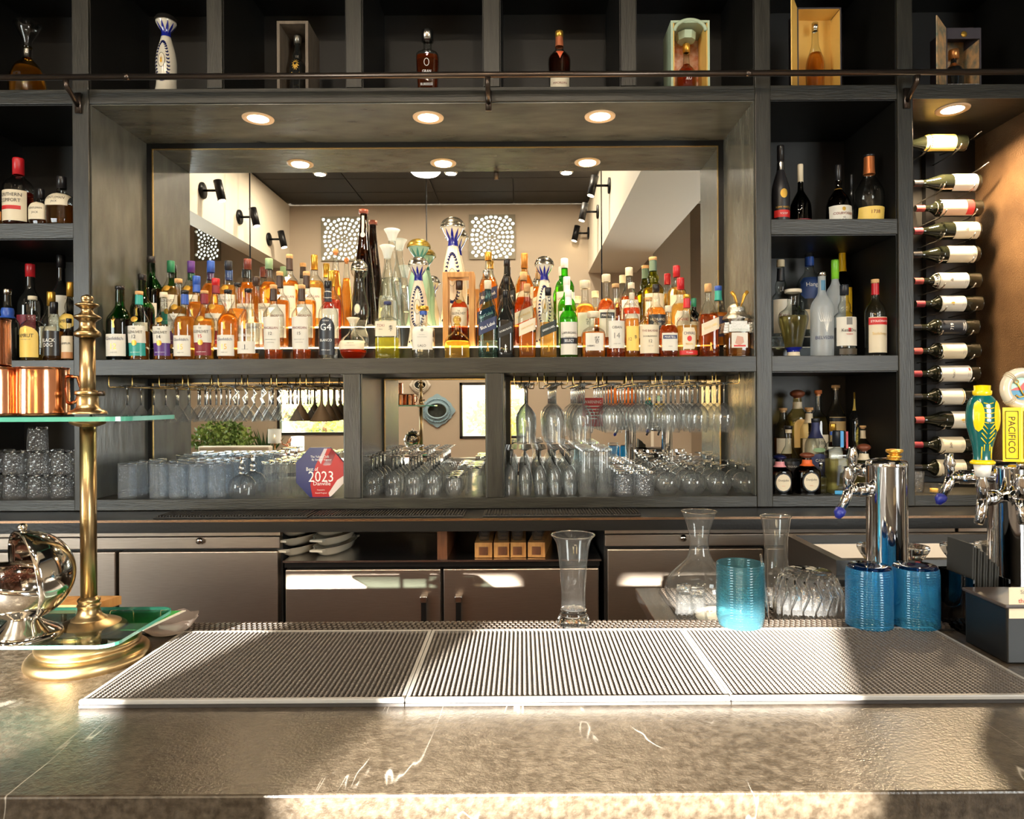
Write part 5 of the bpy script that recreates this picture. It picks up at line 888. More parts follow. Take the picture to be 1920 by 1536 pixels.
bay(1583, 535, 41, zS1, 3.03, 'clear bottle with white label and red initial, right bay', g3, 'vodka_bottle', style='bulbneck', cap=SLATE, caph=.14, liq=WATER, fill=.4, labels=[(.14, .54, .92, PAPER, 'rect', 0, [('KetelOne', .355, .05, 1.3, INK), ('VODKA', .30, .025, .6, REDP)]), (.43, .53, .26, GREYP), (.33, .385, .12, REDP), (.02, .1, .8, paint(70, 60, 44))])
bay(1641, 524.5, 38, zS1, 3.03, 'clear bottle with red cap and red banner label, right bay', g3, 'vodka_bottle', style='std', cap=CORK, caph=.05, foil=REDF, foilz=(.80, .945), liq=WATER, fill=.5, labels=[(.04, .50, .90, CREAM, 'rect', 0, [('Stolichnaya', .28, .045, 1.4, GOLDP, 0)]), (.40, .49, .91, REDP, 'rect', 0, [('STOLICHNAYA', .445, .045, 1.6, WHT)])])
bay(1464, 488, 38, m1, 3.18, 'clear bottle with white label half hidden by post, right bay', g3, 'vodka_bottle', style='bulbneck', cap=CREAM, caph=.08, foil=SLATE, foilz=(.76, .90), labels=[(.16, .54, .9, PAPER, 'rect', 0, [('Ketel', .36, .05, .9, BURG)])])
bay(1518, 466, 46, m2, 3.32, 'large bottle with deep blue label, right bay rear', g3, 'vodka_bottle', style='std', cap=BLK, caph=.06, foil=BLUEF, foilz=(.80, .90), liq=WATER, fill=.5, labels=[(.42, .66, .9, paint(40, 66, 120), 'hex', 0, [('Hangar', .57, .06, 1.2, WHT)]), (.08, .3, .7, CREAM)])
bay(1566, 488, 36, m1, 3.18, 'clear bottle with lime green neck, right bay', g3, 'vodka_bottle', style='std', glass=FROST, cap=paint(130, 200, 50, 0.35), caph=.22)
bay(1580, 467, 36, m2, 3.32, 'dark bottle with yellow neck and yellow label, right bay', g3, style='std', glass=DARKG, cap=GREYP, caph=.04, foil=paint(240, 190, 20, 0.35), foilz=(.74, .955), labels=[(.1, .55, .6, paint(240, 200, 40), 'rect')])
# ---- right bay, bottom compartment
g4 = 'tequilas in the bottom right bay'
rb = thing('wood_riser', 'stepped dark riser under the tequila bottles', 'riser', (PX(1566, 900, 3.14), 3.14, zB)); ra_, rb_ = xP[1][1] + .01, xP[2][0] - .06
box('lower_step', ra_, rb_, 3.115, 3.26, zB + .0005, zB + .06, PANEL, rb); box('upper_step', ra_, rb_, 3.262, 3.41, zB + .0005, zB + .13, PANEL, rb)
n1, n2 = zB + .06, zB + .13; BALLW = pm('brown_ball_cap', c8(120, 66, 44), 0.4)
djl = lambda s_: [(.06, .56, .74, SLATE, 'oval'), (.09, .53, .64, CREAM, 'oval', 0, [('DonJulio', .36, .07, 1.0, INK), ('anejo', .22, .035, .6, paint(214, 140, 110))])]
bay(1460, 854, 42, zB, 3.03, 'brown bottle with navy ball cap half behind post, bottom right bay', g4, 'tequila_bottle', style='dj', glass=BROWNG, liq=DARKL, fill=.5, cap=NAVY, caph=.14, capk=1.6, captype='ball', foil=paint(220, 150, 160), foilz=(.70, .84), labels=djl(0))
bay(1511.5, 850, 43, zB, 3.03, 'brown bottle with wooden ball cap and orange neck, bottom right bay', g4, 'tequila_bottle', style='dj', glass=BROWNG, liq=DARKL, fill=.5, cap=BALLW, caph=.14, capk=1.7, captype='ball', foil=paint(220, 100, 40), foilz=(.69, .84), labels=djl(1))
bay(1571, 808, 44, zB, 3.03, 'square clear bottle with black cap, blue ribbon and arc label, bottom bay', g4, 'tequila_bottle', style='squaredec', liq=PALE, fill=.55, cap=SLATE, caph=.24, capk=1.9, labels=[(.0, .06, .75, paint(70, 160, 210))], extra=lambda t, sh, H, R: (sh.polys([[(-.62 * R, .14 * H + .02 * i * H), (-.42 * R, .14 * H + .02 * i * H), (-.40 * R + .02 * i * R, .16 * H + .02 * i * H), (-.60 * R + .02 * i * R, .16 * H + .02 * i * H)] for i in range(16)]).obj('arc_label', SLATE, t, False), mesh('blue_ribbon', boxv(-.12 * R, .14 * R, -.62 * R, -.56 * R, .74 * H, 1.0 * H), BOXF, paint(70, 150, 210), t, False), mesh('red_ribbon', boxv(.5 * R, .66 * R, -.3 * R, -.2 * R, .72 * H, .99 * H), BOXF, REDF, t, False)))
bay(1537, 868, 18, zB, 3.03, 'slim rectangular clear bottle between the brown and square ones, bottom bay', g4, 'tequila_bottle', style='jw', liq=PALE, fill=.5, cap=SILVER, caph=.12)
bay(1618, 835, 40, zB, 3.05, 'clear bottle with dark wooden ball cap behind beer tap, bottom bay', g4, 'tequila_bottle', style='dj', liq=PALE, fill=.5, cap=BALLW, caph=.15, capk=1.7, captype='ball', foil=CREAM, foilz=(.69, .82))
bay(1477, 799, 40, n1, 3.18, 'conical clear bottle with black cap and dark label, bottom bay', g4, 'tequila_bottle', style='cone', cap=BLK, caph=.07, capk=1.5, foil=CREAM, foilz=(.86, .93), labels=[(.0, .30, .9, SLATE, 'rect', 0, [('TEQUILA', .2, .04, 1.0, WHT)])])
bay(1527.5, 785, 38, n1, 3.18, 'clear bottle with navy neck and navy arched label, bottom bay', g4, 'tequila_bottle', style='slim', cap=SLATE, caph=.07, foil=INKB, foilz=(.66, .93), labels=[(.02, .40, .9, INKB, 'arch', 0, [('CASA', .28, .05, .8, WHT)]), (.42, .50, .6, SAGE, 'oval')])
bay(1560, 795, 30, n1, 3.18, 'bottle with gold cap and blue neck band, bottom bay', g4, 'tequila_bottle', style='squat', cap=GOLDF, caph=.14, capk=1.3, foil=BLUEF, foilz=(.78, .85), labels=[(.14, .56, .86, PAPER)])
bay(1616.5, 798, 26, n1, 3.18, 'small clear bottle with cork stopper, bottom bay right side', g4, 'tequila_bottle', style='std', liq=PALE, fill=.4, cap=CORK, caph=.07, captype='tee', foil=CREAM, foilz=(.74, .90))
bay(1494, 731, 40, n2, 3.32, 'rounded straw-coloured bottle with big wooden ball stopper, bottom bay', g4, 'tequila_bottle', style='dj', glass=YELG, liq=PALE, fill=.55, cap=BALLW, caph=.12, capk=1.9, captype='ball', foil=CREAM, foilz=(.72, .82), labels=[(.16, .58, .66, paint(226, 190, 120), 'arch')])
bay(1467, 765, 34, n2, 3.32, 'clear bottle with cork tee stopper at post, bottom bay', g4, 'tequila_bottle', style='slim', liq=AMBER, fill=.4, cap=CORK, caph=.09, captype='tee', labels=[(.1, .4, .9, CREAM)])
bay(1515.5, 764, 34, n2, 3.27, 'clear bottle with pale cork and long neck, bottom bay', g4, 'tequila_bottle', style='slim', liq=PALE, fill=.4, cap=CORK, caph=.09, captype='tee', foil=CREAM, foilz=(.70, .88), labels=[(.1, .4, .9, CREAM)])
bay(1533, 731.5, 32, n2, 3.36, 'embossed bottle of golden liquid with orange cork, bottom bay', g4, 'tequila_bottle', style='squat', liq=PALE, fill=.6, cap=pm('orange_cork', c8(206, 120, 70), 0.5), caph=.09, captype='tee', labels=[(.1, .34, .8, CREAM, 'rect', 0, [('100', .22, .05, .7, INK)])])
bay(1566, 722, 34, n2, 3.34, 'tall clear bottle with pale cork and picture label, bottom bay', g4, 'tequila_bottle', style='slim', liq=DEEP, fill=.4, cap=CORK, caph=.07, captype='tee', labels=[(.22, .56, .9, paint(206, 180, 130)), (.50, .55, .91, SLATE)])
bay(1605.5, 736, 30, n2, 3.34, 'black bottle with gold foil and leopard print, bottom bay', g4, 'tequila_bottle', style='slim', glass=BLACKG, cap=GOLDF, caph=.10, foil=YLW, foilz=(.72, .9), labels=[(.12, .5, .6, pm('leopard_print', c8(196, 180, 70), 0.4, var=(c8(30, 30, 20), 90, (1, 1, 1))), 'oval')])
# ---- wine rack
YWN = 3.24; t = thing('wine_rack', 'vertical steel wine rack strip with wavy wire pegs', 'wine rack', (PX(1744, 900, 3.40), 3.40, zB + .01)); q = PX(1744, 500, 3.40)
box('rack_strip', q - .022, q + .022, 3.395, 3.425, zB + .06, PZ(1744, 236, 3.4), BLACKM, t)
wines = [(269, 1807, 'burg', 'yellow label', YLW, (1731, 1785)), (343.5, 1832, 'burg', 'white label', PAPER, (1781, 1825)), (390.5, 1836, 'wine', 'beige and red label', paint(220, 180, 150), (1752, 1818)), (433, 1832, 'burg', 'cream label', CREAM, (1783, 1828)), (477.5, 1830, 'burg', 'rounded cream label', CREAM, (1771, 1822)), (526.5, 1833, 'wine', 'white pictorial label', PAPER, (1747, 1808)), (569.5, 1836, 'wine', 'white label with gold crest', PAPER, (1758, 1803)), (613.5, 1829, 'wine', 'black label numbered 719', SLATE, (1757, 1804)), (658, 1831, 'wine', 'cream label', CREAM, (1759, 1804)), (700.5, 1830, 'wine', 'white label with red dot', PAPER, (1757, 1813)), (743.5, 1830, 'wine', 'white label with gold bands', PAPER, (1757, 1801)), (787, 1834, 'burg', 'white label with copper crest', PAPER, (1779, 1818)), (833.5, 1832, 'wine', 'cream label with script', CREAM, (1756, 1801)), (876, 1830, 'wine', 'cream label behind beer tap', CREAM, (1752, 1803))]
WG = pm('wine_bottle_glass', (0.008, 0.009, 0.005), 0.04, coat=0.6)
for i, (y, xe, sty, dsc, lm, (la, lb_)) in enumerate(wines):
    e = P(xe, y, YWN); Hb = .30; s_ = F / YWN; Rb = .0385 if sty == 'wine' else .041
    if i == 0: Rb = .041
    z0f, z1f = (xe - lb_) / s_ / Hb, (xe - la) / s_ / Hb
    tx = [] if i not in (7, 9, 12) else [({7: '719', 9: 'FRANCIS', 12: 'Jade'}[i], z0f * .4 + z1f * .6, .05, 1.1, WHT if i == 7 else INK)]
    def ex(t_, sh, H, R, i=i, z0f=z0f, z1f=z1f):
        zc = (z0f + z1f) / 2 * H
        if i in (6, 11): sh.polys([[(-.1 * R, zc), (.1 * R, zc), (.14 * R, zc + .03 * H), (0, zc + .06 * H), (-.14 * R, zc + .03 * H)], [(-.3 * R, zc + .005 * H), (-.18 * R, zc + .005 * H), (-.24 * R, zc + .04 * H)]], .0018).obj('gold_crest', GOLDP, t_, False)
        elif i == 9: sh.patch(z0f * H + .016 * H, z0f * H + .05 * H, .16 * R, 'oval', 0, .0018, 8, 6, .5 * R).obj('red_dot', REDP, t_)
        elif i == 2: sh.patch(z0f * H, z0f * H + .11 * H, .9 * R, off=.0014).obj('red_picture', REDP, t_)
        elif i == 10: sh.patch(z0f * H + .015 * H, z0f * H + .028 * H, .9 * R, off=.0014).obj('gold_band', GOLDP, t_)
        elif i in (0, 1, 3, 5): sh.polys([[(-.25 * R, zc), (.1 * R, zc - .01 * H), (.3 * R, zc + .02 * H), (.05 * R, zc + .03 * H), (-.1 * R, zc + .05 * H)]], .0018).obj('label_picture', GREYP, t_, False)
        for k in range(3): sh.patch(z0f * H + (.02 + .018 * k) * H, z0f * H + (.024 + .018 * k) * H, (.5, .36, .44)[k] * R, off=.0013).obj('text_line', GREYP if i != 7 else WHT, t_) if i not in (2, 10) else None
    bottle('wine_bottle', 'wine bottle lying in rack with %s, %s from top' % (dsc, ORD[i]), (e.x, YWN, e.z), Hb, Rb, sty, WG, None, cap=None, foil=(BURG, BLK, pm('dull_red_foil', c8(150, 60, 56), 0.4))[i % 3], foilz=(.86, .995), labels=[(z0f, z1f, .97, lm, 'rect', 0, [])], texts=tx, group='wine bottles in the wall rack', rot=(0, -pi / 2, 0), extra=ex)
    for xo, up in ((.05, 1), (.19, 1)):
        m = MB(); b0 = Vector((e.x - xo, 3.394, e.z + .0)); zz = e.z - Rb - .005; m.tube([(b0.x, 3.394, zz - .004), (b0.x, 3.30, zz - .002), (b0.x, 3.24, zz - .004), (b0.x, 3.19, zz + .008), (b0.x, 3.175, zz + .022)], .0035, 6); m.obj('peg', STEELB, t, True, True)
    if i < 2:
        MB().tube([(e.x - .05 + .0, 3.394, e.z + .05), (e.x - .02, 3.33, e.z + .052), (e.x + .0, 3.28, e.z + .056), (e.x + .012, 3.24, e.z + .066), (e.x + .03, 3.2, e.z + .085)] if i else [(e.x - .02, 3.394, e.z - .0), (e.x + .008, 3.33, e.z - .0), (e.x + .02, 3.28, e.z + .012), (e.x + .032, 3.22, e.z + .02), (e.x + .045, 3.18, e.z + .035)], .0035, 6).obj('wavy_peg', STEELB, t, True, True)
# ================================================================== hanging and standing glassware
RZ = PZ(800, 721, Y0)                                   # top of the rack rails
BROWNMATT = pm('matt_bronze_glass', c8(96, 74, 50), 0.45, 0.3)
def stem_glass(kind):
    """hung by its foot: z = 0 is the foot plane, the bowl points down"""
    t = thing('stem_glass', 'x x x x', 'glass', (0, 0, 0)); gm, sm = CLEAR, SOLID
    if kind == 'bronze': gm = sm = BROWNMATT
    fr = 0.037
    lathe('foot', [(0.0, 0.006), (fr - .004, 0.004), (fr, 0.002), (fr - .003, 0.0005), (0.012, -0.003), (0.005, -0.008)], sm, t, 24)
    if kind in ('martini', 'bronze', 'zigzag'):
        L = 0.082
        pts = [(0, 0, -0.004), (0, 0, -L)] if kind != 'zigzag' else [(0, 0, -.004), (.001, 0, -.015), (.012, 0, -.030), (-.010, 0, -.052), (.002, 0, -.072), (0, 0, -L)]
        MB().tube(pts, 0.0045, 10).obj('stem', sm, t); lathe('bowl', [(0.0045, -L + .004), (0.007, -L - .004), (0.020, -L - .022), (0.050, -L - .074)] if kind != 'bronze' else [(0.0045, -L + .02), (0.007, -L - .0), (0.018, -L - .018), (0.050, -L - .074)], gm, t, 32)
    else:
        L = 0.086; MB().tube([(0, 0, -.004), (0, 0, -.03), (0, 0, -L)], [.006, .004, .0045], 10).obj('stem', sm, t)
        if kind == 'goblet': pr = [(.0045, -L + .002), (.012, -L - .006), (.028, -L - .024), (.041, -L - .048), (.0445, -L - .075), (.043, -L - .12), (.039, -L - .175)]
        else: pr = [(.0045, -L + .002), (.014, -L - .006), (.034, -L - .022), (.046, -L - .046), (.0475, -L - .066), (.043, -L - .100), (.036, -L - .128)]
        lathe('bowl', catmull(pr, 3), gm, t, 32)
    return t
def strip_proto(o):
    for ch in list(o.children): bpy.data.objects.remove(ch)
    bpy.data.objects.remove(o)
SG = {k: stem_glass(k) for k in ('martini', 'zigzag', 'bronze', 'goblet', 'wine')}
HOOKM = GOLDW
def track(xpx, kinds, lab, n, side):
    xc = PX(xpx, 715, Y0 + .03) ; w = .050
    r = thing('glass_rack', 'brass wire glass rack track, %s in the %s niche' % (lab, side), 'rack', (xc, Y0 + .02, RZ - .002), 'brass wire racks under the shelf')
    for s in (-1, 1): MB().tube([(xc + s * w, Y0 + .015, zS0 - .0005), (xc + s * w, Y0 + .015, RZ + .006), (xc + s * (w - .003), Y0 + .016, RZ - .0035), (xc + s * (w - .027), Y0 + .02, RZ - .0035), (xc + s * (w - .03), Y0 + .05, RZ - .0035), (xc + s * (w - .03), YM - .02, RZ - .0035), (xc + s * (w - .03), YM - .015, zS0 - .0005)], .0026, 6).obj('wire_rail', HOOKM, r, True, True)
    for i in range(n):
        g = copy_tree(SG[kinds[i % len(kinds)]], (xc, Y0 + .065 + i * .108, RZ)); kd = kinds[i % len(kinds)]
        g['label'] = '%s hanging in %s track of %s niche, %s from front' % ({'martini': 'clear martini glass', 'zigzag': 'martini glass with zigzag stem', 'bronze': 'matt bronze martini glass', 'goblet': 'tall clear goblet', 'wine': 'clear wine glass'}[kd], lab, side, ORD[i])
        g['group'] = 'stemware hanging in the %s niche' % side
for k, (x, kd) in enumerate(((230, ['martini']), (324, ['martini']), (378, ['martini']), (434, ['zigzag']), (489, ['zigzag', 'martini']), (543, ['martini', 'bronze']), (598, ['bronze']))): track(x, kd, ORD[k], 4, 'left')
for k, (x, kd) in enumerate(((986, ['goblet']), (1042, ['goblet', 'goblet', 'wine']), (1096, ['wine', 'goblet']), (1151, ['wine']), (1206, ['wine']), (1261, ['wine']), (1312, ['wine']), (1362, ['wine']))): track(x, kd, ORD[k], 4, 'right')
for o in SG.values(): strip_proto(o)
# standing upside down: z = 0 is the rim on the shelf
def up_glass(kind):
    t = thing('inverted_glass', 'x x x x', 'glass', (0, 0, 0))
    def foot(z, r): lathe('foot', [(0.004, z - .010), (r * .5, z - .004), (r, z - .001), (r - .002, z + .001), (0.0, z + .0015)], SOLID, t, 24)
    if kind == 'hobnail':
        lathe('wall', [(.036, 0), (.0365, .01), (.0365, .145)], HOB, t, 28); lathe('base', [(.0365, .145), (.036, .1485), (.0, .149), (.0, .138), (.034, .137)], SOLID, t, 28)
    elif kind == 'goblet':
        lathe('bowl', catmull([(.052, 0), (.057, .03), (.054, .062), (.036, .086), (.012, .096)]), CLEAR, t, 32); lathe('stem', catmull([(.010, .096), (.016, .106), (.009, .116), (.016, .128), (.008, .14), (.01, .158)]), SOLID, t, 18); foot(.169, .043)
    elif kind == 'panel':
        MB().lathe([(.031, 0), (.031, .13), (.029, .146)], 10).obj('wall', CLEAR, t, False); lathe('base', [(.029, .146), (.028, .153), (0, .153), (0, .143), (.028, .142)], SOLID, t, 20)
    elif kind == 'water':
        lathe('bowl', catmull([(.033, 0), (.0365, .03), (.0365, .06), (.031, .085), (.016, .104), (.006, .112)]), CLEAR, t, 28); MB().tube([(0, 0, .110), (0, 0, .130), (0, 0, .168)], [.006, .0048, .006], 10).obj('stem', SOLID, t); foot(.174, .035)
    elif kind == 'flute':
        lathe('bowl', catmull([(.023, 0), (.028, .03), (.0295, .07), (.024, .105), (.010, .128), (.005, .134)]), CLEAR, t, 26); MB().tube([(0, 0, .132), (0, 0, .195)], .0042, 10).obj('stem', SOLID, t); foot(.203, .031)
    elif kind == 'tall':
        lathe('wall', [(.036, 0), (.034, .10), (.031, .19)], CLEAR, t, 26); lathe('base', [(.031, .19), (.030, .203), (0, .203), (0, .19), (.029, .188)], SOLID, t, 26)
    elif kind == 'cut':
        lathe('wall', [(.041, 0), (.0395, .05), (.037, .092)], CUT, t, 24); lathe('base', [(.037, .092), (.036, .102), (0, .102), (0, .092), (.035, .09)], SOLID, t, 24)
    elif kind == 'snifter':
        lathe('bowl', catmull([(.034, 0), (.047, .022), (.0535, .048), (.047, .074), (.028, .092), (.008, .099)]), CLEAR, t, 30); MB().tube([(0, 0, .098), (0, 0, .118)], [.007, .005], 10).obj('stem', SOLID, t); foot(.127, .034)
    elif kind == 'rocks':
        lathe('wall', catmull([(.030, 0), (.037, .02), (.039, .045), (.035, .07), (.031, .078)]), CLEAR, t, 26); lathe('base', [(.031, .078), (.030, .088), (0, .088), (0, .078), (.029, .077)], SOLID, t, 24)
    elif kind == 'taper':
        MB().lathe([(.042, 0), (.034, .10), (.033, .118)], 14).obj('wall', CLEAR, t, False); lathe('base', [(.033, .118), (.032, .13), (0, .13), (0, .118), (.031, .117)], SOLID, t, 20)
    return t
KN = {'hobnail': 'hobnail tumbler', 'goblet': 'footed goblet', 'panel': 'panelled tall glass', 'water': 'water goblet', 'flute': 'champagne flute', 'tall': 'highball glass', 'cut': 'cut glass tumbler', 'snifter': 'brandy snifter', 'rocks': 'rocks glass', 'taper': 'tapered tumbler'}
UG = {k: up_glass(k) for k in KN}
def stand(kind, xs, rows, dy, where, y0=3.02, y=900, col0=0):
    for c, x in enumerate(xs):
        X = PX(x, y, y0)
        for i in range(rows):
            g = copy_tree(UG[kind], (X, y0 + i * dy, zB + .0006)); g['group'] = 'inverted %ss in the %s' % (KN[kind], where)
            g['label'] = 'clear inverted %s in %s, %s from left, %s from front' % (KN[kind], where, ORD[c + col0], ORD[i])
stand('hobnail', (239, 298, 334, 370, 406), 4, .085, 'left niche'); stand('goblet', (454,), 2, .125, 'left niche', 3.035)
stand('panel', (503, 532, 561), 4, .085, 'left niche', 3.03)
stand('water', (698, 737, 774, 810), 4, .090, 'middle niche'); stand('rocks', (850,), 3, .095, 'middle niche'); stand('taper', (890,), 3, .1, 'middle niche', 3.03)
stand('flute', (957, 985, 1013, 1041, 1069), 5, .072, 'right niche', 3.01); stand('tall', (1101, 1134), 4, .088, 'right niche'); stand('cut', (1171, 1208), 4, .092, 'right niche', 3.02); stand('snifter', (1252, 1300, 1348, 1396), 3, .118, 'right niche', 3.03)
# cut tumblers stacked in the left bay
for lay, (xs, z) in enumerate((((-22, 26, 72, 116), 0), ((-22, 26, 72, 116), .1035), ((71,), .207))):
    for c, x in enumerate(xs):
        for i in range(2 if lay < 2 else 1):
            g = copy_tree(UG['cut'], (PX(x, 900, 3.03), 3.03 + i * .1, zB + .0006 + z)); g['group'] = 'cut glass tumblers in the left bay'
            g['label'] = 'cut glass tumbler in left bay, %s layer, %s from left, %s' % (['bottom', 'second', 'top'][lay], ORD[c], ['front', 'behind'][i])
for o in UG.values(): strip_proto(o)
for k, x in enumerate((1722, 1737)):
    t = thing('shot_glass', 'small clear shot glass below the wine rack, %s' % ['by the post', 'right one'][k], 'glass', (PX(x, 910, 3.05), 3.05 + .06 * k, zB + .0006)); lathe('wall', [(.017, 0), (.02, .02), (.024, .085)], CUT, t, 20); lathe('base', [(0, .0), (.017, .0), (.018, .016), (0, .016)], SOLID, t, 20)
t = thing('candle_cube', 'small square glass votive with amber candle below wine rack', 'candle holder', (PX(1746, 910, 3.02), 3.0, zB + .0006)); box('glass_cube', -.026, .026, -.026, .026, 0, .042, CLEAR, t, 0, False); lathe('wax', [(0, .006), (.016, .006), (.016, .022), (0, .022)], paint(226, 170, 70), t, 16)
# ---- award plaque
ap = P(602, 934, 3.0); t = thing('award_plaque', 'octagonal award plaque with flag colours reading Best of 2023', 'plaque', (ap.x, 2.985, zB + .0006)); s = 3.0 / F
def octa(w, h, c=.3): return [(-w, h * c), (-w + 2 * w * c * .97, 0), (w - 2 * w * c * .97, 0), (w, h * c), (w, h * (1 - c)), (w - 2 * w * c * .97, h), (-w + 2 * w * c * .97, h), (-w, h * (1 - c))]
oc = octa(44.5 * s, 93 * s); mesh('acrylic_block', [(x, 0, z) for x, z in oc] + [(x, .018, z) for x, z in oc], [tuple(range(8)), tuple(range(15, 7, -1))] + [(i, i + 8, (i + 1) % 8 + 8, (i + 1) % 8) for i in range(8)], pm('plaque_navy', c8(20, 30, 92), 0.3), t, False)
k = s
def pl(name, pts, mt, d): return mesh(name, [(x * k, -d, z * k) for x, z in pts], [tuple(range(len(pts)))], mt, t, False)
pl('red_stripe', [(-14, 1), (18, 1), (44, 27), (44, 65), (22, 91), (8, 91), (-8, 60), (-18, 24)], pm('plaque_red', c8(176, 24, 28), 0.3), .0006)
pl('white_stripe', [(18, 1), (22, 3), (44, 26), (44, 40), (32, 32), (16, 8)], paint(222, 206, 196, 0.1), .001); pl('pale_stripe', [(-2, 70), (8, 91), (14, 91), (2, 62)], paint(206, 196, 196, 0.1), .001); pl('maroon_stripe', [(22, 91), (30, 82), (20, 60), (6, 60)], paint(120, 24, 30, 0.1), .0009)
PT = paint(240, 236, 230, 0.2)
for st, z, h, w, x in (('2023', 39, 20, 46, 2), ('Best of', 53, 7, 22, -14), ('Danville', 26, 7, 32, 4), ('The Yellow Chilli', 76, 4.5, 34, 0), ('By Sanjeev Kapoor', 70, 4.5, 48, 4), ('Presented to', 14, 3, 14, 2), ('Award Program', 8, 3.4, 22, 2)): flat_text('lettering', st, h * k, w * k, PT, t, (x * k, -.0022, z * k), world=False)
# ================================================================== the front bar
BT = 1.0275; YF, YR2 = 0.836, 1.48
def stone():
    m, nt, b, out = new_mat('veined_dark_stone'); L = nt.links.new
    tc = nt.nodes.new('ShaderNodeTexCoord'); n1 = nt.nodes.new('ShaderNodeTexNoise'); n1.inputs['Scale'].default_value = 90; n1.inputs['Detail'].default_value = 5
    n2 = nt.nodes.new('ShaderNodeTexNoise'); n2.inputs['Scale'].default_value = 2.2; n2.inputs['Detail'].default_value = 4; n2.inputs['Distortion'].default_value = 1.4
    mp = nt.nodes.new('ShaderNodeMapping'); mp.inputs['Scale'].default_value = (2.6, 0.38, 1.0); L(tc.outputs['Object'], mp.inputs[0]); L(mp.outputs[0], n2.inputs[0]); L(tc.outputs['Object'], n1.inputs[0])
    r1 = nt.nodes.new('ShaderNodeValToRGB'); r1.color_ramp.elements[0].color = (0.026, 0.0185, 0.0115, 1); r1.color_ramp.elements[1].color = (0.068, 0.053, 0.037, 1); r1.color_ramp.elements[0].position = .38; r1.color_ramp.elements[1].position = .68
    ab = nt.nodes.new('ShaderNodeMath'); ab.operation = 'SUBTRACT'; ab.inputs[1].default_value = .5; ac = nt.nodes.new('ShaderNodeMath'); ac.operation = 'ABSOLUTE'
    r2 = nt.nodes.new('ShaderNodeValToRGB'); r2.color_ramp.elements[0].color = (1, 1, 1, 1); r2.color_ramp.elements[1].color = (0, 0, 0, 1); r2.color_ramp.elements[0].position = 0.0; r2.color_ramp.elements[1].position = .0045
    n3 = nt.nodes.new('ShaderNodeTexNoise'); n3.inputs['Scale'].default_value = 5; L(tc.outputs['Object'], n3.inputs[0]); r3 = nt.nodes.new('ShaderNodeValToRGB'); r3.color_ramp.elements[0].position = .52; r3.color_ramp.elements[1].position = .62
    mu = nt.nodes.new('ShaderNodeMath'); mu.operation = 'MULTIPLY'; mx = nt.nodes.new('ShaderNodeMix'); mx.data_type = 'RGBA'; mx.inputs[7].default_value = (0.5, 0.46, 0.4, 1)
    L(n1.outputs[0], r1.inputs[0]); L(n2.outputs[0], ab.inputs[0]); L(ab.outputs[0], ac.inputs[0]); L(ac.outputs[0], r2.inputs[0]); L(n3.outputs[0], r3.inputs[0]); L(r2.outputs[0], mu.inputs[0]); L(r3.outputs[0], mu.inputs[1]); L(mu.outputs[0], mx.inputs[0]); L(r1.outputs[0], mx.inputs[6]); L(mx.outputs[2], b.inputs['Base Color'])
    n4 = nt.nodes.new('ShaderNodeTexNoise'); n4.inputs['Scale'].default_value = 240; n4.inputs['Detail'].default_value = 3; L(tc.outputs['Object'], n4.inputs[0])
    bp = nt.nodes.new('ShaderNodeBump'); bp.inputs['Strength'].default_value = .55; bp.inputs['Distance'].default_value = .0012; L(n4.outputs[0], bp.inputs['Height']); L(bp.outputs[0], b.inputs['Normal'])
    b.inputs['Roughness'].default_value = .30; b.inputs['Specular IOR Level'].default_value = .6
    return m
STONE = stone()
bar = thing('bar_counter', 'long front bar with polished dark veined stone top', 'bar counter', (0, YF, 0))
box('stone_top', -2.6, 2.6, YF, YR2 - .006, BT - .06, BT, STONE, bar, .003); box('steel_edge', -2.6, 2.6, YR2 - .0058, YR2, BT - .06, BT + .004, STEELB, bar); box('front_panel', -2.6, 2.6, YF + .22, YR2 - .12, 0, BT - .0605, WALNUT, bar)
# rubber mats
nub = None
mw = .506; x0m = PX(147, 1325, 1.077)
def rib_mesh(nx, ny, px, py, r, h):
    m = MB()
    for i in range(nx):
        for j in range(ny):
            x, y = i * px, j * py; m.add([(x + r * cos(q), y + r * sin(q), 0) for q in [pi / 3 * k for k in range(6)]] + [(x + r * .8 * cos(q), y + r * .8 * sin(q), h) for q in [pi / 3 * k for k in range(6)]], [(k, (k + 1) % 6, 6 + (k + 1) % 6, 6 + k) for k in range(6)] + [tuple(range(6, 12))])
    return m
RIM = pm('pale_mat_rim', (0.26, 0.25, 0.235), 0.4)
for k in range(3):
    a = x0m + k * (mw + .0015); b = a + mw
    t = thing('bar_mat', 'ribbed grey rubber bar mat on front bar, %s' % ['left one beside brass stand', 'middle one', 'right one below blue tumblers'][k], 'mat', (a, 1.077, BT), 'ribbed rubber bar mats')
    box('mat_base', 0, mw, 0, .333, .0004, .005, MATBASE, t, 0, False)
    box('rim', 0, mw, 0, .008, .0051, .013, RIM, t, .002, False); box('rim', 0, mw, .325, .333, .0051, .011, RIM, t, 0, False); box('rim', 0, .006, .0081, .3249, .0051, .011, RIM, t, 0, False); box('rim', mw - .006, mw, .0081, .3249, .0051, .011, RIM, t, 0, False)
    if nub is None:
        nub = rib_mesh(59, 50, .00833, .0063, .0027, .0065).obj('nubs', MATNUB, t, False); nub['kind'] = 'stuff'; nub.location = (.0115, .0125, .005)
    else: o = nub.copy(); link(o); o.parent = t
t = thing('service_mat', 'black perforated rubber mat along the rear edge of front bar', 'mat', (-.78, 1.413, BT)); box('mat_base', 0, 1.66, 0, .058, .0004, .004, RUBBER, t, 0, False)
m = MB()
for i in range(150):
    for j in range(4):
        x = .008 + i * .011 + (.0055 if j % 2 else 0); y = .004 + j * .0135; m.box(x, x + .0065, y, y + .009, .004, .010)
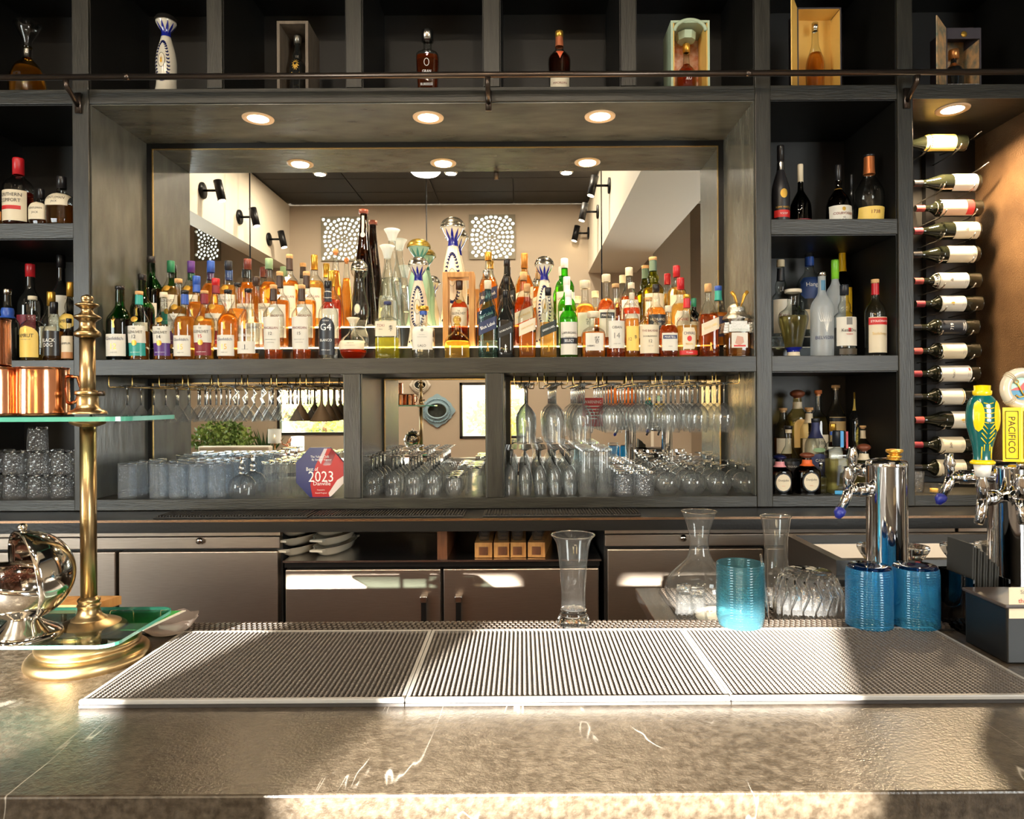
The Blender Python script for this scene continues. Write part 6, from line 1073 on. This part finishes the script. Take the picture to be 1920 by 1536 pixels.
m.obj('studs', pm('black_studs', (0.05, 0.038, 0.03), 0.4), t, False)['kind'] = 'stuff'
# ---- brass stand with two glass shelves
YP = 1.28; XPp = PX(166, 1000, YP); T = lambda y: PZ(166, y, YP)
st = thing('brass_stand', 'two-tier aged brass stand with glass shelves on front bar', 'stand', (XPp, YP, BT))
zz = lambda y: T(y) - BT
bz = BT
lathe('base', catmull([(.098, 0.0), (.102, .008), (.097, .020), (.083, .026), (.086, .036), (.076, .046), (.062, .052), (.064, .060), (.050, .070), (.028, .078), (.016, .084)], 3), BRASS, st, 48)
lathe('lower_collar', catmull([(.033, zz(1168)), (.030, zz(1160)), (.021, zz(1152)), (.018, zz(1140)), (.020, zz(1134)), (.017, zz(1130)), (.019, zz(1124)), (.0135, zz(1118))], 3), BRASS, st, 32)
MB().tube([(0, 0, .08), (0, 0, zz(800))], .0135, 20).obj('pole', BRASS, st); MB().tube([(0, 0, zz(776)), (0, 0, zz(630))], .0130, 20).obj('upper_pole', BRASS, st)
lathe('shelf_collar', catmull([(.016, zz(800)), (.028, zz(795)), (.030, zz(790))]), BRASS, st, 32); lathe('upper_collar', catmull([(.032, zz(776)), (.030, zz(771)), (.019, zz(764)), (.0175, zz(744)), (.021, zz(740)), (.021, zz(734)), (.013, zz(732))]), BRASS, st, 32)
MB().tube([(.016, 0, zz(738)), (.030, 0, zz(738))], .005, 10).obj('thumb_screw', IRON, st)
lathe('finial', catmull([(.0135, zz(634)), (.022, zz(630)), (.021, zz(623)), (.014, zz(616)), (.013, zz(604)), (.023, zz(595)), (.012, zz(588)), (.010, zz(580)), (.020, zz(572)), (.009, zz(567)), (.010, zz(562)), (.009, zz(556)), (0.0, zz(552))], 3), BRASS, st, 28)
def rrect(x0, x1, y0, y1, r, n=6):
    o = []
    for cx_, cy_, a0 in ((x1 - r, y1 - r, 0), (x0 + r, y1 - r, pi / 2), (x0 + r, y0 + r, pi), (x1 - r, y0 + r, 1.5 * pi)): o += [(cx_ + r * cos(a0 + pi / 2 * i / n), cy_ + r * sin(a0 + pi / 2 * i / n)) for i in range(n + 1)]
    return o
def slab(name, pts, z0, z1, mat, parent, matedge=None):
    n = len(pts); o = mesh(name, [(x, y, z0) for x, y in pts] + [(x, y, z1) for x, y in pts], [tuple(range(n))[::-1], tuple(range(n, 2 * n))] + [(i, (i + 1) % n, (i + 1) % n + n, i + n) for i in range(n)], mat, parent, False)
    if matedge:
        o.data.materials.append(matedge)
        for p in o.data.polygons[2:]: p.material_index = 1
    return o
slab('upper_glass_shelf', rrect(-.40, .122, -.10, .10, .03), zz(788), zz(780), PLATE, st, PLEDGE)
slab('lower_glass_shelf', rrect(-.40, .112, -.118, .102, .03), zz(1175), zz(1169), PLATE, st, PLEDGE)
zU, zLo = T(780), T(1169)
# copper mugs on the upper shelf
def mug(x, y, z, lab, rot=(0, 0, 0)):
    t = thing('copper_mug', lab, 'mug', (x, y, z), 'copper mugs', rot)
    lathe('cup', catmull([(0, 0), (.040, .001), (.0425, .006), (.0425, .05), (.042, .084), (.0435, .089), (.041, .089), (.039, .05), (.039, .008), (0, .006)], 2), COPPER, t, 36)
    MB().tube([(.040, 0, .074), (.056, 0, .072), (.062, 0, .050), (.054, 0, .026), (.040, 0, .022)], .0038, 10).obj('handle', COPPER, t); return t
mug(PX(84, 730, 1.29), 1.285, zU + .0006, 'polished copper mug next to the brass pole', (0, 0, radians(20)))
mug(PX(-6, 730, 1.27), 1.27, zU + .0006, 'copper mug cut by the left picture edge', (0, 0, radians(150)))
mug(PX(-32, 640, 1.27), 1.27, zU + .0006 + .0895, 'copper mug stacked on another at left edge', (0, 0, radians(160)))
# revolving silver bowls on the lower shelf
POL = pm('polished_silver', (0.72, 0.68, 0.62), 0.08, 1.0)
def dome_bowl(x, y, z, lab, R=.088):
    t = thing('revolving_bowl', lab, 'bowl', (x, y, z), 'silver revolving bowls'); c = (0, 0, .104)
    lathe('foot', catmull([(.062, 0), (.058, .006), (.036, .018), (.020, .034), (.026, .042)]), POL, t, 36)
    hem = [(R * sin(q), -R * cos(q)) for q in [pi / 2 * i / 12 * 1.0 for i in range(13)]]
    A1 = Matrix.Rotation(radians(14), 3, 'Y'); lathe('bowl', hem + [(R - .004, 0.0)] + [((R - .004) * sin(q), -(R - .004) * cos(q)) for q in [pi / 2 * (1 - i / 12) for i in range(13)]], POL, t, 40, c, ax=A1)
    R2 = R * 1.045; hem2 = [(R2 * sin(q), -R2 * cos(q)) for q in [pi / 2 * i / 12 for i in range(13)]]; d = Vector((.62, .75, .12)).normalized(); A2 = (-d).to_track_quat('Z', 'Y').to_matrix()
    lathe('roll_cover', hem2 + [(R2 - .003, 0)] + [((R2 - .003) * sin(q), -(R2 - .003) * cos(q)) for q in [pi / 2 * (1 - i / 12) for i in range(13)]], POL, t, 40, c, ax=A2)
    MB().lathe([(0, -.006), (.006, -.005), (.008, 0), (.005, .006), (0, .007)], 12, (.0, 0, .104 + R2 + .006)).obj('knob', POL, t)
    m = MB(); rr_ = random.Random(9)
    for i in range(40):
        a_, r_ = rr_.uniform(0, 2 * pi), R * .75 * sqrt(rr_.random()); cc = Vector((r_ * cos(a_), r_ * sin(a_), .102 - .2 * r_ * cos(a_) + rr_.uniform(-.004, .006)))
        for j in range(8):
            q = pi / 4 * j + i; m.add([cc, cc + Vector((.007 * cos(q - .25), .007 * sin(q - .25), .004)), cc + Vector((.014 * cos(q), .014 * sin(q), .003)), cc + Vector((.007 * cos(q + .25), .007 * sin(q + .25), .004))], [(0, 1, 2, 3)])
    m.obj('star_anise', pm('star_anise_brown', c8(96, 50, 30), 0.6), t, False)['kind'] = 'stuff'; return t
dome_bowl(PX(43, 1100, 1.215), 1.215, zLo + .0006, 'silver revolving bowl of star anise on lower glass shelf', .076)
t = dome_bowl(PX(-40, 1080, 1.45), 1.52, T(1169) - .02, 'second silver revolving bowl behind the first, at left edge', .084) if False else None
# things under and behind the stand
slab('card_sheet', [(-.07, -.03), (.100, -.03), (.120, .085), (-.04, .085)], .0, .0015, paint(30, 150, 60, 0.5), thing('menu_card', 'bright green card lying under the lower glass shelf', 'card', (XPp, 1.30, zLo - .0105))); 
o = [c for c in COL.objects if c.name.startswith('menu_card') and c.type == 'EMPTY'][0]; slab('white_border', [(.100, -.032), (.107, -.032), (.127, .087), (.120, .087)], .0, .0016, PAPER, o)
t = thing('serving_board', 'small light wooden serving board behind brass stand', 'board', (PX(165, 1125, 1.44), 1.435, BT + .05)); slab('board', [(-.09, -.035), (.03, -.035), (.055, .03), (-.07, .03)], .0, .018, OAK, t)
for q in ((-.08, -.02), (.03, -.02), (-.06, .02), (.04, .02)): lathe('foot', [(0, -.0495), (.005, -.0495), (.005, 0), (0, 0)], WALNUT, t, 8, (q[0], q[1], 0))
t = thing('glass_dish', 'clear ruffled glass dish with reddish trim beside brass stand', 'dish', (PX(312, 1180, 1.395), 1.395, BT + .0105)); v = []; f = []; n = 36
for r_, h in ((.0, .003), (.03, .002), (.046, .014), (.062, .034)):
    for k in range(n): q = 2 * pi * k / n; w = 1 + .05 * cos(9 * q) * (r_ > .04); v.append((r_ * w * cos(q), r_ * .8 * w * sin(q), h + .002 * cos(9 * q) * (r_ > .05)))
for i in range(3):
    for k in range(n): f.append((i * n + k, i * n + (k + 1) % n, (i + 1) * n + (k + 1) % n, (i + 1) * n + k))
mesh('dish_body', v, f, thin_glass('rose_dish_glass', (0.93, 0.78, 0.70), .5, .9, .05, frost=.25), t)
# ---- drain board station behind the bar, right
ZT = .962; t = thing('drain_station', 'stainless drainboard station with black mat behind front bar', 'drainboard', (.9, 1.75, 0)); xa_ = PX(1192, 1110, 1.99)
box('steel_top', xa_, 2.2, 1.50, 2.0, ZT - .03, ZT, STEELB, t, .003); box('station_body', xa_ + .04, 2.2, 1.54, 1.98, 0, ZT - .0305, STEEL, t)
tm = thing('perforated_mat', 'black perforated rubber mat under the glass carafes', 'mat', (xa_ + .06, 1.56, ZT)); box('mat_base', 0, .66, 0, .40, .0004, .004, RUBBER, tm, 0, False); m = MB()
for i in range(46):
    for j in range(28): m.box(.006 + i * .0143, .012 + i * .0143, .006 + j * .0143, .014 + j * .0143, .004, .010)
m.obj('studs', pm('brown_studs', (0.075, 0.058, 0.045), 0.35), tm, False)['kind'] = 'stuff'
ZM = ZT + .0105
def carafe(x, Y, ytop, prof, lab):
    H = PZ(x, ytop, Y) - ZM; t = thing('glass_carafe', lab, 'carafe', (PX(x, 1050, Y), Y, ZM)); lathe('carafe_body', catmull([(r, z * H) for r, z in prof], 3), CLEAR, t, 40); 
    rr_ = prof[-1][0]; MB().tube([(rr_ * cos(q), rr_ * sin(q), H) for q in [2 * pi * i / 40 for i in range(41)]], .0016, 6, False).obj('rim', SOLID, t); lathe('base', [(0, 0), (prof[0][0], 0), (prof[0][0] + .002, .004), (0, .006)], SOLID, t, 32); return t
carafe(1311, 1.74, 959, [(.045, 0), (.070, .06), (.085, .20), (.080, .32), (.058, .42), (.033, .52), (.0235, .64), (.023, .72), (.030, .86), (.043, 1.0)], 'wide-bellied clear glass carafe with flared mouth')
carafe(1455, 1.80, 968, [(.050, 0), (.062, .05), (.062, .16), (.048, .30), (.033, .42), (.029, .56), (.029, .72), (.033, .86), (.038, 1.0)], 'slim clear glass carafe with slanted mouth')
def tumbler_small(x, Y, lab, h=.095):
    t = thing('shot_glass', lab, 'glass', (PX(x, 1130, Y), Y, ZM)); MB().lathe([(.026, 0), (.020, h * .55), (.0165, h)], 12).obj('wall', CLEAR, t, False); lathe('base', [(.0165, h), (.016, h + .008), (0, h + .008), (0, h - .012), (.014, h - .012)], SOLID, t, 18)
tumbler_small(1283, 1.60, 'small inverted clear glass before wide carafe, left one'); tumbler_small(1308, 1.625, 'small inverted clear glass before wide carafe, right one', .082)
t = thing('round_lid', 'pale round lid lying on the drainboard mat', 'lid', (PX(1345, 1140, 1.70), 1.68, ZM)); lathe('lid_disc', catmull([(.055, 0), (.058, .006), (.05, .016), (.02, .022), (0, .022)]), paint(222, 214, 196, 0.3), t, 32)
t = thing('cut_glass_bowl', 'large inverted cut glass bowl on the drainboard', 'bowl', (PX(1520, 1100, 1.585), 1.60, ZM)); lathe('wall', catmull([(.071, 0), (.073, .04), (.074, .085), (.067, .112), (.055, .128)]), CUT, t, 36); lathe('base', [(.055, .128), (.052, .134), (0, .134), (0, .125), (.05, .124)], thin_glass('cut_base', (.93, .94, .94), .5, .9, .02, bump=(60, 1.0)), t, 36)
m = MB()
for i in range(18): q = 2 * pi * i / 18; m.tube([(.072 * cos(q), .072 * sin(q), .004), (.0745 * cos(q), .0745 * sin(q), .06), (.073 * cos(q + .17), .073 * sin(q + .17), .09), (.060 * cos(q), .060 * sin(q), .122)], .003, 6)
m.obj('cut_flutes', SOLID, t)
def footed(x, Y, ytop, lab):
    h = PZ(x, ytop, Y) - ZM; t = thing('footed_glass', lab, 'glass', (PX(x, 1050, Y), Y, ZM), 'inverted footed beer glasses'); lathe('wall', catmull([(.040, 0), (.036, h * .35), (.026, h * .66), (.020, h * .76)]), CLEAR, t, 30); lathe('foot', catmull([(.018, h * .75), (.024, h * .80), (.034, h * .88), (.040, h * .95), (.038, h * .99), (0, h)]), SOLID, t, 30)
for x, Y, yt, lab in ((1640, 1.69, 1020, 'inverted footed glass behind the left blue tumbler'), (1709, 1.69, 1022, 'inverted footed glass behind the right blue tumbler'), (1797, 1.70, 1020, 'inverted footed glass behind the napkin caddy'), (1862, 1.70, 1017, 'inverted footed glass behind the black box')): footed(x, Y, yt, lab)
# black ice bin
xb0 = PX(1536, 1030, 2.2); t = thing('ice_bin', 'black ice bin with white liner behind the beer tower', 'bin', (xb0 + .25, 2.2, 0)); zb_ = PZ(1600, 1022, 2.3)
for q in ((xb0, xb0 + .03, 2.08, 2.50), (xb0 + .95, xb0 + .98, 2.08, 2.50), (xb0 + .03, xb0 + .95, 2.08, 2.11), (xb0 + .03, xb0 + .95, 2.47, 2.50)): box('bin_wall', *q, .0, zb_ + .0, BLACKP, t)
box('white_liner', xb0 + .031, xb0 + .949, 2.111, 2.469, zb_ - .10, zb_ - .03, paint(170, 170, 172, 0.4), t)
MB().box(xb0 - .06, xb0 + .14, 2.03, 2.079, zb_ - .14, zb_ - .045).obj('front_ledge', BLACKP, t, False, True)
# ---- beer towers
def tower(x, Y, ytop, lab, knob):
    r = .0425; zt_ = PZ(x, ytop, Y) - ZT; t = thing('beer_tower', lab, 'beer tower', (PX(x, 1000, Y), Y, ZT + .0006), 'chrome beer towers')
    lathe('column', [(r, 0), (r, zt_ - .012), (r * 1.02, zt_ - .010), (r * 1.02, zt_ - .004), (r * .96, zt_ + .002), (r * .5, zt_ + .008), (0, zt_ + .009)], CHROME, t, 48); lathe('base_flange', [(r + .018, 0), (r + .018, .006), (r + .002, .010)], CHROME, t, 40)
    return t, r, zt_
def faucet(t, r, z, dx, dy, capm=None, L=0.0):
    """shank, body, spout and lever socket leaving the column in direction (dx,dy)"""
    d = Vector((dx, dy, 0)).normalized(); o = d * r + Vector((0, 0, z)); o0 = o; o = o + d * L
    MB().tube([o0, o + d * .030], .016, 16).obj('shank', CHROME, t); fb = MB().tube([o + d * .030, o + d * .052], [.014, .012], 16).obj('faucet_body', CHROME, t)
    MB().tube([o + d * .048 + Vector((0, 0, .006)), o + d * .056 + Vector((0, 0, -.018)), o + d * .072 + Vector((0, 0, -.048))], [.012, .0105, .009], 14).obj('spout', CHROME, t)
    MB().tube([o + d * .052, o + d * .053 + Vector((0, 0, .022)), o + d * .053 + Vector((0, 0, .030)), o + d * .053 + Vector((0, 0, .045)), o + d * .054 + Vector((0, 0, .052))], [.010, .010, .013, .008, .0095], 14).obj('lever', CHROME, t)
    if capm: MB().tube([o + d * .069 + Vector((0, 0, -.042)), o + d * .074 + Vector((0, 0, -.052)), o + d * .078 + Vector((0, 0, -.062))], [.0115, .012, .005], 14).obj('spout_cap', capm, t)
    return o + d * .053 + Vector((0, 0, .052))
BLUEP = paint(30, 40, 130, 0.35)
t, r, z_ = tower(1663, 1.56, 866, 'chrome beer tower behind the blue tumblers', True); faucet(t, r, z_ - .062, -1, -.15, BLUEP)
e0 = faucet(t, r, z_ - .025, -.35, .94); lathe('brass_finial', catmull([(.010, z_ + .006), (.016, z_ + .012), (.010, z_ + .016), (.018, z_ + .022), (.017, z_ + .027), (0, z_ + .028)]), GOLDF, t, 20, (.018, 0, 0))
tow2, r, z2 = tower(1893, 1.56, 870, 'chrome beer tower at right edge with tap handles', False)
faucet(tow2, r, z2 - .030, -1, .05, BLUEP, .035); pA = faucet(tow2, r, z2 - .068, -.121, -.09, None, .055); pB = faucet(tow2, r, z2 - .068, -.0385, -.09)
# tap handles
HG = pm('teal_green_enamel', c8(14, 92, 92), 0.15, coat=0.6); HY = pm('yellow_enamel', c8(240, 204, 20), 0.2, coat=0.5)
Yh = 1.47; sc = Yh / F; hx, hz = PX(1842, 800, Yh), PZ(1842, 893, Yh)
t = thing('green_tap_handle', 'teal green tap handle with raised yellow trim and bands', 'tap handle', (hx, Yh, hz)); 
lathe('white_ferrule', [(.0, 0), (12 * sc, 0), (15 * sc, 22 * sc), (0, 22 * sc)], WHITE, t, 20)
prof = catmull([(17, 25), (16, 34), (17, 50), (20, 66), (25, 84), (28.5, 104), (28, 124), (24, 140), (18, 149), (14, 152)], 3)
sh = Shape([(z * sc, r_ * sc) for r_, z in prof], 2.3, .7, 999); sh.lathe().obj('handle_body', HG, t); lathe('base_ring', catmull([(16 * sc, 22 * sc), (21 * sc, 23 * sc), (22 * sc, 27 * sc), (17 * sc, 31 * sc)]), HY, t, 28, ax=Matrix.Diagonal((1, .8, 1)))
lathe('cap_block', [(14 * sc, 150 * sc), (17 * sc, 154 * sc), (17 * sc, 160 * sc), (14.5 * sc, 161 * sc), (15 * sc, 170 * sc), (0, 171 * sc)], HY, t, 24, ax=Matrix.Diagonal((1, .75, 1)))
for sx in (-1, 1):
    sh.patch(84 * sc, 142 * sc, 8.5 * sc, 'oval', 0, .002, 10, 12, sx * 17.5 * sc).obj('yellow_panel', HY, t)
    for i in range(5): z1 = (100 + i * 9) * sc; MB().tube([sh.proj(sx * u * sc, z1 + dz * sc, .001) for u, dz in ((1.5, 0), (5, .5), (9, 1.5))], .0011, 6).obj('yellow_rib', HY, t)
    for i in range(4): z1 = (62 + i * 9) * sc; MB().tube([sh.proj(sx * u * sc, z1 + dz * sc, .001) for u, dz in ((2.5, 0), (7, 5), (12, 11))], .0011, 6).obj('yellow_rib', HY, t)
    MB().tube([sh.proj(sx * 9 * sc, z1 * sc, .001) for z1 in (33, 44, 56)], .0012, 6).obj('yellow_vine', HY, t); MB().tube([sh.proj(sx * 5 * sc, z1 * sc, .001) for z1 in (48, 54, 60)], .0010, 6).obj('yellow_vine', HY, t)
hx, hz = PX(1915, 800, Yh), PZ(1915, 880, Yh); t = thing('lifebuoy_tap_handle', 'yellow tap handle block topped by white lifebuoy with anchor', 'tap handle', (hx, Yh, hz))
lathe('ferrule', [(0, 0), (8 * sc, 0), (9 * sc, 16 * sc), (0, 16 * sc)], CHROME, t, 18)
hexp = [(-38, -4), (-12, -16), (30, -14), (44, 2), (20, 18), (-22, 16)]; slab('yellow_block', [(x * sc, y * sc) for x, y in hexp], 15 * sc, 116 * sc, HY, t); BRP = paint(66, 52, 20, 0.4)
def face(p0, p1):
    a_, b_ = Vector((p0[0] * sc, p0[1] * sc, 0)), Vector((p1[0] * sc, p1[1] * sc, 0)); ux = (b_ - a_).normalized(); nrm = Vector((ux.y, -ux.x, 0)); mid = (a_ + b_) / 2 + nrm * .0012 + Vector((0, 0, 65 * sc)); W = (b_ - a_).length
    flat_text('lettering', 'PACIFICO', 13 * sc if W > 30 * sc else 11 * sc, 80 * sc, BRP, t, mid, ux, (0, 0, 1), -pi / 2, False); m = MB()
    for s_ in (-1, 1): c_ = mid + ux * s_ * (W / 2 - 4.5 * sc); m.tube([c_ + Vector((0, 0, -44 * sc)), c_ + Vector((0, 0, 44 * sc))], .0007, 4)
    for s_ in (-1, 1): m.tube([mid - ux * (W / 2 - 4.5 * sc) + Vector((0, 0, s_ * 44 * sc)), mid + ux * (W / 2 - 4.5 * sc) + Vector((0, 0, s_ * 44 * sc))], .0007, 4)
    m.obj('border_line', BRP, t)
face(hexp[0], hexp[1]); face(hexp[1], hexp[2])
lathe('white_neck', [(10 * sc, 116 * sc), (10 * sc, 124 * sc)], CERAM, t, 18)
cz = 151 * sc; ringp = [(30 * sc * cos(q), 0, cz + 30 * sc * sin(q)) for q in [2 * pi * i / 40 for i in range(41)]]; MB().tube(ringp, 9.5 * sc, 14, False).obj('lifebuoy_ring', CERAM, t); m = MB()
for q in (pi / 4, 3 * pi / 4, 5 * pi / 4, 7 * pi / 4):
    for dq in (-.10, 0, .10): cc = Vector((30 * sc * cos(q + dq), 0, cz + 30 * sc * sin(q + dq))); rd = Vector((cos(q + dq), 0, sin(q + dq))); m.tube([cc + (rd * cos(u) + Vector((0, 1, 0)) * sin(u)) * 10.3 * sc for u in [2 * pi * i / 14 for i in range(15)]], .8 * sc, 5, False)
m.obj('rope_binding', paint(206, 190, 160, 0.6), t)
def disc(name, pts, y, mt): mesh(name, [(x * sc, y * sc, cz + z * sc) for x, z in pts], [tuple(range(len(pts)))], mt, t, False)
disc('picture_sky', [(24 * cos(q), 24 * sin(q)) for q in [2 * pi * i / 32 for i in range(32)]], -1, paint(176, 220, 206, 0.4)); disc('picture_sea', [(24 * cos(q), 24 * sin(q)) for q in [pi + .1 + (pi - .2) * i / 16 for i in range(17)]], -1.6, paint(50, 130, 170, 0.4)); disc('picture_hill', [(-22, -3), (22, -3), (16, 6), (10, 4), (4, 12), (-4, 3), (-12, 2)], -2.0, paint(206, 50, 40, 0.4))
MB().tube([(x * sc, -3.2 * sc, cz + z * sc) for x, z in ((-9, 10), (-5, 2), (0, -8), (3, -13))], 1.3 * sc, 6).obj('anchor_shank', GOLDF, t); MB().tube([(x * sc, -3.2 * sc, cz + z * sc) for x, z in ((-12, -12), (-6, -16), (3, -14), (10, -9), (13, -3))], 1.4 * sc, 6).obj('anchor_arms', GOLDF, t); MB().tube([(x * sc, -3.2 * sc, cz + z * sc) for x, z in [(-10.5 + 3.5 * cos(q), 13 + 3.5 * sin(q)) for q in [2 * pi * i / 12 for i in range(13)]]], .9 * sc, 5, False).obj('anchor_ring', GOLDF, t)
# ---- blue beaded tumblers and pilsner on the bar
ZS = BT + .0105
def beaded(x, Y, w, h, lab, mt, up=False, top=None, name='beaded_tumbler'):
    R = w / 2 * Y / F; t = thing(name, lab, 'tumbler', (PX(x, 1120, Y), Y, ZS), 'blue beaded tumblers'); rows = 24; seg = 88; v = []; f = []
    nz = rows * 3
    for i in range(nz + 1):
        z = h * i / nz; taper = (.90 + .10 * min(1, i / (nz * .16))) if up else (1.0 - .05 * max(0, (i / nz - .9) / .1)); k_ = 1 + .022 * abs(sin(pi * i / 3))
        for j in range(seg): q = 2 * pi * j / seg; rr_ = R * taper * (k_ + .03 * abs(sin(pi * i / 3)) * cos(seg / 2 * q)); v.append((rr_ * cos(q), rr_ * sin(q), z))
    for i in range(nz):
        for j in range(seg): f.append((i * seg + j, i * seg + (j + 1) % seg, (i + 1) * seg + (j + 1) % seg, (i + 1) * seg + j))
    mesh('beaded_wall', v, f, mt, t)
    if up: lathe('thick_base', [(0, .001), (R * .86, .001), (R * .88, .010), (0, .012)], mt, t, 36)
    else: lathe('base_disc', [(R * .97, h), (R * .90, h + .005), (R * .5, h + .004), (0, h + .003)], top, t, 36)
    return t
DKBL = thin_glass('deep_blue_glass_base', (0.05, 0.10, 0.24), .4, .7, .05)
hB = PZ(1630, 1066, 1.415) - ZS
beaded(1629.5, 1.425, 79, hB, 'inverted blue beaded tumbler, left of the pair', BLUEG, False, DKBL); beaded(1716, 1.425, 79, hB, 'inverted blue beaded tumbler beside the napkin caddy', BLUEG, False, DKBL)
beaded(1388, 1.43, 84, PZ(1388, 1055, 1.43) - ZS, 'upright teal beaded tumbler in the sun', TEALG, True)
t = thing('stir_rod', 'clear curved stirring rod leaning against teal tumbler', 'stirrer', (PX(1438, 1160, 1.43), 1.43, ZS)); MB().tube([(0.004, .0, .002), (0.0, 0, .05), (-.006, 0, .10), (-.012, 0, .145)], .0022, 8).obj('rod', SOLID, t)
t = thing('pilsner_glass', 'tall empty pilsner glass standing on the bar', 'glass', (PX(1075, 1100, 1.44), 1.44, ZS)); hp = PZ(1075, 1003, 1.44) - ZS
lathe('wall', catmull([(.026, .030), (.025, .06), (.0275, .11), (.034, .165), (.0445, hp)], 4), CLEAR, t, 40); lathe('foot', catmull([(0, 0), (.030, 0), (.034, .005), (.033, .014), (.0275, .022), (.027, .030), (.024, .034), (.0, .036)], 2), SOLID, t, 40); MB().tube([(.0445 * cos(q), .0445 * sin(q), hp) for q in [2 * pi * i / 40 for i in range(41)]], .0014, 6, False).obj('rim', SOLID, t)
# ---- napkin caddy and black box at right
t = thing('napkin_caddy', 'smoked acrylic caddy full of black napkins', 'caddy', (.96, 1.43, BT)); xa_, xb_ = .885, .958
for q in ((xa_, xa_ + .003, 1.362, 1.476), (xb_ - .003, xb_, 1.362, 1.476), (xa_ + .003, xb_ - .003, 1.473, 1.476)): box('acrylic_wall', *q, BT + .0005, BT + .118, SMOKE, t)
box('acrylic_base', xa_ + .003, xb_ - .003, 1.362, 1.473, BT + .0005, BT + .004, SMOKE, t)
NAP = pm('black_napkin', (0.016, 0.016, 0.014), .75)
for i in range(5):
    x_ = xa_ + .013 + i * .0115; h_ = .178 - (i % 3) * .008 - (.03 if 2 < i else 0); nk = thing('folded_napkin', 'folded black napkin in the caddy, %s from left' % ORD[i], 'napkin', (x_, 1.43, BT + .0045), 'black napkins in the caddy', (0, radians(2), 0)); box('fold', -.0045, -.0005, -.045, .038, 0, h_, NAP, nk, .001, False); box('fold', .0005, .0040, -.045, .038, 0, h_ - .006, NAP, nk, .001, False)
t = thing('napkin_box', 'black box with cream printed sticker at right edge', 'box', (1.0, 1.29, BT)); xa_ = .862
box('box_body', xa_, xa_ + .30, 1.235, 1.352, BT + .0005, BT + .100, BLACKP, t, .003); slab('flared_lid', [(xa_ - .008, 1.232), (xa_ + .31, 1.232), (xa_ + .30, 1.352), (xa_ + .004, 1.352)], BT + .1003, BT + .106, pm('brown_black_lid', (0.05, 0.036, 0.03), .35), None) if False else box('flared_lid', xa_ - .006, xa_ + .306, 1.230, 1.352, BT + .1003, BT + .107, pm('brown_black_lid', (0.05, 0.036, 0.03), .35), t, .002)
lx = PX(1892, 1130, 1.234); lb = box('sticker', lx, lx + .10, 1.2338, 1.2348, PZ(1900, 1160, 1.234), PZ(1900, 1102, 1.234), CREAM, t); zc_ = PZ(1900, 1128, 1.234)
flat_text('lettering', 'the yellow chilli', .0105, .085, paint(186, 40, 36), lb, (lx + .052, 1.2332, zc_)); flat_text('lettering', 'Sanjeev Kapoor', .009, .06, GREYP, lb, (lx + .05, 1.2332, zc_ + .016)); flat_text('lettering', 'BEST OF', .006, .05, INK, lb, (lx + .05, 1.2332, zc_ - .012))
